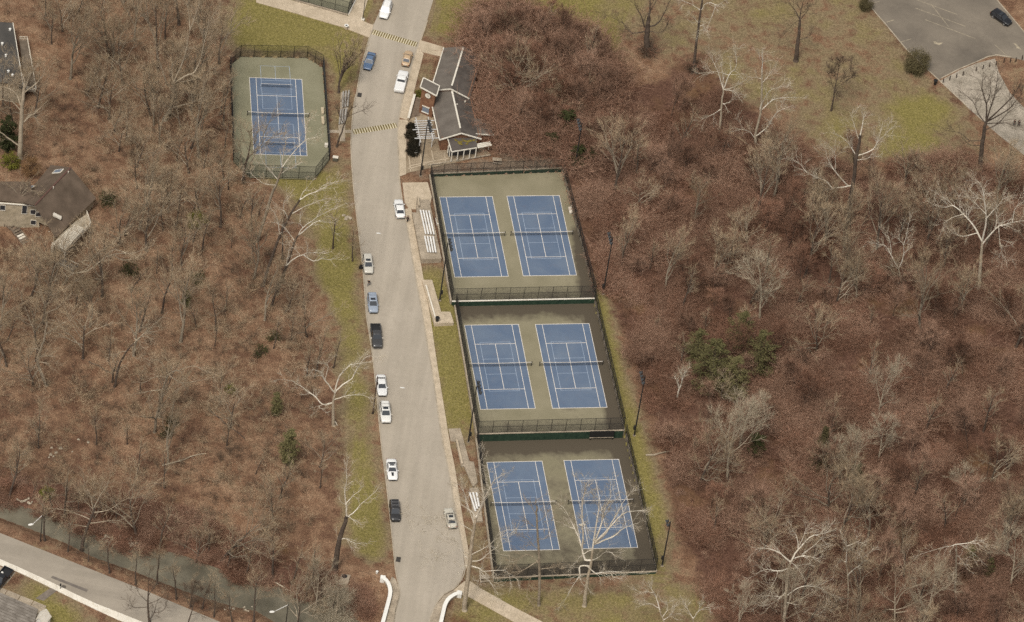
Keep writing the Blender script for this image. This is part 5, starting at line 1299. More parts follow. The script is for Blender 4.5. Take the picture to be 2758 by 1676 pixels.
vehicle('suv', (991, 711), (985, 660), (997, 765), (.56, .53, .46), 'beige SUV on the left kerb with its door standing open', ('open_door', 'sunroof'), LINE, .96)
vehicle('suv', (1004, 816), (999, 765), (1010, 870), (.30, .345, .41), 'pale blue-grey SUV on the left kerb behind the black pickup', ('sunroof', 'bars'), LINE, .97)
vehicle('pickup', (1014, 905), (1008, 850), (1020, 960), (.050, .049, .049), 'black pickup truck with an open bed on the left kerb', ('open_bed', 'pale_mirrors'), LINE, .97)
vehicle('sedan', (1028, 1037), (1022, 980), (1034, 1095), WHITEP, 'white sedan on the left kerb crossed by the bare wooden pole', (), LINE, 1.02)
vehicle('suv', (1038, 1110), (1033, 1060), (1043, 1160), (.76, .74, .69), 'cream white SUV with roof bars and sunroof in front of the white sedan', ('bars', 'sunroof', 'rails', 'pale_mirrors'), LINE, 1.02)
vehicle('coupe', (1056, 1264), (1051, 1215), (1061, 1315), WHITEP, 'white sporty car with a dark hood vent and glass roof', ('hood_stripe', 'glass_roof'), LINE)
vehicle('suv', (1064, 1375), (1059, 1320), (1069, 1430), (.030, .029, .029), 'black SUV with silver roof rails on the left kerb, nearest the bridge', ('rails', 'bars'), LINE, .98)
vehicle('sedan', (1213, 1394), (1225, 1445), (1202, 1345), (.56, .52, .43), 'pale champagne sedan half hidden under sycamore branches', ('sunroof',), LINE, .97)
vehicle('suv', (2697, 47), (2660, 22), (2731, 71), (.012, .012, .014), 'shiny black SUV alone in the parking lot at the upper right', ('sunroof',), None, .98)
r = vehicle('pickup', (2, 1560), (30, 1530), (-30, 1602), (.016, .017, .02), 'black pickup cut off by the left edge beside the lower road', ('open_bed',), None, .95)
p = P(6, 1545, .8); b_ = MB().ball((0, 0, 0), .26, 12, 8).build('ball', WHITE); b_.location = (p.x, p.y, base(p.y) + 1.05); tag(b_, 'white ball-shaped jug lying in the bed of the cut-off black pickup', 'jug')

# ------------------------------------------------------------------ people
SKIN = M_plain('skin', (.42, .26, .18)); HAIRD = M_plain('dark_hair', (.03, .022, .016), .8); HAIRL = M_plain('grey_hair', (.55, .52, .47), .8)
def person(px, py, face, label, top, legs, hair, stride=.25, arm=.12, dz=.04, lean=0.0, leg_len=1.0):
    p = P(px, py, dz); r = thing('person', label, 'person', (p.x, p.y, base(p.y) + dz), math.atan2(face[1], face[0]) - math.pi / 2)
    def skin(name, verts, edges, mat, root=0, sub=1):
        me_ = bpy.data.meshes.new(name); me_.from_pydata([v[:3] for v in verts], edges, []); me_.materials.append(mat)
        o = link(name, me_, r); sm = o.modifiers.new('s', 'SKIN'); data = me_.skin_vertices[0].data
        for i, v in enumerate(verts):
            d = data[i]; d.radius = (v[3], v[4] if len(v) > 4 else v[3]); d.use_root = (i == root)
        o.modifiers.new('d', 'SUBSURF').levels = sub; o.modifiers['d'].render_levels = sub; return o
    L_ = lean; s2 = stride / 2
    V_ = [(0, 0, .95, .155, .115), (0, .02 + L_ * .5, 1.18, .145, .105), (0, .03 + L_, 1.40, .165, .105), (0, .03 + L_ * 1.2, 1.50, .06), (0, .05 + L_ * 1.4, 1.58, .055), (0, .06 + L_ * 1.5, 1.68, .098, .105), (0, .06 + L_ * 1.5, 1.75, .075)]
    E_ = [(0, 1), (1, 2), (2, 3), (3, 4), (4, 5), (5, 6)]
    for sx in (-1, 1):
        k = len(V_); d = sx * s2
        V_ += [(sx * .10, 0, .86, .09), (sx * .105, d * .55 + .04, .48, .062), (sx * .11, d - .03, .10, .042), (sx * .115, d + .12, .035, .04, .03)]
        E_ += [(0, k), (k, k + 1), (k + 1, k + 2), (k + 2, k + 3)]
        k = len(V_); 
        V_ += [(sx * .20, .03 + L_, 1.40, .062), (sx * .25, -d * .4 + L_, 1.13, .048), (sx * .25, -d * .8 + arm + L_, .90, .034), (sx * .25, -d * .9 + arm + .03 + L_, .82, .036, .02)]
        E_ += [(2, k), (k, k + 1), (k + 1, k + 2), (k + 2, k + 3)]
    body = skin('body', V_, E_, SKIN)
    # clothing as slightly larger shells over the same joints
    J = [0, 1, 2]; vt = [(x, y, z, *[q + .045 for q in rest]) for x, y, z, *rest in [V_[0], V_[1], V_[2]]]; et = [(0, 1), (1, 2)]
    for a0 in (11, 19):
        k = len(vt); vt += [(x, y, z, *[q + .036 for q in rest]) for x, y, z, *rest in V_[a0:a0 + 3]]; et += [(2, k), (k, k + 1), (k + 1, k + 2)]
    skin('jacket', vt, et, top)
    vt = [(0, 0, .96, .20, .16)]; et = []
    for a0 in (7, 15):
        k = len(vt); vt += [(x, y, z, *[q + .032 for q in rest]) for x, y, z, *rest in V_[a0:a0 + 3]]; et += [(0, k), (k, k + 1), (k + 1, k + 2)]
    skin('trousers', vt, et, legs)
    MB().ball((0, .045 + L_ * 1.5, 1.73), .118, 10, 6, (.95, 1.05, .85)).build('hair', hair, r, True)
    for a0, sx in ((14, -1), (22, 1)):                    # hands: palm with five bent fingers
        x, y, z = V_[a0][:3]; hv = [(x, y, z + .02, .026, .016), (x, y + .012, z - .06, .032, .014)]; he = [(0, 1)]
        for f, (dy, ln) in enumerate(((-.024, .055), (-.008, .068), (.009, .072), (.026, .060))):
            k = len(hv); hv += [(x, y + .012 + dy, z - .09, .009), (x - sx * .010, y + .014 + dy, z - .09 - ln * .5, .008), (x - sx * .028, y + .016 + dy, z - .09 - ln * .9, .007)]; he += [(1, k), (k, k + 1), (k + 1, k + 2)]
        k = len(hv); hv += [(x - sx * .012, y + .045, z - .035, .010), (x - sx * .02, y + .062, z - .075, .008)]; he += [(0, k), (k, k + 1)]
        skin('hand', hv, he, SKIN, 0, 1)
    for sx in (-1, 1): MB().ball((sx * .115, sx * s2 + .06, .05), .055, 8, 5, (.85, 2.3, .9)).build('shoe', BLACK, r, True)
    fy = .06 + L_ * 1.5
    for sx in (-1, 1): MB().ball((sx * .038, fy + .098, 1.685), .013, 6, 4).build('eye', BLACK, r); MB().ball((sx * .1, fy, 1.67), .026, 6, 4, (.4, .8, 1.2)).build('ear', SKIN, r)
    MB().ball((0, fy + .112, 1.655), .018, 6, 4, (.8, 1.1, 1.3)).build('nose', SKIN, r); MB().box((0, fy + .098, 1.615), (.05, .012, .012)).build('mouth', TAILL, r)
    return r
CLB = M_plain('black_cloth', (.014, .013, .015), .95); CLG = M_plain('grey_trousers', (.20, .19, .18), .95); CLC = M_plain('cream_cloth', (.56, .48, .37), .95); CLN = M_plain('dark_navy', (.02, .022, .032), .95)
person(1097, 598, (.25, -1), 'person in black clothes standing on the sidewalk behind the white sedan', CLB, CLB, HAIRD, .18, dz=.16)
person(992, 770, (.1, 1), 'pale-haired person in a black jacket walking along the gutter below the beige SUV', CLB, CLG, HAIRL, .5)
person(977, 716, (1, -.15), 'person in cream clothes leaning at the open door of the beige SUV', CLC, CLC, HAIRL, .1, .3, .02, .12)
person(2731, 338, (-.6, -.8), 'person in dark brown clothes on the right-hand path, left of the pair', M_plain('brown_cloth', (.05, .035, .028), .95), CLN, HAIRD, .35, dz=.03)
person(2743, 340, (-.6, -.8), 'person in black coat on the right-hand path, right of the pair', CLB, CLB, HAIRD, .35, dz=.03)
# ------------------------------------------------------------------ trees, bare in winter
BARK = lambda name, a, b: M_mix(name, a, b, .9, .3, .7, rough=.95, fine=(5, .3))
BK_GREY = BARK('grey_bark', (.175, .140, .100), (.300, .248, .180))
BK_DARK = BARK('dark_bark', (.060, .044, .034), (.115, .085, .063))
BK_WHITE = BARK('white_sycamore_bark', (.50, .44, .345), (.74, .67, .55))
BK_TAN = BARK('tan_bark', (.29, .235, .165), (.43, .36, .265))
def twig_mat(name, a, b):
    m, nt, bs = newmat(name); oi = nt.nodes.new('ShaderNodeObjectInfo')
    f = math_(nt, 'ADD', math_(nt, 'MULTIPLY', oi.outputs['Random'], .6), math_(nt, 'MULTIPLY', noise(nt, .6, 2, objco(nt)), .4))
    nt.links.new(ramp(nt, f, .15, .85, a, b), bs.inputs['Base Color']); bs.inputs['Roughness'].default_value = .95; bs.inputs['Specular IOR Level'].default_value = .1; return m
TW_GREY = twig_mat('grey_twigs', (.300, .224, .142), (.500, .388, .258))
TW_DARK = twig_mat('brown_twigs', (.105, .075, .053), (.170, .125, .088))
TW_PALE = twig_mat('pale_twigs', (.360, .300, .210), (.50, .43, .32))
TW_RED = twig_mat('red_brown_brush', (.120, .060, .038), (.400, .226, .152))
TW_MAU = twig_mat('mauve_brush', (.168, .092, .061), (.460, .296, .208))
IVY = twig_mat('ivy_leaves', (.030, .034, .014), (.060, .062, .024))
PINE = twig_mat('pine_needles', (.092, .086, .036), (.165, .145, .066))
OLIVE = twig_mat('olive_needles', (.075, .062, .030), (.135, .112, .058))
GREEN = twig_mat('bright_green_leaves', (.105, .105, .018), (.175, .165, .035))
HEDGE = twig_mat('dark_hedge_leaves', (.022, .019, .013), (.055, .046, .028))
RUST = twig_mat('rusty_leaves', (.20, .115, .055), (.30, .19, .10))

class Tree:
    def __init__(s, seed): s.rng = random.Random(seed); s.tr = []; s.lb = []; s.tw = []
    def path(s, p, d, L, r0, r1, n, wig, up, out):
        rng = s.rng; pts = [(p.copy(), r0)]; st = L / n
        for i in range(n):
            d = (d + Vector((rng.gauss(0, wig), rng.gauss(0, wig), rng.gauss(0, wig) + up))).normalized()
            q = p + d * st; r = r0 + (r1 - r0) * (i + 1) / n; out.append((p, q, pts[-1][1], r)); pts.append((q, r)); p = q
        return pts, d
    def child_dir(s, d, ang):
        u = d.orthogonal().normalized(); v = d.cross(u); t = s.rng.uniform(0, 2 * math.pi)
        return (d * math.cos(ang) + (u * math.cos(t) + v * math.sin(t)) * math.sin(ang)).normalized()
    def twigs(s, pts, n, L, wid):
        rng = s.rng
        for _ in range(n):
            k = rng.uniform(.25, 1) * (len(pts) - 1); i = min(int(k), len(pts) - 2); p = pts[i][0].lerp(pts[i + 1][0], k - i); d = (pts[i + 1][0] - pts[i][0]).normalized()
            dd = (s.child_dir(d, rng.uniform(.2, .75)) + Vector((0, 0, .22))).normalized(); l = L * rng.uniform(.5, 1.2); s.tw.append((p, p + dd * l, wid * rng.uniform(.7, 1.2)))
    def branch(s, p, d, L, r, lev, prm):
        n, wig, up, kids, ratio, ang, tn, tl, tw = prm[lev]
        pts, dd = s.path(p, d, L, r, r * .35, n, wig, up, s.lb)
        s.twigs(pts, tn, tl, tw)
        if lev + 1 < len(prm):
            for c in range(kids):
                k = s.rng.uniform(.28, 1.0) * n; i = min(int(k), n - 1); q = pts[i][0].lerp(pts[i + 1][0], k - i); d0 = (pts[i + 1][0] - pts[i][0]).normalized()
                s.branch(q, s.child_dir(d0, s.rng.uniform(ang * .65, ang * 1.25)), L * ratio * s.rng.uniform(.7, 1.15) * (1.15 - .4 * k / n), max(.012, pts[i][1] * .55), lev + 1, prm)
def tube_mesh(name, segs, mat, mn=.012):
    N = len(segs); a = np.array([tuple(s_[0]) for s_ in segs]); b = np.array([tuple(s_[1]) for s_ in segs]); r0 = np.maximum(mn, np.array([s_[2] for s_ in segs])); r1 = np.maximum(mn, np.array([s_[3] for s_ in segs]))
    me_ = bpy.data.meshes.new(name); vs = []; fs = []; off = 0
    d = b - a; d /= np.linalg.norm(d, axis=1, keepdims=True) + 1e-9
    ref = np.where(np.abs(d[:, 2:3]) > .9, np.array([[1., 0, 0]]), np.array([[0, 0, 1.]])); u = np.cross(d, ref); u /= np.linalg.norm(u, axis=1, keepdims=True); v = np.cross(d, u)
    for big, k in ((True, 7), (False, 3)):
        ix = np.where((r0 > .09) == big)[0]
        if len(ix) == 0: continue
        t = 2 * np.pi * np.arange(k) / k; ring = np.cos(t)[None, :, None] * u[ix][:, None] + np.sin(t)[None, :, None] * v[ix][:, None]
        ext = d[ix] * (r1[ix] * .35)[:, None]
        V_ = np.concatenate([a[ix][:, None] + ring * r0[ix][:, None, None], (b[ix] + ext)[:, None] + ring * r1[ix][:, None, None]], 1).reshape(-1, 3)
        j = np.arange(k); f = np.stack([j, (j + 1) % k, k + (j + 1) % k, k + j], -1)[None] + (np.arange(len(ix)) * 2 * k)[:, None, None] + off
        vs.append(V_); fs.append(f.reshape(-1, 4)); off += len(V_)
    V_ = np.concatenate(vs); F = np.concatenate(fs).astype(np.int32)
    me_.vertices.add(len(V_)); me_.vertices.foreach_set('co', V_.astype(np.float32).ravel()); me_.loops.add(F.size); me_.polygons.add(len(F)); me_.loops.foreach_set('vertex_index', F.ravel()); me_.polygons.foreach_set('loop_start', np.arange(0, F.size, 4, dtype=np.int32)); me_.polygons.foreach_set('use_smooth', np.ones(len(F), bool)); me_.update(calc_edges=True); me_.materials.append(mat); return me_
def tri_mesh(name, A, mat):                                  # A: (N,3,3)
    A = np.asarray(A, np.float32); n = len(A); me_ = bpy.data.meshes.new(name); me_.vertices.add(n * 3); me_.vertices.foreach_set('co', A.ravel()); me_.loops.add(n * 3); me_.polygons.add(n)
    me_.loops.foreach_set('vertex_index', np.arange(n * 3, dtype=np.int32)); me_.polygons.foreach_set('loop_start', np.arange(0, n * 3, 3, dtype=np.int32)); me_.update(calc_edges=True); me_.materials.append(mat); return me_
def blade_mesh(name, tw, mat, seed=0):
    g = np.random.default_rng(seed); a = np.array([tuple(t[0]) for t in tw]); b = np.array([tuple(t[1]) for t in tw]); w_ = np.array([t[2] for t in tw]); d = b - a
    q = np.cross(d, g.normal(size=d.shape)); q /= np.linalg.norm(q, axis=1, keepdims=True) + 1e-9; q *= w_[:, None] / 2
    q2 = np.cross(d, q); q2 /= np.linalg.norm(q2, axis=1, keepdims=True) + 1e-9; q2 *= w_[:, None] / 2
    return tri_mesh(name, np.concatenate([np.stack([a - q, a + q, b], 1), np.stack([a - q2, a + q2, b], 1)]), mat)
#        n  wig  up  kids ratio ang twN twL twW
PRM = {
 'oval':   (.26, .52, 9, 34, [(6, .10, .07, 5, .52, .60, 4, 1.9, .028), (4, .15, .08, 4, .55, .6, 5, 1.7, .026), (3, .19, .08, 0, .5, .6, 6, 1.5, .024)]),
 'spread': (.24, .60, 8, 50, [(7, .15, .06, 5, .5, .7, 4, 1.9, .028), (4, .2, .07, 4, .55, .7, 5, 1.7, .026), (3, .24, .07, 0, .5, .6, 6, 1.5, .024)]),
 'vase':   (.20, .62, 12, 20, [(7, .05, .06, 6, .40, .40, 6, 1.1, .028), (4, .08, .07, 4, .5, .5, 7, 1.0, .026), (3, .12, .05, 0, .5, .5, 7, .9, .026)]),
 'slim':   (.40, .30, 9, 42, [(4, .14, .07, 4, .5, .6, 5, 1.4, .026), (3, .2, .07, 0, .5, .6, 7, 1.2, .024)]),
 'shade':  (.38, .50, 8, 36, [(6, .10, .05, 6, .5, .6, 4, 1.4, .034), (4, .14, .05, 5, .5, .65, 6, 1.3, .030), (3, .18, .04, 0, .5, .7, 8, 1.2, .028)]),
 'syc':    (.36, .46, 7, 48, [(8, .19, .06, 5, .46, .75, 2, 1.0, .030), (5, .24, .05, 4, .5, .8, 4, .9, .028), (3, .26, .04, 0, .5, .7, 5, .8, .026)]),
}
def make_tree(kind, seed, Ht, mats, rad=None):
    first, lr, nl, ang, prm = PRM[kind]; T_ = Tree(seed); rng = T_.rng
    rad = rad or Ht * .0135 + .04
    d0 = Vector((rng.gauss(0, .05), rng.gauss(0, .05), 1)).normalized()
    tl = Ht * (.80 if kind in ('oval', 'slim', 'shade') else .58)
    pts, d = T_.path(Vector((0, 0, -.3)), d0, tl, rad, rad * .28, 10, .05 if kind != 'syc' else .08, .05, T_.tr)
    T_.tr.insert(0, (Vector((0, 0, -.5)), Vector((0, 0, .25)), rad * 1.7, rad * 1.05))
    for c in range(nl):
        k = (first + (1 - first) * (c + rng.random() * .8) / nl) * 10
        if kind == 'vase': k = (.22 + .5 * rng.random()) * 10
        i = min(int(k), 9); q = pts[i][0].lerp(pts[i + 1][0], k - i); dd = (pts[i + 1][0] - pts[i][0]).normalized()
        L = Ht * lr * rng.uniform(.75, 1.1) * (1.15 - .55 * k / 10)
        T_.branch(q, T_.child_dir(dd, R(ang) * rng.uniform(.75, 1.2)), L, pts[i][1] * .55, 0, prm)
    T_.branch(pts[-1][0], d, Ht * .22, rad * .28, 0, prm)
    return tree_proto(T_, mats, seed)
def tree_proto(T_, mats, seed):
    return [('trunk', tube_mesh('trunk', T_.tr, mats[0])), ('limbs', tube_mesh('limbs', T_.lb, mats[1])), ('crown', blade_mesh('crown', T_.tw, mats[2], seed))]
G3, D3, W3 = (BK_GREY, BK_GREY, TW_GREY), (BK_DARK, BK_DARK, TW_DARK), (BK_GREY, BK_WHITE, TW_PALE)
PROTO = {}
for i in range(4): PROTO['oval', i] = make_tree('oval', 10 + i, 16.5, (BK_DARK if i % 2 else BK_GREY, BK_GREY, TW_GREY))
for i in range(3): PROTO['spread', i] = make_tree('spread', 20 + i, 15.5, (BK_DARK, (BK_GREY, BK_TAN, BK_GREY)[i], TW_GREY))
for i in range(3): PROTO['slim', i] = make_tree('slim', 30 + i, 11.5, (BK_DARK, BK_GREY, TW_GREY))
for i in range(2): PROTO['syc', i] = make_tree('syc', 40 + i, 17, (BK_TAN, BK_WHITE, TW_PALE))
for i in range(2): PROTO['shade', i] = make_tree('shade', 50 + i, 14, D3)
PROTO['vase', 0] = make_tree('vase', 60, 15, (BK_DARK, BK_DARK, TW_GREY))
for i in range(2): PROTO['tan', i] = make_tree('oval', 70 + i, 15, (BK_TAN, BK_TAN, TW_PALE))
def plant(key, p, rz, sc, label, group, name='bare_tree', lean=None, cat='tree'):
    t = thing(name, label, cat, (p.x, p.y, p.z), rz, group); t.scale = (sc, sc, sc * random.uniform(.92, 1.1))
    if lean: t.rotation_euler = (lean[0], lean[1], rz)
    for nm, me_ in PROTO[key]:
        q = link(nm, me_, t)
        if nm != 'trunk': q['kind'] = 'stuff'          # twigs and leaves too fine to pick apart
    return t

# big individual trees whose limbs follow the photograph (each limb traced, then given its own distance)
def traced(base_px, trunk, limbs, label, mats, rtr=.42, rl=.20, seed=0, tw=9, name='sycamore_tree', spread=2.2, tl=.95, droop=0, twig_w=.03):
    T_ = Tree(seed); rng = T_.rng; b = G(*base_px); y0 = b.y; reg = []
    def poly3(L, ystart, slope):
        out = []; acc = 0; y = ystart; new = []
        near = min(reg, key=lambda e: math.hypot(e[0] - L[0][0], e[1] - L[0][1])) if reg else None
        if near:
            y = near[2]; L = ([near[:2]] + list(L[1:])) if math.hypot(near[0] - L[0][0], near[1] - L[0][1]) < 8 else [near[:2]] + list(L)
        for i, q in enumerate(L):
            if i: acc = math.hypot(q[0] - L[i - 1][0], q[1] - L[i - 1][1]) / 12.8; y += acc * slope
            out.append(PY(q[0], q[1], y) - b); new.append((q[0], q[1], y))
            if i:
                for k in (.25, .5, .75): a_ = L[i - 1]; new.append((a_[0] + (q[0] - a_[0]) * k, a_[1] + (q[1] - a_[1]) * k, y))
        reg.extend(new)
        return out
    def sweep(pts, r0, r1, out):
        n = len(pts); res = []
        sm = []
        for i in range(n - 1):
            p0, p1, p2, p3 = pts[max(0, i - 1)], pts[i], pts[i + 1], pts[min(n - 1, i + 2)]
            for k in range(3):
                t = k / 3; q = .5 * (2 * p1 + (p2 - p0) * t + (2 * p0 - 5 * p1 + 4 * p2 - p3) * t * t + (3 * p1 - p0 - 3 * p2 + p3) * t ** 3); sm.append(q + Vector((rng.gauss(0, .05), rng.gauss(0, .05), rng.gauss(0, .05))) * (1 if k else 0))
        sm.append(pts[-1]); m = len(sm)
        for i in range(m - 1):
            a_, c_ = r0 + (r1 - r0) * i / (m - 1), r0 + (r1 - r0) * (i + 1) / (m - 1); out.append((sm[i], sm[i + 1], a_, c_)); res.append((sm[i], a_))
        res.append((sm[-1], r1)); return res
    tp = poly3([base_px] + list(trunk), y0, 0.0); tp[0] = Vector((0, 0, -.4))
    sweep(tp, rtr, rtr * .5, T_.tr); T_.tr.insert(0, (Vector((0, 0, -.5)), Vector((0, 0, .35)), rtr * 1.6, rtr))
    prm = [(5, .17, .06, 4, .55, .7, 3, tl * 1.5, twig_w * .85), (3, .22, .06, 0, .5, .7, 4, tl * 1.3, twig_w * .8)]
    for L in limbs:
        r = rl
        if isinstance(L[0], (int, float)): r = L[0]; L = L[1:]
        pts = sweep(poly3(L, y0, rng.uniform(-.3, .3)), r, .022, T_.lb)
        T_.twigs(pts, tw, tl, twig_w)
        length = sum((pts[i + 1][0] - pts[i][0]).length for i in range(len(pts) - 1))
        for c in range(int(length * 1.15) + 1):
            k = rng.uniform(.25, 1.0) * (len(pts) - 1); i = min(int(k), len(pts) - 2); d0 = (pts[i + 1][0] - pts[i][0]).normalized()
            T_.branch(pts[i][0].lerp(pts[i + 1][0], k - i), T_.child_dir(d0, rng.uniform(.4, .9)), rng.uniform(1.2, spread * 1.35), max(.02, pts[i][1] * .4), 0, prm)
    t = thing(name, label, 'tree', b)
    for nm, me_ in tree_proto(T_, mats, seed): link(nm, me_, t)
    return t
def m_(t, L): return [q if isinstance(q, (int, float)) else t(*q) for q in L]
WT = (BK_TAN, BK_WHITE, TW_PALE); WG = (BK_DARK, BK_WHITE, TW_PALE); GT = (BK_GREY, BK_TAN, TW_GREY)
def tr_(t, base_, trunk, limbs, label, mats=WT, **k): return traced(t(*base_), [t(*q) for q in trunk], [m_(t, L) for L in limbs], label, mats, **k)
tr_(t10, (745, 1090), [(738, 980), (738, 870), (755, 775)], [[(755, 775), (830, 700), (920, 640), (960, 560), (1060, 430), (1120, 435)], [(758, 778), (790, 640), (830, 580), (890, 520), (960, 500), (1110, 480)], [(752, 760), (660, 660), (610, 570), (530, 560)], [.16, (735, 860), (640, 890), (560, 810), (500, 770), (420, 710), (330, 660), (240, 650)], [.12, (740, 850), (820, 820), (920, 800), (1020, 800), (1090, 830)], [.13, (735, 1040), (780, 1100), (800, 1230), (870, 1320)], [.08, (800, 1230), (880, 1260), (990, 1380)], [.09, (660, 660), (690, 540), (680, 490)], [.1, (720, 870), (600, 910), (650, 940)]], 'white-limbed sycamore on the verge reaching over the kerb above the white sedan', rtr=.36, rl=.17, seed=101)
tr_(t15, (690, 1340), [(705, 1200), (725, 1060), (755, 930), (770, 800)], [[.22, (700, 900), (670, 790), (640, 690), (600, 600), (540, 480), (470, 380), (370, 320)], [.2, (680, 780), (680, 650), (670, 480), (680, 300), (700, 180), (630, 130)], [.18, (770, 780), (800, 600), (830, 400), (820, 300), (750, 210)], [.2, (770, 770), (840, 600), (880, 440), (940, 300), (940, 140)], [.2, (780, 770), (900, 640), (980, 500), (1060, 350), (1170, 210)], [.2, (780, 770), (960, 560), (1100, 440), (1270, 430)], [.18, (785, 775), (960, 680), (1080, 590), (1210, 550)], [.12, (750, 810), (680, 850), (600, 930), (560, 970)], [.16, (725, 960), (650, 960), (640, 1060), (560, 1180), (480, 1340)], [.14, (725, 940), (800, 1030), (950, 1010), (1250, 1030)], [.08, (950, 1010), (960, 1060), (1060, 1080)], [.09, (700, 1070), (720, 1180)], [.12, (620, 580), (560, 590), (470, 540), (380, 520)], [.12, (640, 560), (700, 560), (720, 640), (740, 690)], [.1, (860, 560), (900, 440), (1000, 290)], [.1, (770, 900), (800, 890), (900, 820), (970, 840)]], 'big white sycamore spreading in front of the thicket-side near court', rtr=.40, rl=.19, seed=102, tw=12, spread=2.0)
tr_(t14, (2000, 1380), [(2020, 1170), (2045, 960), (2070, 750), (2092, 600), (2112, 490)], [[.16, (2110, 500), (2160, 380), (2240, 220), (2300, 120), (2420, 60)], [.14, (2110, 500), (2060, 430), (1990, 380), (1960, 370)], [.13, (2090, 580), (2040, 400), (1990, 240), (1940, 170)], [.15, (2115, 480), (2180, 340), (2160, 130), (2150, -60)], [.14, (2030, 970), (2140, 980), (2160, 1020), (2130, 1110), (2140, 1200)], [.08, (2160, 1010), (2250, 1120), (2290, 1180)], [.10, (2040, 970), (1960, 960)], [.10, (2050, 900), (1950, 790), (1900, 700), (1840, 700), (1750, 620), (1640, 560)], [.08, (2050, 860), (1950, 790), (1850, 830), (1640, 880)], [.08, (2080, 640), (1980, 560), (1850, 500), (1600, 480), (1480, 470)], [.1, (2060, 850), (2200, 780), (2300, 700), (2420, 640)], [.1, (2050, 900), (2150, 900), (2260, 810), (2330, 760)], [.08, (2180, 1000), (2380, 1000), (2440, 1080)]], 'tall leaning sycamore at the road edge beside the diagonal path', rtr=.48, rl=.17, seed=103, tw=16, twig_w=.028, spread=2.8)
tr_(t15, (255, 1335), [(262, 1100), (258, 900), (245, 700), (235, 480), (232, 380)], [[.07, (250, 800), (200, 760), (150, 700), (20, 640)], [.07, (245, 720), (320, 690), (360, 600)], [.06, (240, 600), (170, 560), (90, 480)], [.06, (240, 560), (300, 500), (340, 420)], [.10, (258, 960), (200, 870), (120, 850), (0, 920)], [.09, (260, 1000), (330, 980), (420, 960)], [.08, (255, 1030), (180, 1060), (140, 1200), (170, 1300)], [.1, (255, 900), (100, 1000), (0, 1020), (-140, 1080)], [.06, (235, 480), (190, 400), (170, 330)]], 'slender grey tree between the two near sycamores, in front of the dark green wall', GT, rtr=.30, rl=.09, seed=104, tw=22, name='bare_tree', spread=2.6)
tr_(t14, (755, 1000), [(775, 850), (800, 700), (848, 560), (872, 480)], [[.18, (872, 480), (868, 400), (850, 260), (870, 80), (850, -60)], [.12, (865, 490), (960, 420), (1020, 350), (1130, 260), (1185, 190)], [.1, (875, 380), (920, 290), (1000, 230), (1030, 180)], [.1, (868, 480), (950, 520), (1025, 565)], [.10, (805, 690), (870, 700), (960, 740), (1035, 732)], [.06, (860, 700), (870, 690), (950, 715)], [.07, (800, 690), (770, 686)]], 'tall thick-trunked sycamore on the verge above the drain box', (BK_DARK, BK_WHITE, TW_GREY), rtr=.62, rl=.15, seed=105, tw=10)
tr_(t8, (770, 720), [(772, 520), (790, 380), (825, 180), (842, 0), (865, -100), (880, -200)], [[.17, (765, 290), (620, 310), (550, 240), (440, 200), (370, 160), (240, 95)], [.13, (765, 280), (640, 150), (600, 90), (560, 0), (540, -60)], [.12, (845, 0), (760, -130), (650, -210)], [.15, (880, -200), (905, -330), (930, -430)], [.14, (850, -10), (1000, -60), (1060, -180), (1100, -330)], [.08, (1040, -120), (1120, -200), (1210, -290)], [.1, (370, 160), (280, 60), (200, 20)], [.08, (640, 150), (640, 0), (600, -80)], [.09, (845, 60), (940, 30), (1000, -20)], [.1, (870, -150), (820, -300), (780, -420)]], 'white sycamore at the lawn edge with long limbs trailing left over the thicket', WG, rtr=.52, rl=.16, seed=106, tw=14, spread=2.6)
tr_(t8, (2010, 1330), [(2025, 1150), (2040, 960), (2050, 820)], [[.2, (2050, 830), (1960, 660), (1870, 560), (1780, 480), (1690, 495), (1610, 485)], [.2, (2055, 800), (2090, 600), (2070, 430), (2040, 280), (2000, 250)], [.18, (2070, 870), (2180, 700), (2300, 650), (2460, 620)], [.12, (2090, 600), (2200, 480), (2270, 390)], [.12, (2030, 745), (1870, 775), (1770, 735)], [.10, (2190, 700), (2190, 560), (2150, 500)], [.1, (1870, 570), (1750, 600), (1680, 650)], [.1, (1800, 490), (1720, 430), (1640, 380)], [.1, (2075, 450), (1990, 380), (1910, 300)], [.1, (2085, 560), (1990, 460), (1880, 380)], [.1, (2200, 690), (2220, 850), (2255, 980)], [.1, (2360, 640), (2360, 520), (2420, 450)]], 'white sycamore with a wide fan crown above the grey trees at the right edge', WT, rtr=.45, rl=.18, seed=107, tw=16, spread=2.8)
tr_(t16, (140, 1640), [(145, 1480), (165, 1250), (195, 1000), (212, 920)], [[.2, (212, 920), (285, 800), (400, 680), (500, 650), (600, 622)], [.13, (280, 800), (275, 700), (230, 600)], [.1, (290, 780), (340, 660), (380, 560)], [.18, (210, 915), (140, 860), (60, 810), (-40, 790), (-130, 800)], [.14, (228, 890), (350, 862), (480, 892)], [.15, (195, 985), (90, 1005), (-10, 990), (-120, 1030)], [.1, (90, 1005), (60, 1100), (10, 1180)], [.13, (160, 1210), (120, 1255), (0, 1330), (-110, 1340)], [.08, (155, 1310), (280, 1330)], [.12, (165, 1240), (270, 1175), (380, 1150), (500, 1170), (570, 1230), (582, 1380)], [.1, (330, 840), (440, 760), (520, 680)], [.08, (230, 930), (310, 1000)], [.1, (120, 1260), (-20, 1240)]], 'white sycamore with an arching drooping limb at the bottom of the right thicket', WT, rtr=.42, rl=.17, seed=108, tw=14, spread=2.6)
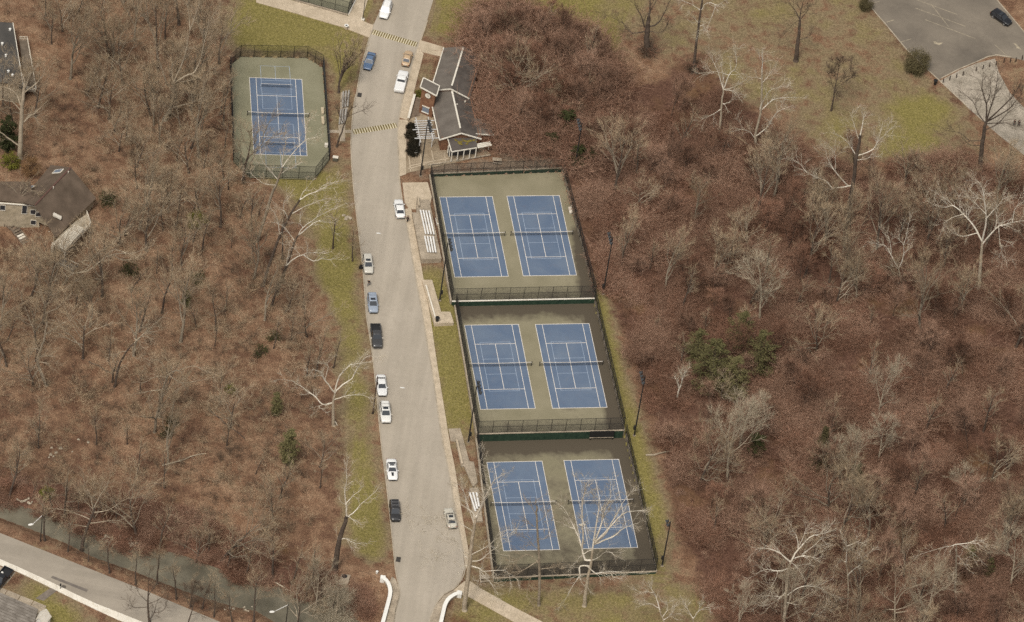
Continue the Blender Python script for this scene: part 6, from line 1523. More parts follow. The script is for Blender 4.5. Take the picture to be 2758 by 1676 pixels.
tr_(t3, (1985, 1330), [(1995, 1180), (2010, 1000), (2025, 860)], [[.14, (2030, 850), (2080, 720), (2150, 630), (2145, 470)], [.12, (2025, 850), (1970, 680), (1900, 540)], [.1, (2030, 860), (2130, 880), (2210, 990)], [.1, (2005, 1045), (1900, 1110), (1820, 1150)], [.1, (2025, 850), (2020, 700), (1980, 560)], [.09, (2040, 850), (2120, 840), (2250, 760)], [.09, (2070, 730), (1960, 690), (1780, 710)], [.1, (2010, 1000), (2090, 985)]], 'white sycamore closest to the open lawn, left of the other white trees', WT, rtr=.30, rl=.12, seed=109, tw=16, spread=2.6)
tr_(t3, (2370, 1460), [(2330, 1310), (2380, 1100), (2395, 800), (2395, 640)], [[.12, (2395, 700), (2400, 560), (2390, 500)], [.15, (2340, 1300), (2440, 1230), (2540, 1080), (2700, 1010)], [.15, (2385, 1060), (2500, 960), (2600, 940), (2730, 940)], [.1, (2390, 800), (2450, 740), (2520, 620)], [.1, (2390, 760), (2330, 740)], [.1, (2390, 1000), (2460, 880), (2560, 840)], [.1, (2335, 1330), (2250, 1250), (2080, 1270)], [.09, (2340, 1405), (2460, 1410), (2560, 1400), (2620, 1330)]], 'white sycamore with limbs sweeping right towards the lawn', WT, rtr=.32, rl=.13, seed=110, tw=16, spread=2.6)
tr_(t1, (190, 1520), [(200, 1300), (208, 1080), (225, 900), (240, 790)], [[.2, (210, 1020), (150, 900), (80, 850), (-40, 820)], [.2, (195, 1430), (100, 1340), (0, 1270), (-60, 1220)], [.18, (215, 1200), (330, 1090), (480, 950)], [.15, (230, 860), (300, 700), (380, 620)], [.15, (230, 900), (360, 790), (420, 700)], [.13, (200, 1090), (120, 980), (0, 960)], [.12, (240, 790), (200, 660), (140, 560)], [.12, (225, 1150), (300, 1100), (380, 1200)]], 'big pale grey tree at the left edge in front of the long dark-roofed house', (BK_TAN, BK_TAN, TW_GREY), rtr=.55, rl=.17, seed=111, tw=14, name='bare_tree')
tr_(t1, (1580, 1150), [(1640, 1030), (1665, 900), (1668, 800)], [[.22, (1675, 800), (1780, 730), (1870, 690), (1930, 560), (1980, 440)], [.18, (1675, 790), (1760, 580), (1800, 420), (1830, 250)], [.2, (1665, 880), (1600, 800), (1545, 620), (1470, 400)], [.12, (1665, 800), (1650, 680), (1655, 600)], [.14, (1640, 1030), (1790, 1000), (1900, 960), (1970, 940)], [.1, (1540, 840), (1440, 700), (1310, 600)], [.14, (1930, 560), (2000, 250), (2100, 60)], [.1, (1700, 810), (1800, 780), (1900, 750)], [.12, (1820, 280), (1810, 110), (1770, 0)], [.12, (1830, 280), (1890, 110), (1910, 0)]], 'dark-trunked tree with crooked limbs in the left wood beside the single court', GT, rtr=.5, rl=.17, seed=112, tw=12, name='bare_tree')
tr_(t3, (1300, 510), [(1290, 400), (1300, 260), (1310, 170)], [[.26, (1310, 170), (1320, 70), (1320, -60)], [.2, (1270, 260), (1240, 160), (1180, 50), (1170, -60)], [.2, (1300, 260), (1400, 220), (1470, 100), (1520, -20)], [.14, (1280, 300), (1150, 320), (1060, 220), (890, 140)], [.1, (1320, 310), (1440, 310), (1500, 200)], [.1, (1340, 380), (1330, 430), (1340, 520)]], 'dark vine-wrapped tree with several stems on the lawn at the top', D3, rtr=.75, rl=.2, seed=113, tw=24, name='vine_covered_tree', spread=3.0)
tr_(t3, (1730, 700), [(1750, 560), (1770, 380), (1790, 230), (1815, 60), (1830, -60)], [[.1, (1800, 230), (1750, 170)], [.1, (1810, 100), (1870, 30), (1980, 50), (2040, 0)], [.1, (1960, 50), (1910, 170), (1850, 300)], [.1, (1810, 120), (1720, 40), (1600, 0)], [.1, (1780, 260), (1840, 240), (1830, 330)]], 'pale-topped tree with a vine-thickened base on the lawn', WG, rtr=.34, rl=.12, seed=114, tw=16, name='vine_covered_tree')
tr_(t4, (262, 585), [(275, 450), (293, 330), (300, 200)], [[.16, (300, 200), (260, 110), (170, -20)], [.16, (305, 200), (315, 80), (345, -20)], [.12, (310, 210), (360, 120), (390, 60)], [.08, (270, 210), (180, 290), (100, 380)], [.08, (285, 400), (380, 360), (420, 300)]], 'stout straight brown tree standing alone on the lawn near the top', D3, rtr=.52, rl=.15, seed=115, tw=26, name='shade_tree', spread=3.4)
tr_(t4, (2035, 1640), [(2045, 1450), (2070, 1250), (2090, 1170)], [[.2, (2090, 1165), (2090, 1000), (2050, 850), (2060, 700)], [.18, (2100, 1165), (2150, 980), (2190, 820), (2200, 680)], [.2, (2105, 1170), (2230, 1040), (2340, 930), (2420, 800)], [.16, (2115, 1180), (2290, 1060), (2380, 960), (2440, 900)], [.14, (2085, 1190), (2010, 1090), (1950, 960), (1820, 860)], [.14, (2080, 1260), (2200, 1190), (2300, 1080), (2430, 1000)], [.12, (2110, 1190), (2260, 1180), (2350, 1200)], [.1, (2060, 1370), (1930, 1350), (1840, 1280), (1700, 1250)], [.1, (2050, 1420), (1930, 1390), (1870, 1330)], [.12, (2100, 1000), (2130, 880), (2130, 760)]], 'big brown shade tree with an upswept fan of limbs beside the right-hand path', D3, rtr=.55, rl=.17, seed=116, tw=26, name='shade_tree', spread=3.2)
tr_(t15, (1480, 1700), [(1470, 1560), (1440, 1450), (1410, 1380)], [[.12, (1420, 1390), (1380, 1260), (1330, 1170), (1310, 1110)], [.1, (1410, 1370), (1310, 1320), (1210, 1350)], [.09, (1350, 1220), (1290, 1205), (1220, 1215)], [.1, (1460, 1480), (1530, 1420), (1560, 1340)], [.1, (1450, 1450), (1490, 1380), (1480, 1290)]], 'young white-branched tree at the bottom edge on the lawn, left of its twin', WT, rtr=.2, rl=.1, seed=117, tw=14)
tr_(t15, (1745, 1700), [(1740, 1560), (1735, 1460)], [[.1, (1735, 1470), (1690, 1390), (1640, 1280)], [.1, (1740, 1470), (1790, 1380), (1800, 1300)], [.08, (1770, 1420), (1840, 1360), (1900, 1365)], [.08, (1690, 1390), (1650, 1330), (1640, 1300)]], 'young white-branched tree at the bottom edge beside the right thicket', WT, rtr=.17, rl=.09, seed=118, tw=14)
tr_(t16, (760, 1420), [(765, 1200), (760, 1050), (745, 920)], [[.1, (760, 1050), (830, 980), (895, 940), (890, 870), (860, 840)], [.1, (745, 920), (700, 900)], [.1, (750, 930), (755, 780), (730, 740)], [.07, (755, 760), (820, 740), (880, 710)], [.06, (895, 880), (970, 830)]], 'thin forked white tree in the thicket right of the arching sycamore', WT, rtr=.17, rl=.09, seed=119, tw=12)
tr_(t8, (1290, 1290), [(1270, 1200), (1245, 1085)], [[.13, (1240, 1080), (1190, 980), (1130, 870), (1060, 850), (960, 830)], [.12, (1250, 1080), (1290, 980), (1295, 860), (1250, 800)], [.1, (1200, 950), (1160, 800), (1100, 740)], [.1, (1300, 860), (1330, 740), (1340, 650)], [.1, (1280, 1290), (1200, 1275), (1110, 1320), (1110, 1380), (1140, 1400)], [.08, (1240, 1080), (1170, 1040)]], 'white tree with a crooked low limb in the middle of the right thicket', WT, rtr=.2, rl=.12, seed=120, tw=16, spread=2.4)
tr_(t16, (1210, 1640), [(1210, 1500), (1212, 1380), (1210, 1250)], [[.12, (1212, 1380), (1130, 1380), (1040, 1440)], [.12, (1212, 1400), (1330, 1390), (1460, 1370), (1540, 1420)], [.12, (1210, 1340), (1300, 1200), (1440, 1140), (1600, 1080)], [.1, (1210, 1260), (1220, 1120), (1210, 1060)], [.1, (1212, 1320), (1120, 1250), (1050, 1180)], [.1, (1210, 1290), (1330, 1110), (1400, 1000)], [.1, (1210, 1370), (1360, 1330), (1640, 1160)]], 'fan-shaped pale grey tree at the bottom right with brush-like branches', (BK_TAN, BK_TAN, TW_GREY), rtr=.24, rl=.11, seed=121, tw=26, name='bare_tree', spread=2.6)
tr_(t16, (1800, 1330), [(1795, 1100), (1800, 900), (1800, 750)], [[.11, (1800, 740), (1900, 740), (2000, 712), (2070, 712)], [.1, (1800, 740), (1740, 770), (1600, 800), (1430, 860)], [.1, (1830, 760), (1900, 790), (1970, 840)], [.09, (1820, 780), (1800, 830), (1850, 900), (1900, 960)], [.08, (1780, 740), (1760, 790), (1740, 820)], [.08, (1800, 870), (1790, 1000), (1770, 1060)], [.08, (1900, 730), (2000, 740), (2060, 780)]], 'bent white-limbed tree with drooping arms in the lower right thicket', (BK_GREY, BK_WHITE, TW_GREY), rtr=.24, rl=.11, seed=122, tw=14)
tr_(t9, (450, 1330 - 620), [(360, 480), (390, 370), (430, 230), (450, 100)], [[.1, (355, 540), (310, 650), (305, 780)], [.1, (360, 540), (420, 620), (445, 720)], [.1, (380, 480), (440, 490), (480, 500)], [.1, (390, 420), (460, 425), (520, 440), (525, 510)], [.12, (350, 480), (300, 560), (200, 620)], [.1, (430, 230), (520, 160), (640, 90)], [.1, (380, 360), (310, 350), (240, 450)]], 'crooked pale tree on the slope below the beige house', (BK_GREY, BK_TAN, TW_GREY), rtr=.3, rl=.11, seed=123, tw=14, name='bare_tree')
tr_(t9, (1100, 720), [(1130, 560), (1200, 400), (1290, 300)], [[.13, (1290, 300), (1380, 210), (1520, 185)], [.1, (1260, 320), (1280, 420), (1330, 460)], [.09, (1330, 260), (1350, 360)], [.1, (1200, 360), (1150, 390), (1130, 470)], [.1, (1350, 240), (1420, 240)], [.1, (1280, 240), (1320, 180), (1400, 130)]], 'leaning tree with a pale broken crown in the middle of the left wood', (BK_DARK, BK_TAN, TW_PALE), rtr=.26, rl=.11, seed=124, tw=14, name='bare_tree')
tr_(t9, (1530, 1010), [(1540, 850), (1570, 720), (1620, 600)], [[.12, (1620, 600), (1540, 480), (1480, 460), (1420, 520)], [.12, (1620, 600), (1720, 560), (1780, 640)], [.12, (1600, 640), (1500, 620), (1380, 680), (1320, 670)], [.12, (1640, 620), (1740, 680), (1900, 660), (2050, 630)], [.11, (1560, 760), (1450, 760), (1330, 780), (1270, 800)], [.09, (1450, 770), (1420, 860), (1440, 920)], [.1, (1550, 790), (1560, 870), (1590, 920)], [.1, (1730, 680), (1790, 740)], [.1, (1700, 570), (1850, 520), (1960, 560)], [.08, (1640, 600), (1640, 500), (1560, 420)]], 'wide spreading pale tree in the centre of the lower left wood', (BK_GREY, BK_TAN, TW_GREY), rtr=.32, rl=.11, seed=125, tw=16, name='bare_tree')
tr_(t13, (780, 810), [(800, 700), (830, 610), (880, 480), (910, 370)], [[.14, (905, 390), (960, 280), (1030, 190), (1060, 60)], [.12, (900, 420), (870, 290), (820, 190), (800, 60)], [.1, (870, 500), (700, 440), (560, 410), (420, 400)], [.1, (890, 460), (1040, 420), (1160, 340), (1240, 300)], [.1, (850, 560), (1000, 530), (1120, 520), (1200, 560)], [.1, (840, 590), (700, 560), (600, 540)], [.09, (920, 440), (780, 290)]], 'spreading tree leaning over the creek from its road-side bank', (BK_DARK, BK_TAN, TW_GREY), rtr=.36, rl=.12, seed=126, tw=22, name='bare_tree', spread=2.6)
tr_(t13, (1435, 1500), [(1425, 1400), (1420, 1300), (1425, 1200)], [[.1, (1435, 1470), (1480, 1410), (1510, 1300)], [.09, (1420, 1360), (1300, 1360), (1220, 1320)], [.08, (1420, 1290), (1340, 1230), (1300, 1140)], [.08, (1422, 1250), (1480, 1160), (1500, 1100)], [.07, (1425, 1200), (1430, 1080), (1440, 1000)], [.08, (1480, 1410), (1560, 1390), (1600, 1330)], [.08, (1425, 1330), (1540, 1270), (1600, 1220)]], 'forked dark tree at the edge of the lower road', D3, rtr=.24, rl=.10, seed=127, tw=20, name='bare_tree', spread=2.4)
tr_(t6, (60, 1250), [(150, 980), (230, 760), (330, 560), (420, 420)], [[.13, (420, 420), (500, 370), (640, 310), (750, 255), (835, 228)], [.09, (600, 340), (650, 280), (760, 250)], [.1, (420, 420), (450, 350), (500, 300)], [.1, (330, 560), (480, 480), (640, 420), (760, 400)], [.1, (230, 760), (200, 600), (120, 480)], [.1, (300, 620), (260, 480), (300, 380)]], 'leaning grey tree with a long white limb below the single court', (BK_DARK, BK_WHITE, TW_GREY), rtr=.34, rl=.12, seed=131, tw=16, name='bare_tree', spread=2.8)
tr_(t6, (200, 1330), [(290, 1060), (370, 820), (410, 760)], [[.13, (410, 760), (450, 690), (580, 590), (720, 520), (895, 448)], [.12, (412, 755), (520, 670), (600, 625), (690, 640), (718, 670)], [.09, (450, 700), (420, 640), (430, 540)], [.08, (580, 590), (640, 480), (700, 440)], [.1, (370, 820), (300, 720), (200, 640)]], 'grey tree with two white forks reaching over the verge grass', (BK_DARK, BK_WHITE, TW_GREY), rtr=.3, rl=.12, seed=132, tw=16, name='bare_tree', spread=2.6)
tr_(t6, (150, 1440), [(220, 1220), (285, 1055)], [[.13, (285, 1055), (370, 985), (450, 950), (520, 930), (640, 935), (700, 945)], [.11, (455, 960), (550, 1010), (620, 990), (700, 1000), (765, 990)], [.09, (420, 955), (385, 900)], [.1, (285, 1055), (310, 940), (330, 850)]], 'low tree whose white limb lies flat across the verge grass', (BK_DARK, BK_WHITE, TW_GREY), rtr=.28, rl=.11, seed=133, tw=10, name='bare_tree')
tr_(t6, (10, 820), [(130, 430), (210, 230), (250, 110)], [[.12, (250, 110), (340, -10), (470, -147), (540, -170), (605, -190)], [.11, (250, 110), (270, -60), (300, -200)], [.09, (470, -147), (475, -260), (500, -360)], [.1, (210, 230), (100, 100), (20, -20)], [.09, (230, 170), (330, 120), (440, 60)], [.09, (180, 300), (60, 260), (-60, 160)]], 'tall grey tree whose pale limb crosses the near end of the single court', (BK_GREY, BK_WHITE, TW_GREY), rtr=.34, rl=.12, seed=134, tw=18, name='bare_tree', spread=2.6)
tr_(t5, (610, 1230), [(650, 1170), (700, 1130)], [[.15, (700, 1130), (830, 1090), (920, 950), (1100, 830), (1160, 740)], [.16, (720, 1130), (830, 1110), (1000, 980), (1120, 940), (1300, 930), (1390, 880)], [.12, (1100, 955), (1180, 1000), (1310, 985)], [.1, (770, 1010), (870, 1000), (940, 940)], [.14, (690, 1130), (560, 1050), (400, 960), (240, 980)], [.12, (640, 1150), (500, 1000), (350, 870)], [.1, (930, 930), (910, 860), (950, 800)], [.1, (1200, 935), (1100, 900), (1000, 960)]], 'low spreading tree with pale limbs reaching right from below the slatted deck', (BK_GREY, BK_TAN, TW_GREY), rtr=.3, rl=.14, seed=141, tw=16, name='bare_tree', spread=2.8)
tr_(t5, (155, 620), [(185, 470), (195, 390)], [[.09, (195, 390), (120, 310), (60, 270)], [.09, (195, 390), (200, 280), (230, 220)], [.09, (195, 390), (290, 330), (350, 350)], [.08, (195, 400), (260, 300), (280, 220)], [.08, (190, 420), (130, 380), (90, 360)]], 'small bare tree standing against the wall of the beige house', (BK_DARK, BK_TAN, TW_GREY), rtr=.14, rl=.07, seed=142, tw=14, name='bare_tree', spread=2.0)
for x, y, k, lab in ((35, 335, ('spread', 0), 'bare grey tree beside the pale trunk, in front of the long dark roof'), (95, 315, ('oval', 1), 'bare grey tree at the near right corner of the long dark roof'), (8, 285, ('spread', 1), 'bare grey tree at the left edge, over the long dark roof'), (75, 250, ('slim', 1), 'slender sapling against the deck of the long dark-roofed house')):
    plant(k, G(x, y), x * .3, .95, lab, None)
plant(('vase', 0), G(*t2(792, 890)), .3, 1.04, 'upright vase-shaped brown tree between the single court and the road', None, 'shade_tree')
tr_(t2, (772, 1410), [(800, 1320), (830, 1240), (850, 1190)], [[.13, (840, 1210), (880, 1100), (930, 1020)], [.1, (850, 1190), (840, 1080), (850, 960)], [.1, (845, 1200), (800, 1110), (780, 1000)], [.09, (870, 1130), (950, 1090), (1030, 1060)]], 'small leaning tree beside the grey bleachers near the striped hump', D3, rtr=.22, rl=.1, seed=128, tw=24, name='shade_tree', spread=2.4)
for x, y, k, sc, lab in ((850, 1640, ('tan', 0), .8, 'bushy tan tree on the creek bank left of the left parapet, upper one'), (800, 1690, ('spread', 1), .9, 'tan-limbed tree at the bottom edge where the creek nears the bridge'), (905, 1665, ('tan', 1), .7, 'bushy tan tree on the creek bank left of the left parapet, lower one'), (545, 1640, ('slim', 1), .9, 'two-stemmed dark sapling on the near creek bank above the lower road'), (505, 1690, ('shade', 1), .72, 'hazy brown tree at the bottom edge between lower road and creek')):
    plant(k, G(x, y), x * .1, sc, lab, None)
plant(('shade', 0), G(*t4(600, 1065)), 1.2, .95, 'hazy brown tree in the middle of the lawn above the white sycamore', None, 'shade_tree')
for q, lab in (((2080, 300), 'thin young tree on the verge near the far terrace, its shadowy stem against the grass'),): pass

# ------------------------------------------------------------------ evergreens, hedges and bushes
def leafy(seed, n, fn, size, flat=.0):
    g = np.random.default_rng(seed); c = np.array([fn(g) for _ in range(n)]); s_ = size * g.uniform(.6, 1.3, (n, 1, 1)); v = g.normal(size=(n, 3, 3)); v /= np.linalg.norm(v, axis=2, keepdims=True); v[:, :, 2] *= (1 - flat); return c[:, None, :] + v * s_
def clumped(g, R0, Hh, n):
    cl = []
    for _ in range(n):
        d = g.normal(size=3); d /= np.linalg.norm(d); cl.append(np.array([d[0] * R0, d[1] * R0, Hh * .5 + d[2] * Hh * .5]) * np.array([.85, .85, 1.0]) * g.uniform(.75, 1.05))
    return cl
def bush_parts(seed, R0, Hh, n, mat, size=.16, k=26):
    g0 = np.random.default_rng(seed); cl = clumped(g0, R0, Hh, k); 
    def fn(g):
        c = cl[g.integers(len(cl))]; return c + g.normal(size=3) * np.array([R0, R0, Hh * .7]) * (.30 if mat is IVY else .16)
    T_ = Tree(seed)
    for _ in range(9): T_.branch(Vector((0, 0, -.1)), Vector((T_.rng.gauss(0, .5), T_.rng.gauss(0, .5), 1)).normalized(), Hh * .7, .05, 0, [(4, .2, .03, 0, .5, .6, 3, .5, .03)])
    A = leafy(seed, n, fn, size); A[:, :, 2] = np.maximum(A[:, :, 2], .03)
    return [('stems', tube_mesh('stems', T_.lb, BK_DARK)), ('foliage', tri_mesh('foliage', A, mat))]
def conifer_parts(seed, Hh, R0, n, mat, size=.22, gap=.5, bark=BK_DARK, rnd=False):
    T_ = Tree(seed); T_.path(Vector((0, 0, -.3)), Vector((0, 0, 1)), Hh, .2, .03, 8, .02, .03, T_.tr); g = np.random.default_rng(seed); C = []
    lv = int(Hh / .75)
    for i in range(lv):
        z = Hh * (.10 + .9 * i / lv); rr_ = R0 * ((.25 + .75 * math.sin(math.pi * min(1, .12 + .86 * i / lv))) if rnd else (1 - .92 * i / lv)) * g.uniform(.7, 1.1); nb2 = 7
        for k in range(nb2):
            if g.random() < gap * .35: continue
            a = 2 * np.pi * (k + g.random()) / nb2; d = Vector((math.cos(a), math.sin(a), -.12)); p = Vector((0, 0, z)); q = p + d * rr_ * g.uniform(.7, 1.1); T_.lb.append((p, q, .05, .015))
            m2 = max(4, int(n / (lv * nb2)))
            for _ in range(m2):
                t = g.random() ** .6; c = p.lerp(q, t); C.append(np.array(c) + g.normal(size=3) * np.array([.16, .16, .10]) * (1 + rr_ * .25))
    C = np.array(C); v = g.normal(size=(len(C), 3, 3)); v /= np.linalg.norm(v, axis=2, keepdims=True); v[:, :, 2] *= .5
    return [('trunk', tube_mesh('trunk', T_.tr, bark)), ('limbs', tube_mesh('limbs', T_.lb, bark)), ('foliage', tri_mesh('foliage', C[:, None] + v * size * g.uniform(.6, 1.2, (len(C), 1, 1)), mat))]
def brush_proto(seed, Hh, R0, stems, mat, tw=7, wid=.030):
    g = random.Random(seed); tw_ = []; sg = []
    for _ in range(stems):
        a = g.uniform(0, 6.28); p = Vector((g.gauss(0, R0 * .35), g.gauss(0, R0 * .35), 0)); d = Vector((math.cos(a) * g.uniform(.1, .8), math.sin(a) * g.uniform(.1, .8), 1)).normalized(); L = Hh * g.uniform(.55, 1.2); n = 4; pts = [p]
        for i in range(n):
            d = (d + Vector((math.cos(a) * .16, math.sin(a) * .16, -.10)) + Vector((g.gauss(0, .12), g.gauss(0, .12), g.gauss(0, .1)))).normalized(); pts.append(pts[-1] + d * L / n)
        for i in range(n): tw_.append((pts[i], pts[i + 1] + (pts[i + 1] - pts[i]) * .3, wid * (1.3 - .18 * i)))
        for _ in range(tw):
            k = g.uniform(.8, n - .01); i = int(k); q = pts[i].lerp(pts[i + 1], k - i); dd = Vector((g.gauss(0, 1), g.gauss(0, 1), g.gauss(.25, .7))).normalized(); tw_.append((q, q + dd * g.uniform(.4, 1.0), wid * .8))
    return blade_mesh('brush', tw_, mat, seed)
PROTO['hedge', 0] = bush_parts(201, 1.35, 2.3, 2600, HEDGE, .17); PROTO['globe', 0] = bush_parts(202, 2.7, 5.2, 9000, OLIVE, .15, 60); PROTO['green', 0] = bush_parts(203, 1.7, 2.4, 1500, GREEN, .17)
PROTO['ivy', 0] = conifer_parts(204, 6.5, 2.6, 6500, IVY, .27, 1.2, BK_DARK, True); PROTO['cedar', 0] = conifer_parts(205, 7.5, 1.8, 5200, PINE, .22, .5, BK_DARK, True); PROTO['spruce', 0] = conifer_parts(206, 12, 2.6, 5200, OLIVE); PROTO['pine', 0] = conifer_parts(207, 15, 4.8, 15000, PINE, .28, 1.5, BK_DARK, True)
PROTO['rust', 0] = bush_parts(208, 2.4, 4.2, 4200, RUST, .13, 30); PROTO['scrub', 0] = bush_parts(209, 1.3, 1.9, 900, IVY, .14)
for i in range(3): PROTO['redtall', i] = make_tree('oval', 90 + i, 8.5, (BK_DARK, BK_DARK, (TW_MAU, TW_RED, TW_MAU)[i]), .09)
PROTO['vine', 0] = [('stems', brush_proto(212, 3.4, 1.2, 110, TW_DARK, 9, .04)), ('tendrils', brush_proto(213, 5.2, .7, 60, TW_RED, 9, .035))]
PROTO['dead', 0] = make_tree('slim', 211, 10, (BK_WHITE, BK_WHITE, TW_PALE))
random.seed(4)
for px, py, key, sc, lab, nm, cat in (
    (1108, 352, ('hedge', 0), .85, 'dark evergreen hedge bush nearest the low wall, topmost in the row', 'hedge_bush', 'bush'), (1107, 371, ('hedge', 0), .95, 'dark evergreen hedge bush, second from the top in the row', 'hedge_bush', 'bush'),
    (1112, 394, ('hedge', 0), 1.05, 'dark evergreen hedge bush, third from the top in the row', 'hedge_bush', 'bush'), (1111, 415, ('hedge', 0), 1.05, 'dark evergreen hedge bush next to the white-rimmed bin', 'hedge_bush', 'bush'),
    (1128, 258, ('green', 0), .6, 'small yellow-green shrub at the foot of the brick tower', 'shrub', 'bush'),
    (2464, 190, ('globe', 0), 1.0, 'round olive-brown evergreen at the edge of the parking lot', 'round_evergreen', 'bush'), (2331, 26, ('globe', 0), .58, 'small olive evergreen at the top edge beside the parking lot', 'round_evergreen', 'bush'),
    (772, 1255, ('cedar', 0), 1.25, 'dark green cedar in the left wood beside the road', 'cedar_tree', 'tree'), (742, 1120, ('cedar', 0), .8, 'dull green cedar behind the white-limbed sycamore', 'cedar_tree', 'tree'),
    (528, 605, ('green', 0), 1.25, 'bright green bush in the left wood between the house and the court', 'shrub', 'bush'), (500, 830, ('cedar', 0), .62, 'small green cedar in the centre of the left wood', 'cedar_tree', 'tree'), (532, 760, ('scrub', 0), 1.2, 'dull green shrub just above the small cedar in the left wood', 'shrub', 'bush'),
    (352, 735, ('scrub', 0), 1.3, 'dark shrub on the slope right of the house deck', 'shrub', 'bush'), (700, 955, ('scrub', 0), 1.1, 'dark shrub at the wood edge across from the black pickup', 'shrub', 'bush'), (735, 915, ('scrub', 0), 1.0, 'dark low shrub beside another at the wood edge across from the black pickup', 'shrub', 'bush'),
    (620, 1055, ('green', 0), .7, 'small green shrub low in the left wood', 'shrub', 'bush'), (465, 1140, ('scrub', 0), 1.0, 'small dark shrub below the wide spreading pale tree', 'shrub', 'bush'), (445, 1175, ('scrub', 0), 1.0, 'small dark shrub lowest below the wide spreading pale tree', 'shrub', 'bush'),
    (125, 1340, ('green', 0), .9, 'green shrub on the creek bank at the left', 'shrub', 'bush'), (18, 400, ('ivy', 0), 1.2, 'dark evergreen mass at the left edge behind the pale grey tree', 'evergreen_shrub', 'bush'), (28, 448, ('green', 0), 1.2, 'yellow-green shrub at the left edge above the beige house', 'shrub', 'bush'),
    (80, 470, ('rust', 0), .9, 'rust-leaved small tree behind the beige house', 'rusty_tree', 'tree'), (290, 545, ('scrub', 0), 1.5, 'dark green shrub off the right corner of the beige house', 'shrub', 'bush'),
    (1905, 1050, ('pine', 0), 1.0, 'tall dark olive pine in the thicket level with the middle terrace', 'pine_tree', 'tree'), (2040, 1010, ('pine', 0), .8, 'yellowish pine right of the tall olive pine', 'pine_tree', 'tree'), (2200, 1270, ('spruce', 0), 1.05, 'grey-green spruce with a narrow top in the right thicket', 'spruce_tree', 'tree'), (1985, 940, ('pine', 0), .72, 'smaller dark pine behind the tall olive pine', 'pine_tree', 'tree'), (1872, 985, ('pine', 0), .7, 'small olive pine above and left of the tall olive pine', 'pine_tree', 'tree'), (1962, 1075, ('pine', 0), .85, 'olive pine just above the fuzzy pale round-crowned tree', 'pine_tree', 'tree'),
    (2032, 1225, ('ivy', 0), .9, 'dark ivy-covered clump beside the fuzzy pale tree', 'ivy_clump', 'bush'), (1552, 455, ('ivy', 0), .95, 'black-green ivy mass at the far corner of the far terrace', 'ivy_clump', 'bush'), (1520, 372, ('ivy', 0), 1.15, 'tall dark ivy thicket on the far side of the half-hidden floodlight pole', 'ivy_clump', 'bush'), (1590, 452, ('ivy', 0), .8, 'dark ivy clump on the thicket side of the far terrace corner', 'ivy_clump', 'bush'), (1480, 412, ('ivy', 0), .9, 'dark ivy thicket between the pavilion and the far terrace corner', 'ivy_clump', 'bush'), (2300, 1300, ('ivy', 0), .75, 'dark evergreen clump beside the narrow-topped spruce', 'ivy_clump', 'bush'), (2600, 1540, ('cedar', 0), 1.0, 'dark cedar under the bent white-limbed tree at lower right', 'cedar_tree', 'tree'), (2655, 1560, ('cedar', 0), .8, 'green cedar right of the bent white-limbed tree', 'cedar_tree', 'tree'),
    (1822, 1080, ('dead', 0), 1.15, 'dead silvery snag tree left of the tall olive pine', 'dead_tree', 'tree'), (1990, 1220, ('tan', 0), .95, 'fuzzy pale round-crowned tree below the pines', 'bare_tree', 'tree'), (1866, 192, ('vine', 0), 1.1, 'dark vine tangle at the foot of the pale-topped lawn tree', 'vine_tangle', 'bush'), (1744, 146, ('vine', 0), 1.15, 'dark vine tangle at the foot of the many-stemmed lawn tree', 'vine_tangle', 'bush')):
    plant(key, G(px, py), random.uniform(0, 6), sc, lab, {'hedge': 'dark evergreen hedge beside the pergola'}.get(key[0]), nm, None, cat)

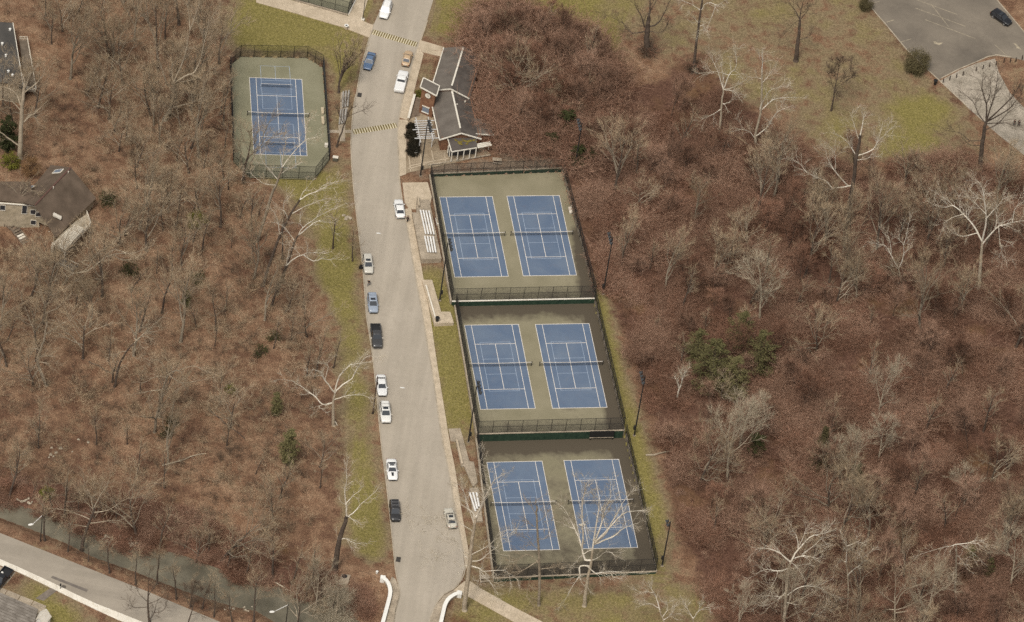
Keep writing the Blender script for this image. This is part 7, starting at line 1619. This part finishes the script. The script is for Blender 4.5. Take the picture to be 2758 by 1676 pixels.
# ------------------------------------------------------------------ the woods: every tree its own object
def scatter(poly, n, mind, rng, avoid=()):
    xs, ys = [q[0] for q in poly], [q[1] for q in poly]; out = []; tries = 0
    pa = np.array(poly)
    while len(out) < n and tries < n * 60:
        tries += 1; x, y = rng.uniform(min(xs), max(xs)), rng.uniform(min(ys), max(ys))
        if not inside(poly, np.array([x]), np.array([y]))[0]: continue
        if any(math.hypot(x - a[0], (y - a[1]) * 1.45) < a[2] for a in avoid): continue
        if any(math.hypot(x - a, (y - b) * 1.45) < mind for a, b in out): continue
        out.append((x, y))
    return out
rng = random.Random(77)
AV = [(110, 560, 85), (30, 520, 75), (200, 520, 75), (40, 150, 55), (45, 230, 45), (180, 620, 60), (20, 80, 45)]
REG = [
 ([(60, -60), (600, -190), (560, 60), (590, 160), (600, 300), (260, 300), (100, 120)], 42, 38, 'in the upper left wood between the long dark-roofed house and the single court', 'bare trees in the upper left wood', ('oval', 'oval', 'spread', 'slim')),
 ([(260, 300), (600, 300), (610, 430), (700, 520), (760, 640), (320, 650), (290, 440)], 36, 36, 'in the left wood between the beige house and the single court', 'bare trees between the house and the court', ('oval', 'spread', 'spread', 'slim')),
 ([(0, 760), (320, 650), (760, 640), (810, 760), (850, 900), (860, 1010), (500, 980), (0, 960)], 40, 40, 'in the left wood across the road from the far and middle terraces', 'bare trees in the middle of the left wood', ('oval', 'spread', 'slim', 'slim')),
 ([(0, 960), (500, 980), (860, 1010), (880, 1250), (860, 1440), (620, 1440), (350, 1400), (120, 1330), (0, 1300)], 24, 60, 'on the leaf-strewn slope above the creek in the lower left wood', 'bare trees on the slope above the creek', ('spread', 'slim', 'slim', 'oval')),
 ([(-60, 1300), (120, 1335), (350, 1420), (620, 1490), (880, 1590), (980, 1640), (900, 1655), (700, 1585), (500, 1510), (280, 1450), (0, 1350)], 22, 42, 'along the far bank of the creek', 'bare trees along the far creek bank', ('slim', 'spread', 'slim')),
 ([(120, 1450), (300, 1530), (560, 1620), (700, 1680), (620, 1690), (400, 1590), (120, 1470)], 11, 45, 'between the creek and the lower road', 'thin trees between the creek and the lower road', ('slim',)),
 ([(1300, 140), (1330, 75), (1400, 50), (1470, 65), (1560, 135), (1640, 210), (1610, 300), (1610, 400), (1540, 430), (1500, 390), (1360, 370), (1345, 300)], 46, 21, 'in the thicket', 'tall reddish shrubs by the pavilion', ('redtall',)),
 ([(1580, 440), (1640, 340), (1800, 290), (2000, 440), (2500, 480), (2850, 520), (2850, 1860), (2000, 1860), (1860, 1480), (1740, 1120), (1660, 830)], 120, 45, 'in the thicket', 'tall reddish shrubs across the right thicket', ('redtall',)),
 ([(1330, 130), (1420, 60), (1560, 140), (1640, 330), (1560, 380), (1400, 330)], 12, 45, 'in the reddish thicket right of the pavilion', 'bare trees in the thicket by the pavilion', ('slim', 'spread', 'slim')),
 ([(1580, 440), (1700, 330), (2000, 440), (2250, 560), (2250, 800), (1700, 800), (1620, 640)], 24, 62, 'in the right thicket beside the far terrace', 'bare trees in the thicket beside the far terrace', ('oval', 'slim', 'spread', 'slim')),
 ([(2250, 520), (2500, 500), (2850, 520), (2850, 1000), (2250, 1000)], 24, 66, 'in the thicket at the right edge below the lawn', 'bare trees in the thicket at the right edge', ('oval', 'spread', 'slim', 'oval')),
 ([(1700, 800), (2250, 800), (2250, 1250), (1800, 1280), (1740, 1000)], 18, 66, 'in the right thicket level with the middle terrace', 'bare trees in the thicket beside the middle terrace', ('spread', 'slim', 'tan', 'slim')),
 ([(2250, 1000), (2850, 1000), (2850, 1450), (2250, 1450)], 16, 72, 'in the lower right thicket', 'bare trees in the lower right thicket', ('spread', 'slim', 'tan', 'slim')),
 ([(1830, 1280), (2250, 1250), (2300, 1450), (2850, 1450), (2850, 1860), (2000, 1860), (1930, 1600)], 34, 66, 'at the bottom of the right thicket', 'bare trees at the bottom of the right thicket', ('spread', 'tan', 'slim', 'oval')),
]
WORD = {'redtall': 'tall reddish shrub', 'oval': 'bare oval-crowned grey tree', 'spread': 'bare wide-crowned grey tree', 'slim': 'slender bare sapling', 'tan': 'pale tan bare tree'}
WILD, WT_ = [], []
for poly, n, mind, where, grp, kinds in REG:
    for x, y in scatter(poly, n, mind, rng, AV):
        k = rng.choice(kinds); v = rng.choice([i for (a, i) in PROTO if a == k]); sc = rng.uniform(.66, 1.28) * (1.0 if k != 'slim' else rng.uniform(.6, 1.15))
        WILD.append((k, x, y)); WT_.append(plant((k, v), G(x, y), rng.uniform(0, 6.28), sc, f'{WORD[k]} {where}', grp + ', ' + {'redtall': 'tall shrubs', 'oval': 'oval', 'spread': 'wide', 'slim': 'saplings', 'tan': 'pale'}[k], 'tall_shrub' if k == 'redtall' else 'bare_tree' if k != 'slim' else 'sapling', (rng.gauss(0, .07), rng.gauss(0, .07))))
LM = [('long dark-roofed house', 30, 150), ('beige house', 110, 540), ('slatted deck', 175, 640), ('single court', 745, 320), ('bright green bush', 528, 600), ('dark-trunked crooked tree', 440, 310), ('road-side cedar', 772, 1240), ('small central cedar', 500, 830), ('leaning broken-crowned tree', 308, 1040), ('wide spreading pale tree', 430, 1120), ('crooked pale slope tree', 126, 1040), ('black pickup', 1014, 905), ('white-limbed sycamore', 899, 1146), ('blue-grey SUV', 1004, 816), ('drain box', 925, 1560), ('thick-trunked sycamore', 902, 1536), ('creek rock heap', 370, 1475), ('upstream street lamp', 109, 1459), ('creek-leaning tree', 219, 1483), ('left bridge parapet', 1040, 1600), ('timber steps', 57, 640),
      ('pavilion', 1230, 250), ('ivied floodlight pole', 1546, 465), ('upper thicket floodlight pole', 1624, 793), ('middle grass-strip floodlight pole', 1708, 1174), ('two-lamp floodlight pole', 1783, 1525), ('left-trailing white sycamore', 2286, 620), ('lawn-edge white sycamore', 1937, 373), ('right-sweeping white sycamore', 2045, 410), ('fan-crowned white sycamore', 2634, 793), ('tall olive pine', 1905, 1050), ('yellowish pine', 2040, 1010), ('grey-green spruce', 2200, 1270), ('silvery snag', 1822, 1080), ('fuzzy round-crowned tree', 1990, 1220), ('crooked low-limbed white tree', 2432, 782), ('arching white sycamore', 2110, 1716), ('bent drooping tree', 2575, 1629), ('fan-shaped pale tree', 2410, 1716), ('forked white tree', 2283, 1654), ('pale fallen trunk', 1800, 1635)]
names = {}
for (k, x, y), t in zip(WILD, WT_):
    nm, lx, ly = min(LM, key=lambda q: math.hypot(q[1] - x, q[2] - y)); dx, dy = x - lx, y - ly
    d = ('above' if dy < 0 else 'below') if abs(dy) > 2.2 * abs(dx) else ('left of' if dx < 0 else 'right of') if abs(dx) > 2.2 * abs(dy) else ('above and left of' if dx < 0 else 'above and right of') if dy < 0 else ('below and left of' if dx < 0 else 'below and right of')
    names.setdefault((k, d, nm), []).append((math.hypot(dx, dy), t))
for (k, d, nm), L in names.items():
    L.sort(key=lambda q: q[0])
    for i, (_, t) in enumerate(L):
        sfx = '' if len(L) == 1 else (', nearer one', ', farther one')[i] if len(L) == 2 else (', nearest one', ', middle one', ', farthest one')[i] if len(L) == 3 else (', nearest one', ', second nearest', ', third nearest', ', beyond the third nearest')[min(i, 3)]
        t['label'] = f'{WORD[k]} {d} the {nm}{sfx}'
# saplings standing on the verge grass
for (x, y), lab in zip([t6(735, 890), t6(925, 1010), t6(450, 1470), t10(335, 270), t10(560, 640), t10(740, 540)], ('dark-stemmed sapling on the verge by the brush pile', 'dark thin sapling closest to the kerb beside the far terrace', 'dark thin sapling at the wood edge left of the blue-grey SUV', 'dark twin-stemmed sapling across from the black pickup', 'dark mossy tree at the wood edge above the white-limbed sycamore', 'dark tree on the grass above the white-limbed sycamore')):
    plant(('slim', rng.randrange(3)), G(x, y), rng.uniform(0, 6), rng.uniform(.75, 1.1), lab, None, 'sapling')

# fallen trunks
def log(a, b, r0, label, mat=BK_DARK):
    A, B = G(*a), G(*b); c = (A + B) / 2; T_ = Tree(int(a[0])); A = A - c + Vector((0, 0, r0 * .8)); B = B - c + Vector((0, 0, r0))
    r = thing('fallen_log', label, 'fallen log', c); prev = A; n = 6; pts = [A.lerp(B, i / n) + Vector((T_.rng.gauss(0, .12), T_.rng.gauss(0, .12), 0)) for i in range(n + 1)]
    link('log', tube_mesh('log', [(pts[i], pts[i + 1], r0 * (1 - .5 * i / n), r0 * (1 - .5 * (i + 1) / n)) for i in range(n)], mat), r)
    for _ in range(5): i = T_.rng.randrange(2, n); T_.branch(pts[i], Vector((T_.rng.gauss(0, 1), T_.rng.gauss(0, 1), .5)).normalized(), T_.rng.uniform(.8, 2), r0 * .3, 0, [(3, .2, .02, 0, .5, .6, 3, .5, .03)])
    link('broken_limbs', tube_mesh('broken_limbs', T_.lb, mat), r)
log(t11(1280, 1385), t11(1680, 1320), .22, 'pale fallen trunk in the thicket right of the nearest terrace', BK_TAN)
log(t11(1620, 1370), t11(1780, 1250), .15, 'thin fallen trunk crossing behind the pale fallen trunk', BK_TAN)
log(t16(1250, 420), t16(1540, 660), .25, 'dark fallen trunk in the lower right thicket')
log(t16(2090, 790), t16(2450, 755), .22, 'dark fallen trunk lying level near the right edge')
log(t12(1240, 840), t12(1500, 650), .22, 'dark fallen trunk in the middle of the right thicket')
log(t12(0, 1085), t12(230, 1210), .2, 'fallen trunk left of the narrow-topped spruce')
log(t9(1560, 1480), t9(1970, 1360), .17, 'pale fallen trunk low in the left wood', BK_TAN)
log(t9(850, 480), t9(1090, 610), .15, 'dark fallen trunk in the left wood below the timber steps')
log(t9(2000, 940), t9(2340, 1220), .17, 'long dark fallen trunk running downhill in the left wood')
log(t5(1250, 1310), t5(1420, 1080), .15, 'dark fallen trunk in the left wood right of the house deck')
log(t7(1830, 540 - 520), t7(2060, 25), .12, 'pale broken limb lying in the thicket near the lawn', BK_WHITE)
log(t3(695, 570), t3(830, 645), .14, 'pale dead branch on the thicket edge by the lawn slope', BK_WHITE)
log(t12(0, 25), t12(330, 55), .3, 'dark fallen trunk below the far terrace side of the thicket')
log(t14(170, 1130), t14(440, 1270), .2, 'pale fallen trunk on the creek bank near the bottom', BK_TAN)

# rocks on the creek bank
STONE = M_mix('bank_stone', (.27, .22, .155), (.44, .38, .29), 1.5, fine=(6, .3))
rk = []
for i in range(4):
    g = random.Random(300 + i); bm = bmesh.new(); bmesh.ops.create_icosphere(bm, subdivisions=2, radius=1)
    ph = [(Vector((g.gauss(0, 1), g.gauss(0, 1), g.gauss(0, 1))).normalized(), g.uniform(.55, .9)) for _ in range(9)]
    for v in bm.verts:
        for n_, d_ in ph:
            e = v.co.dot(n_) - d_
            if e > 0: v.co -= n_ * e
    me_ = bpy.data.meshes.new('rock'); bm.to_mesh(me_); bm.free(); me_.materials.append(STONE); rk.append(me_)
def rocks(pts, group, label, s0, s1, dzf=0.0):
    for x, y in pts:
        p = G(x, y); o_ = link('rock', rng.choice(rk)); s_ = rng.uniform(s0, s1); o_.location = (p.x, p.y, max(p.z, base(p.y) + WATER) + s_ * .15); o_.scale = (s_ * rng.uniform(.8, 1.3), s_ * rng.uniform(.8, 1.2), s_ * rng.uniform(.5, .8)); o_.rotation_euler = (rng.gauss(0, .2), rng.gauss(0, .2), rng.uniform(0, 6)); tag(o_, label, 'rock', group)
def band(L, n, w_):
    out = []
    for _ in range(n):
        k = rng.random() * (len(L) - 1); i = int(k); a, b = L[i], L[i + 1]; out.append((a[0] + (b[0] - a[0]) * (k - i) + rng.gauss(0, w_), a[1] + (b[1] - a[1]) * (k - i) + rng.gauss(0, w_ * .7)))
    return out
rocks(band([t13(180, 345), t13(280, 360), t13(350, 385)], 12, 4), 'pale rocks on the upstream creek bank', 'pale rock on the far creek bank upstream, above the street lamp', .2, .42)
rocks(band([t13(440, 430), t13(520, 460), t13(590, 480)], 8, 5), 'pale rocks by the overhanging branch', 'pale rock at the water edge beside the overhanging branches', .2, .4)
rocks(band([t13(700, 540), t13(870, 590), t13(980, 660), t13(1070, 710)], 20, 6), 'rocks under the creek-leaning tree', 'pale rock on the creek bank beneath the leaning tree', .2, .45)
rocks(band([t13(1120, 690), t13(1230, 690), t13(1250, 780), t13(1350, 770)], 22, 6), 'heap of pale rocks at the creek bend', 'pale rock in the heap at the creek bend', .25, .5)
rocks(band([t13(2160, 1370), t13(2420, 1360)], 8, 5), 'rocks on the near creek bank', 'pale rock on the near creek bank close to the lower road', .2, .4)
rocks(band([t9(450, 1380), t9(620, 1330), t9(870, 1290)], 9, 14), 'pale stones in the leaf litter', 'pale stone lying in the leaf litter of the lower left wood', .2, .45)
for (x, y), lab in zip([t6(840, 575), t6(875, 590), t6(860, 610), t6(900, 600)], ['pale stone in the brush pile on the verge, leftmost', 'pale stone in the brush pile on the verge, topmost', 'pale stone in the brush pile on the verge, lowest', 'pale stone in the brush pile on the verge, nearest the kerb']):
    rocks([(x, y)], 'stones of the brush pile on the verge', lab, .35, .5)

# ------------------------------------------------------------------ thicket, undergrowth and cattails: growth nobody could count
lib = bpy.data.collections.new('brush_shapes')                  # shapes scattered by the growth objects below; not linked to the scene
def lib_of(name, meshes):
    c = bpy.data.collections.new(name)
    for m in meshes: c.objects.link(bpy.data.objects.new(m.name, m))
    return c
C_RED = lib_of('red_shapes', [brush_proto(400 + i, (2.4, 3.0, 1.9)[i % 3], (2.2, 2.7, 1.6)[i % 3], (130, 160, 85)[i % 3], (TW_RED, TW_MAU, TW_RED)[i % 3] if i < 4 else (TW_MAU, TW_RED)[i % 2], 9, .024) for i in range(6)])
C_PALE = lib_of('pale_shapes', [brush_proto(440 + i, 2.2, 1.0, 30, TW_PALE, 10, .03) for i in range(2)])
C_GREY = lib_of('grey_shapes', [brush_proto(420 + i, 2.6, .9, 10, TW_GREY if i % 2 else TW_DARK, 9, .026) for i in range(4)])
def growth(name, label, pts, coll, smin, smax, seed, dome=0):
    me_ = bpy.data.meshes.new(name); me_.from_pydata([tuple(p) for p in pts], [], [])
    gg = np.random.default_rng(seed); A_ = np.array(pts)[:, :2]; m = max(3, int(len(A_) / dome)) if dome else 0; sz = gg.uniform(smin, smax, len(A_))
    if m:                                                # mounds: growth is tall at the heart of each clump and low between
        cc_ = A_[gg.choice(len(A_), m, replace=False)]; rr_ = gg.uniform(2.6, 5.2, m); D_ = np.hypot(A_[:, None, 0] - cc_[None, :, 0], A_[:, None, 1] - cc_[None, :, 1]) / rr_[None]
        sz = (smin + (smax - smin) * np.sqrt(np.clip(1 - D_.min(1) ** 2, 0, 1))) * gg.uniform(.75, 1.2, len(A_))
    me_.attributes.new('size', 'FLOAT', 'POINT').data.foreach_set('value', sz.astype(np.float32)); o_ = link(name, me_); tag(o_, label, None, None, 'stuff')
    ng = bpy.data.node_groups.new(name, 'GeometryNodeTree'); ng.interface.new_socket('Geometry', in_out='INPUT', socket_type='NodeSocketGeometry'); ng.interface.new_socket('Geometry', in_out='OUTPUT', socket_type='NodeSocketGeometry')
    N = ng.nodes.new; gi, go = N('NodeGroupInput'), N('NodeGroupOutput'); ip = N('GeometryNodeInstanceOnPoints'); ci_ = N('GeometryNodeCollectionInfo'); ci_.inputs['Collection'].default_value = coll; ci_.inputs['Separate Children'].default_value = True; ci_.inputs['Reset Children'].default_value = True; ip.inputs['Pick Instance'].default_value = True
    rz_ = N('FunctionNodeRandomValue'); rz_.data_type = 'FLOAT_VECTOR'; rz_.inputs[0].default_value = (-.15, -.15, 0); rz_.inputs[1].default_value = (.15, .15, 6.28); rz_.inputs['Seed'].default_value = seed
    rs = N('GeometryNodeInputNamedAttribute'); rs.data_type = 'FLOAT'; rs.inputs['Name'].default_value = 'size'
    ri = N('FunctionNodeRandomValue'); ri.data_type = 'INT'; ri.inputs[4].default_value = 0; ri.inputs[5].default_value = len(coll.objects) - 1; ri.inputs['Seed'].default_value = seed + 2
    lk = ng.links.new; lk(gi.outputs[0], ip.inputs['Points']); lk(ci_.outputs[0], ip.inputs['Instance']); lk(rz_.outputs[0], ip.inputs['Rotation']); lk(rs.outputs['Attribute'], ip.inputs['Scale']); lk(ri.outputs[2], ip.inputs['Instance Index']); lk(ip.outputs[0], go.inputs[0])
    md = o_.modifiers.new('grow', 'NODES'); md.node_group = ng; return o_
def fill(polys, n, seed, avoid=(), thin=0.0):
    g = np.random.default_rng(seed); out = []
    for poly in polys:
        p3 = [(p.x, p.y) for p in pw(poly)]; a = np.array(p3); m = int(n * 1.0); X = g.uniform(max(XMIN, a[:, 0].min()), min(XMAX, a[:, 0].max()), m * 3); Y = g.uniform(max(YMIN, a[:, 1].min()), min(YMAX, a[:, 1].max()), m * 3); k = inside(p3, X, Y)
        dens = np.sin(X * .19 + 2 * np.sin(Y * .11)) * np.sin(Y * .23 + np.sin(X * .13)) + .5 * np.sin(X * .53 + Y * .31)
        k &= g.random(len(X)) > thin * (dens > .25)
        for x, y in zip(X[k], Y[k]):
            if any(math.hypot(x - c[0], y - c[1]) < c[2] for c in avoid): continue
            out.append((x, y, H(x, y)))
            if len(out) >= n: break
    return out
TH = [THICKET[0][0]]
BIG = [(1285, 122), (1310, 62), (1400, 38), (1470, 56), (1560, 120), (1640, 200), (1600, 300), (1620, 420), (1580, 500), (1530, 440), (1500, 395), (1345, 375), (1345, 330), (1320, 240)]
MAIN = [(1650, 340), (1730, 310), (1790, 265), (1840, 220), (1900, 200), (1960, 280), (2080, 340), (2160, 405), (2250, 465), (2330, 478), (2400, 455), (2500, 432), (2620, 440), (3000, 480), (3000, 2050), (2010, 2050), (1965, 1750), (1900, 1570), (1860, 1460), (1820, 1370), (1790, 1230), (1745, 1080), (1700, 1000), (1675, 900), (1645, 800), (1598, 720), (1575, 600), (1560, 480), (1600, 420), (1610, 330)]
growth('thicket', 'dense reddish-brown winter thicket filling the right side', fill([MAIN], 3300, 1, (), .55), C_RED, .30, 1.45, 11, 7)
growth('thicket', 'reddish-brown thicket hugging the pavilion roof', fill([BIG], 420, 2, (), .35), C_RED, .7, 2.6, 21, 9)
CB = [(-100, 1255), (0, 1280), (150, 1330), (300, 1330), (560, 1400), (760, 1500), (900, 1555), (1010, 1600), (1020, 1660), (820, 1605), (690, 1562), (480, 1485), (330, 1470), (120, 1375), (-100, 1320)]
growth('creek_brush', 'maroon brush along the far creek bank', fill([CB], 330, 3, (), .4), C_RED, .25, .9, 31, 6)
hx = [(P(110, 570).x, P(110, 570).y, 9), (P(180, 620).x, P(180, 620).y, 8), (P(10, 520).x, P(10, 520).y, 9), (P(40, 150).x, P(40, 150).y, 7), (P(45, 210).x, P(45, 210).y, 7)]
LW = [(-100, -100), (560, -150), (560, 60), (590, 150), (600, 430), (690, 520), (760, 650), (820, 800), (850, 920), (870, 1050), (870, 1250), (840, 1450), (700, 1500), (500, 1440), (350, 1400), (150, 1330), (-100, 1260)]
growth('undergrowth', 'thin grey-brown undergrowth standing in the leaf litter of the left wood', fill([LW], 2100, 4, hx, .45), C_GREY, .5, 1.3, 41)
growth('dry_reeds', 'tan dry seed-headed growth on the slope beside the left parapet', fill([[t14(*q) for q in [(600, 1180), (880, 1190), (960, 1330), (900, 1500), (700, 1490), (560, 1300)]]], 170, 7), C_PALE, .45, .8, 61)
growth('verge_brush', 'thin brush on the bank between creek and lower road', fill([[(150, 1462), (420, 1570), (620, 1640), (690, 1660), (640, 1672), (400, 1588), (150, 1478)]], 60, 5), C_GREY, .3, .7, 51)
# fallen leaves as real little flakes on lawns and litter
g = np.random.default_rng(9); fl_ = []
for poly, n in (([(640, 440), (960, 590), (1030, 1230), (1060, 1530), (880, 1500), (900, 1000), (760, 640)], 2600), ([(0, 0), (560, 0), (600, 430), (760, 650), (860, 1050), (860, 1450), (300, 1390), (0, 1280)], 9000), ([(1280, 1575), (1780, 1570), (1900, 1680), (1350, 1680)], 900), ([(1137, 700), (1205, 702), (1290, 1190), (1225, 1190)], 450), ([(1130, 108), (1270, 120), (1300, 50), (1180, -20)], 350)):
    for x, y, z in fill([poly], n, int(n)): 
        if wat and H(x, y) < base(y) - .8: continue
        fl_.append((x, y, z))
F_ = np.array(fl_); n = len(F_); v = g.normal(size=(n, 3, 3)); v /= np.linalg.norm(v, axis=2, keepdims=True); v[:, :, 2] *= .35; A = F_[:, None] + np.array([0, 0, .07]) + v * g.uniform(.07, .16, (n, 1, 1))
LEAFM = twig_mat('dry_leaves', (.24, .15, .075), (.38, .28, .165))
nt_ = LEAFM.node_tree
tag(link('fallen_leaves', tri_mesh('fallen_leaves', A, LEAFM)), 'dry fallen leaves scattered over the grass and litter', None, None, 'stuff')
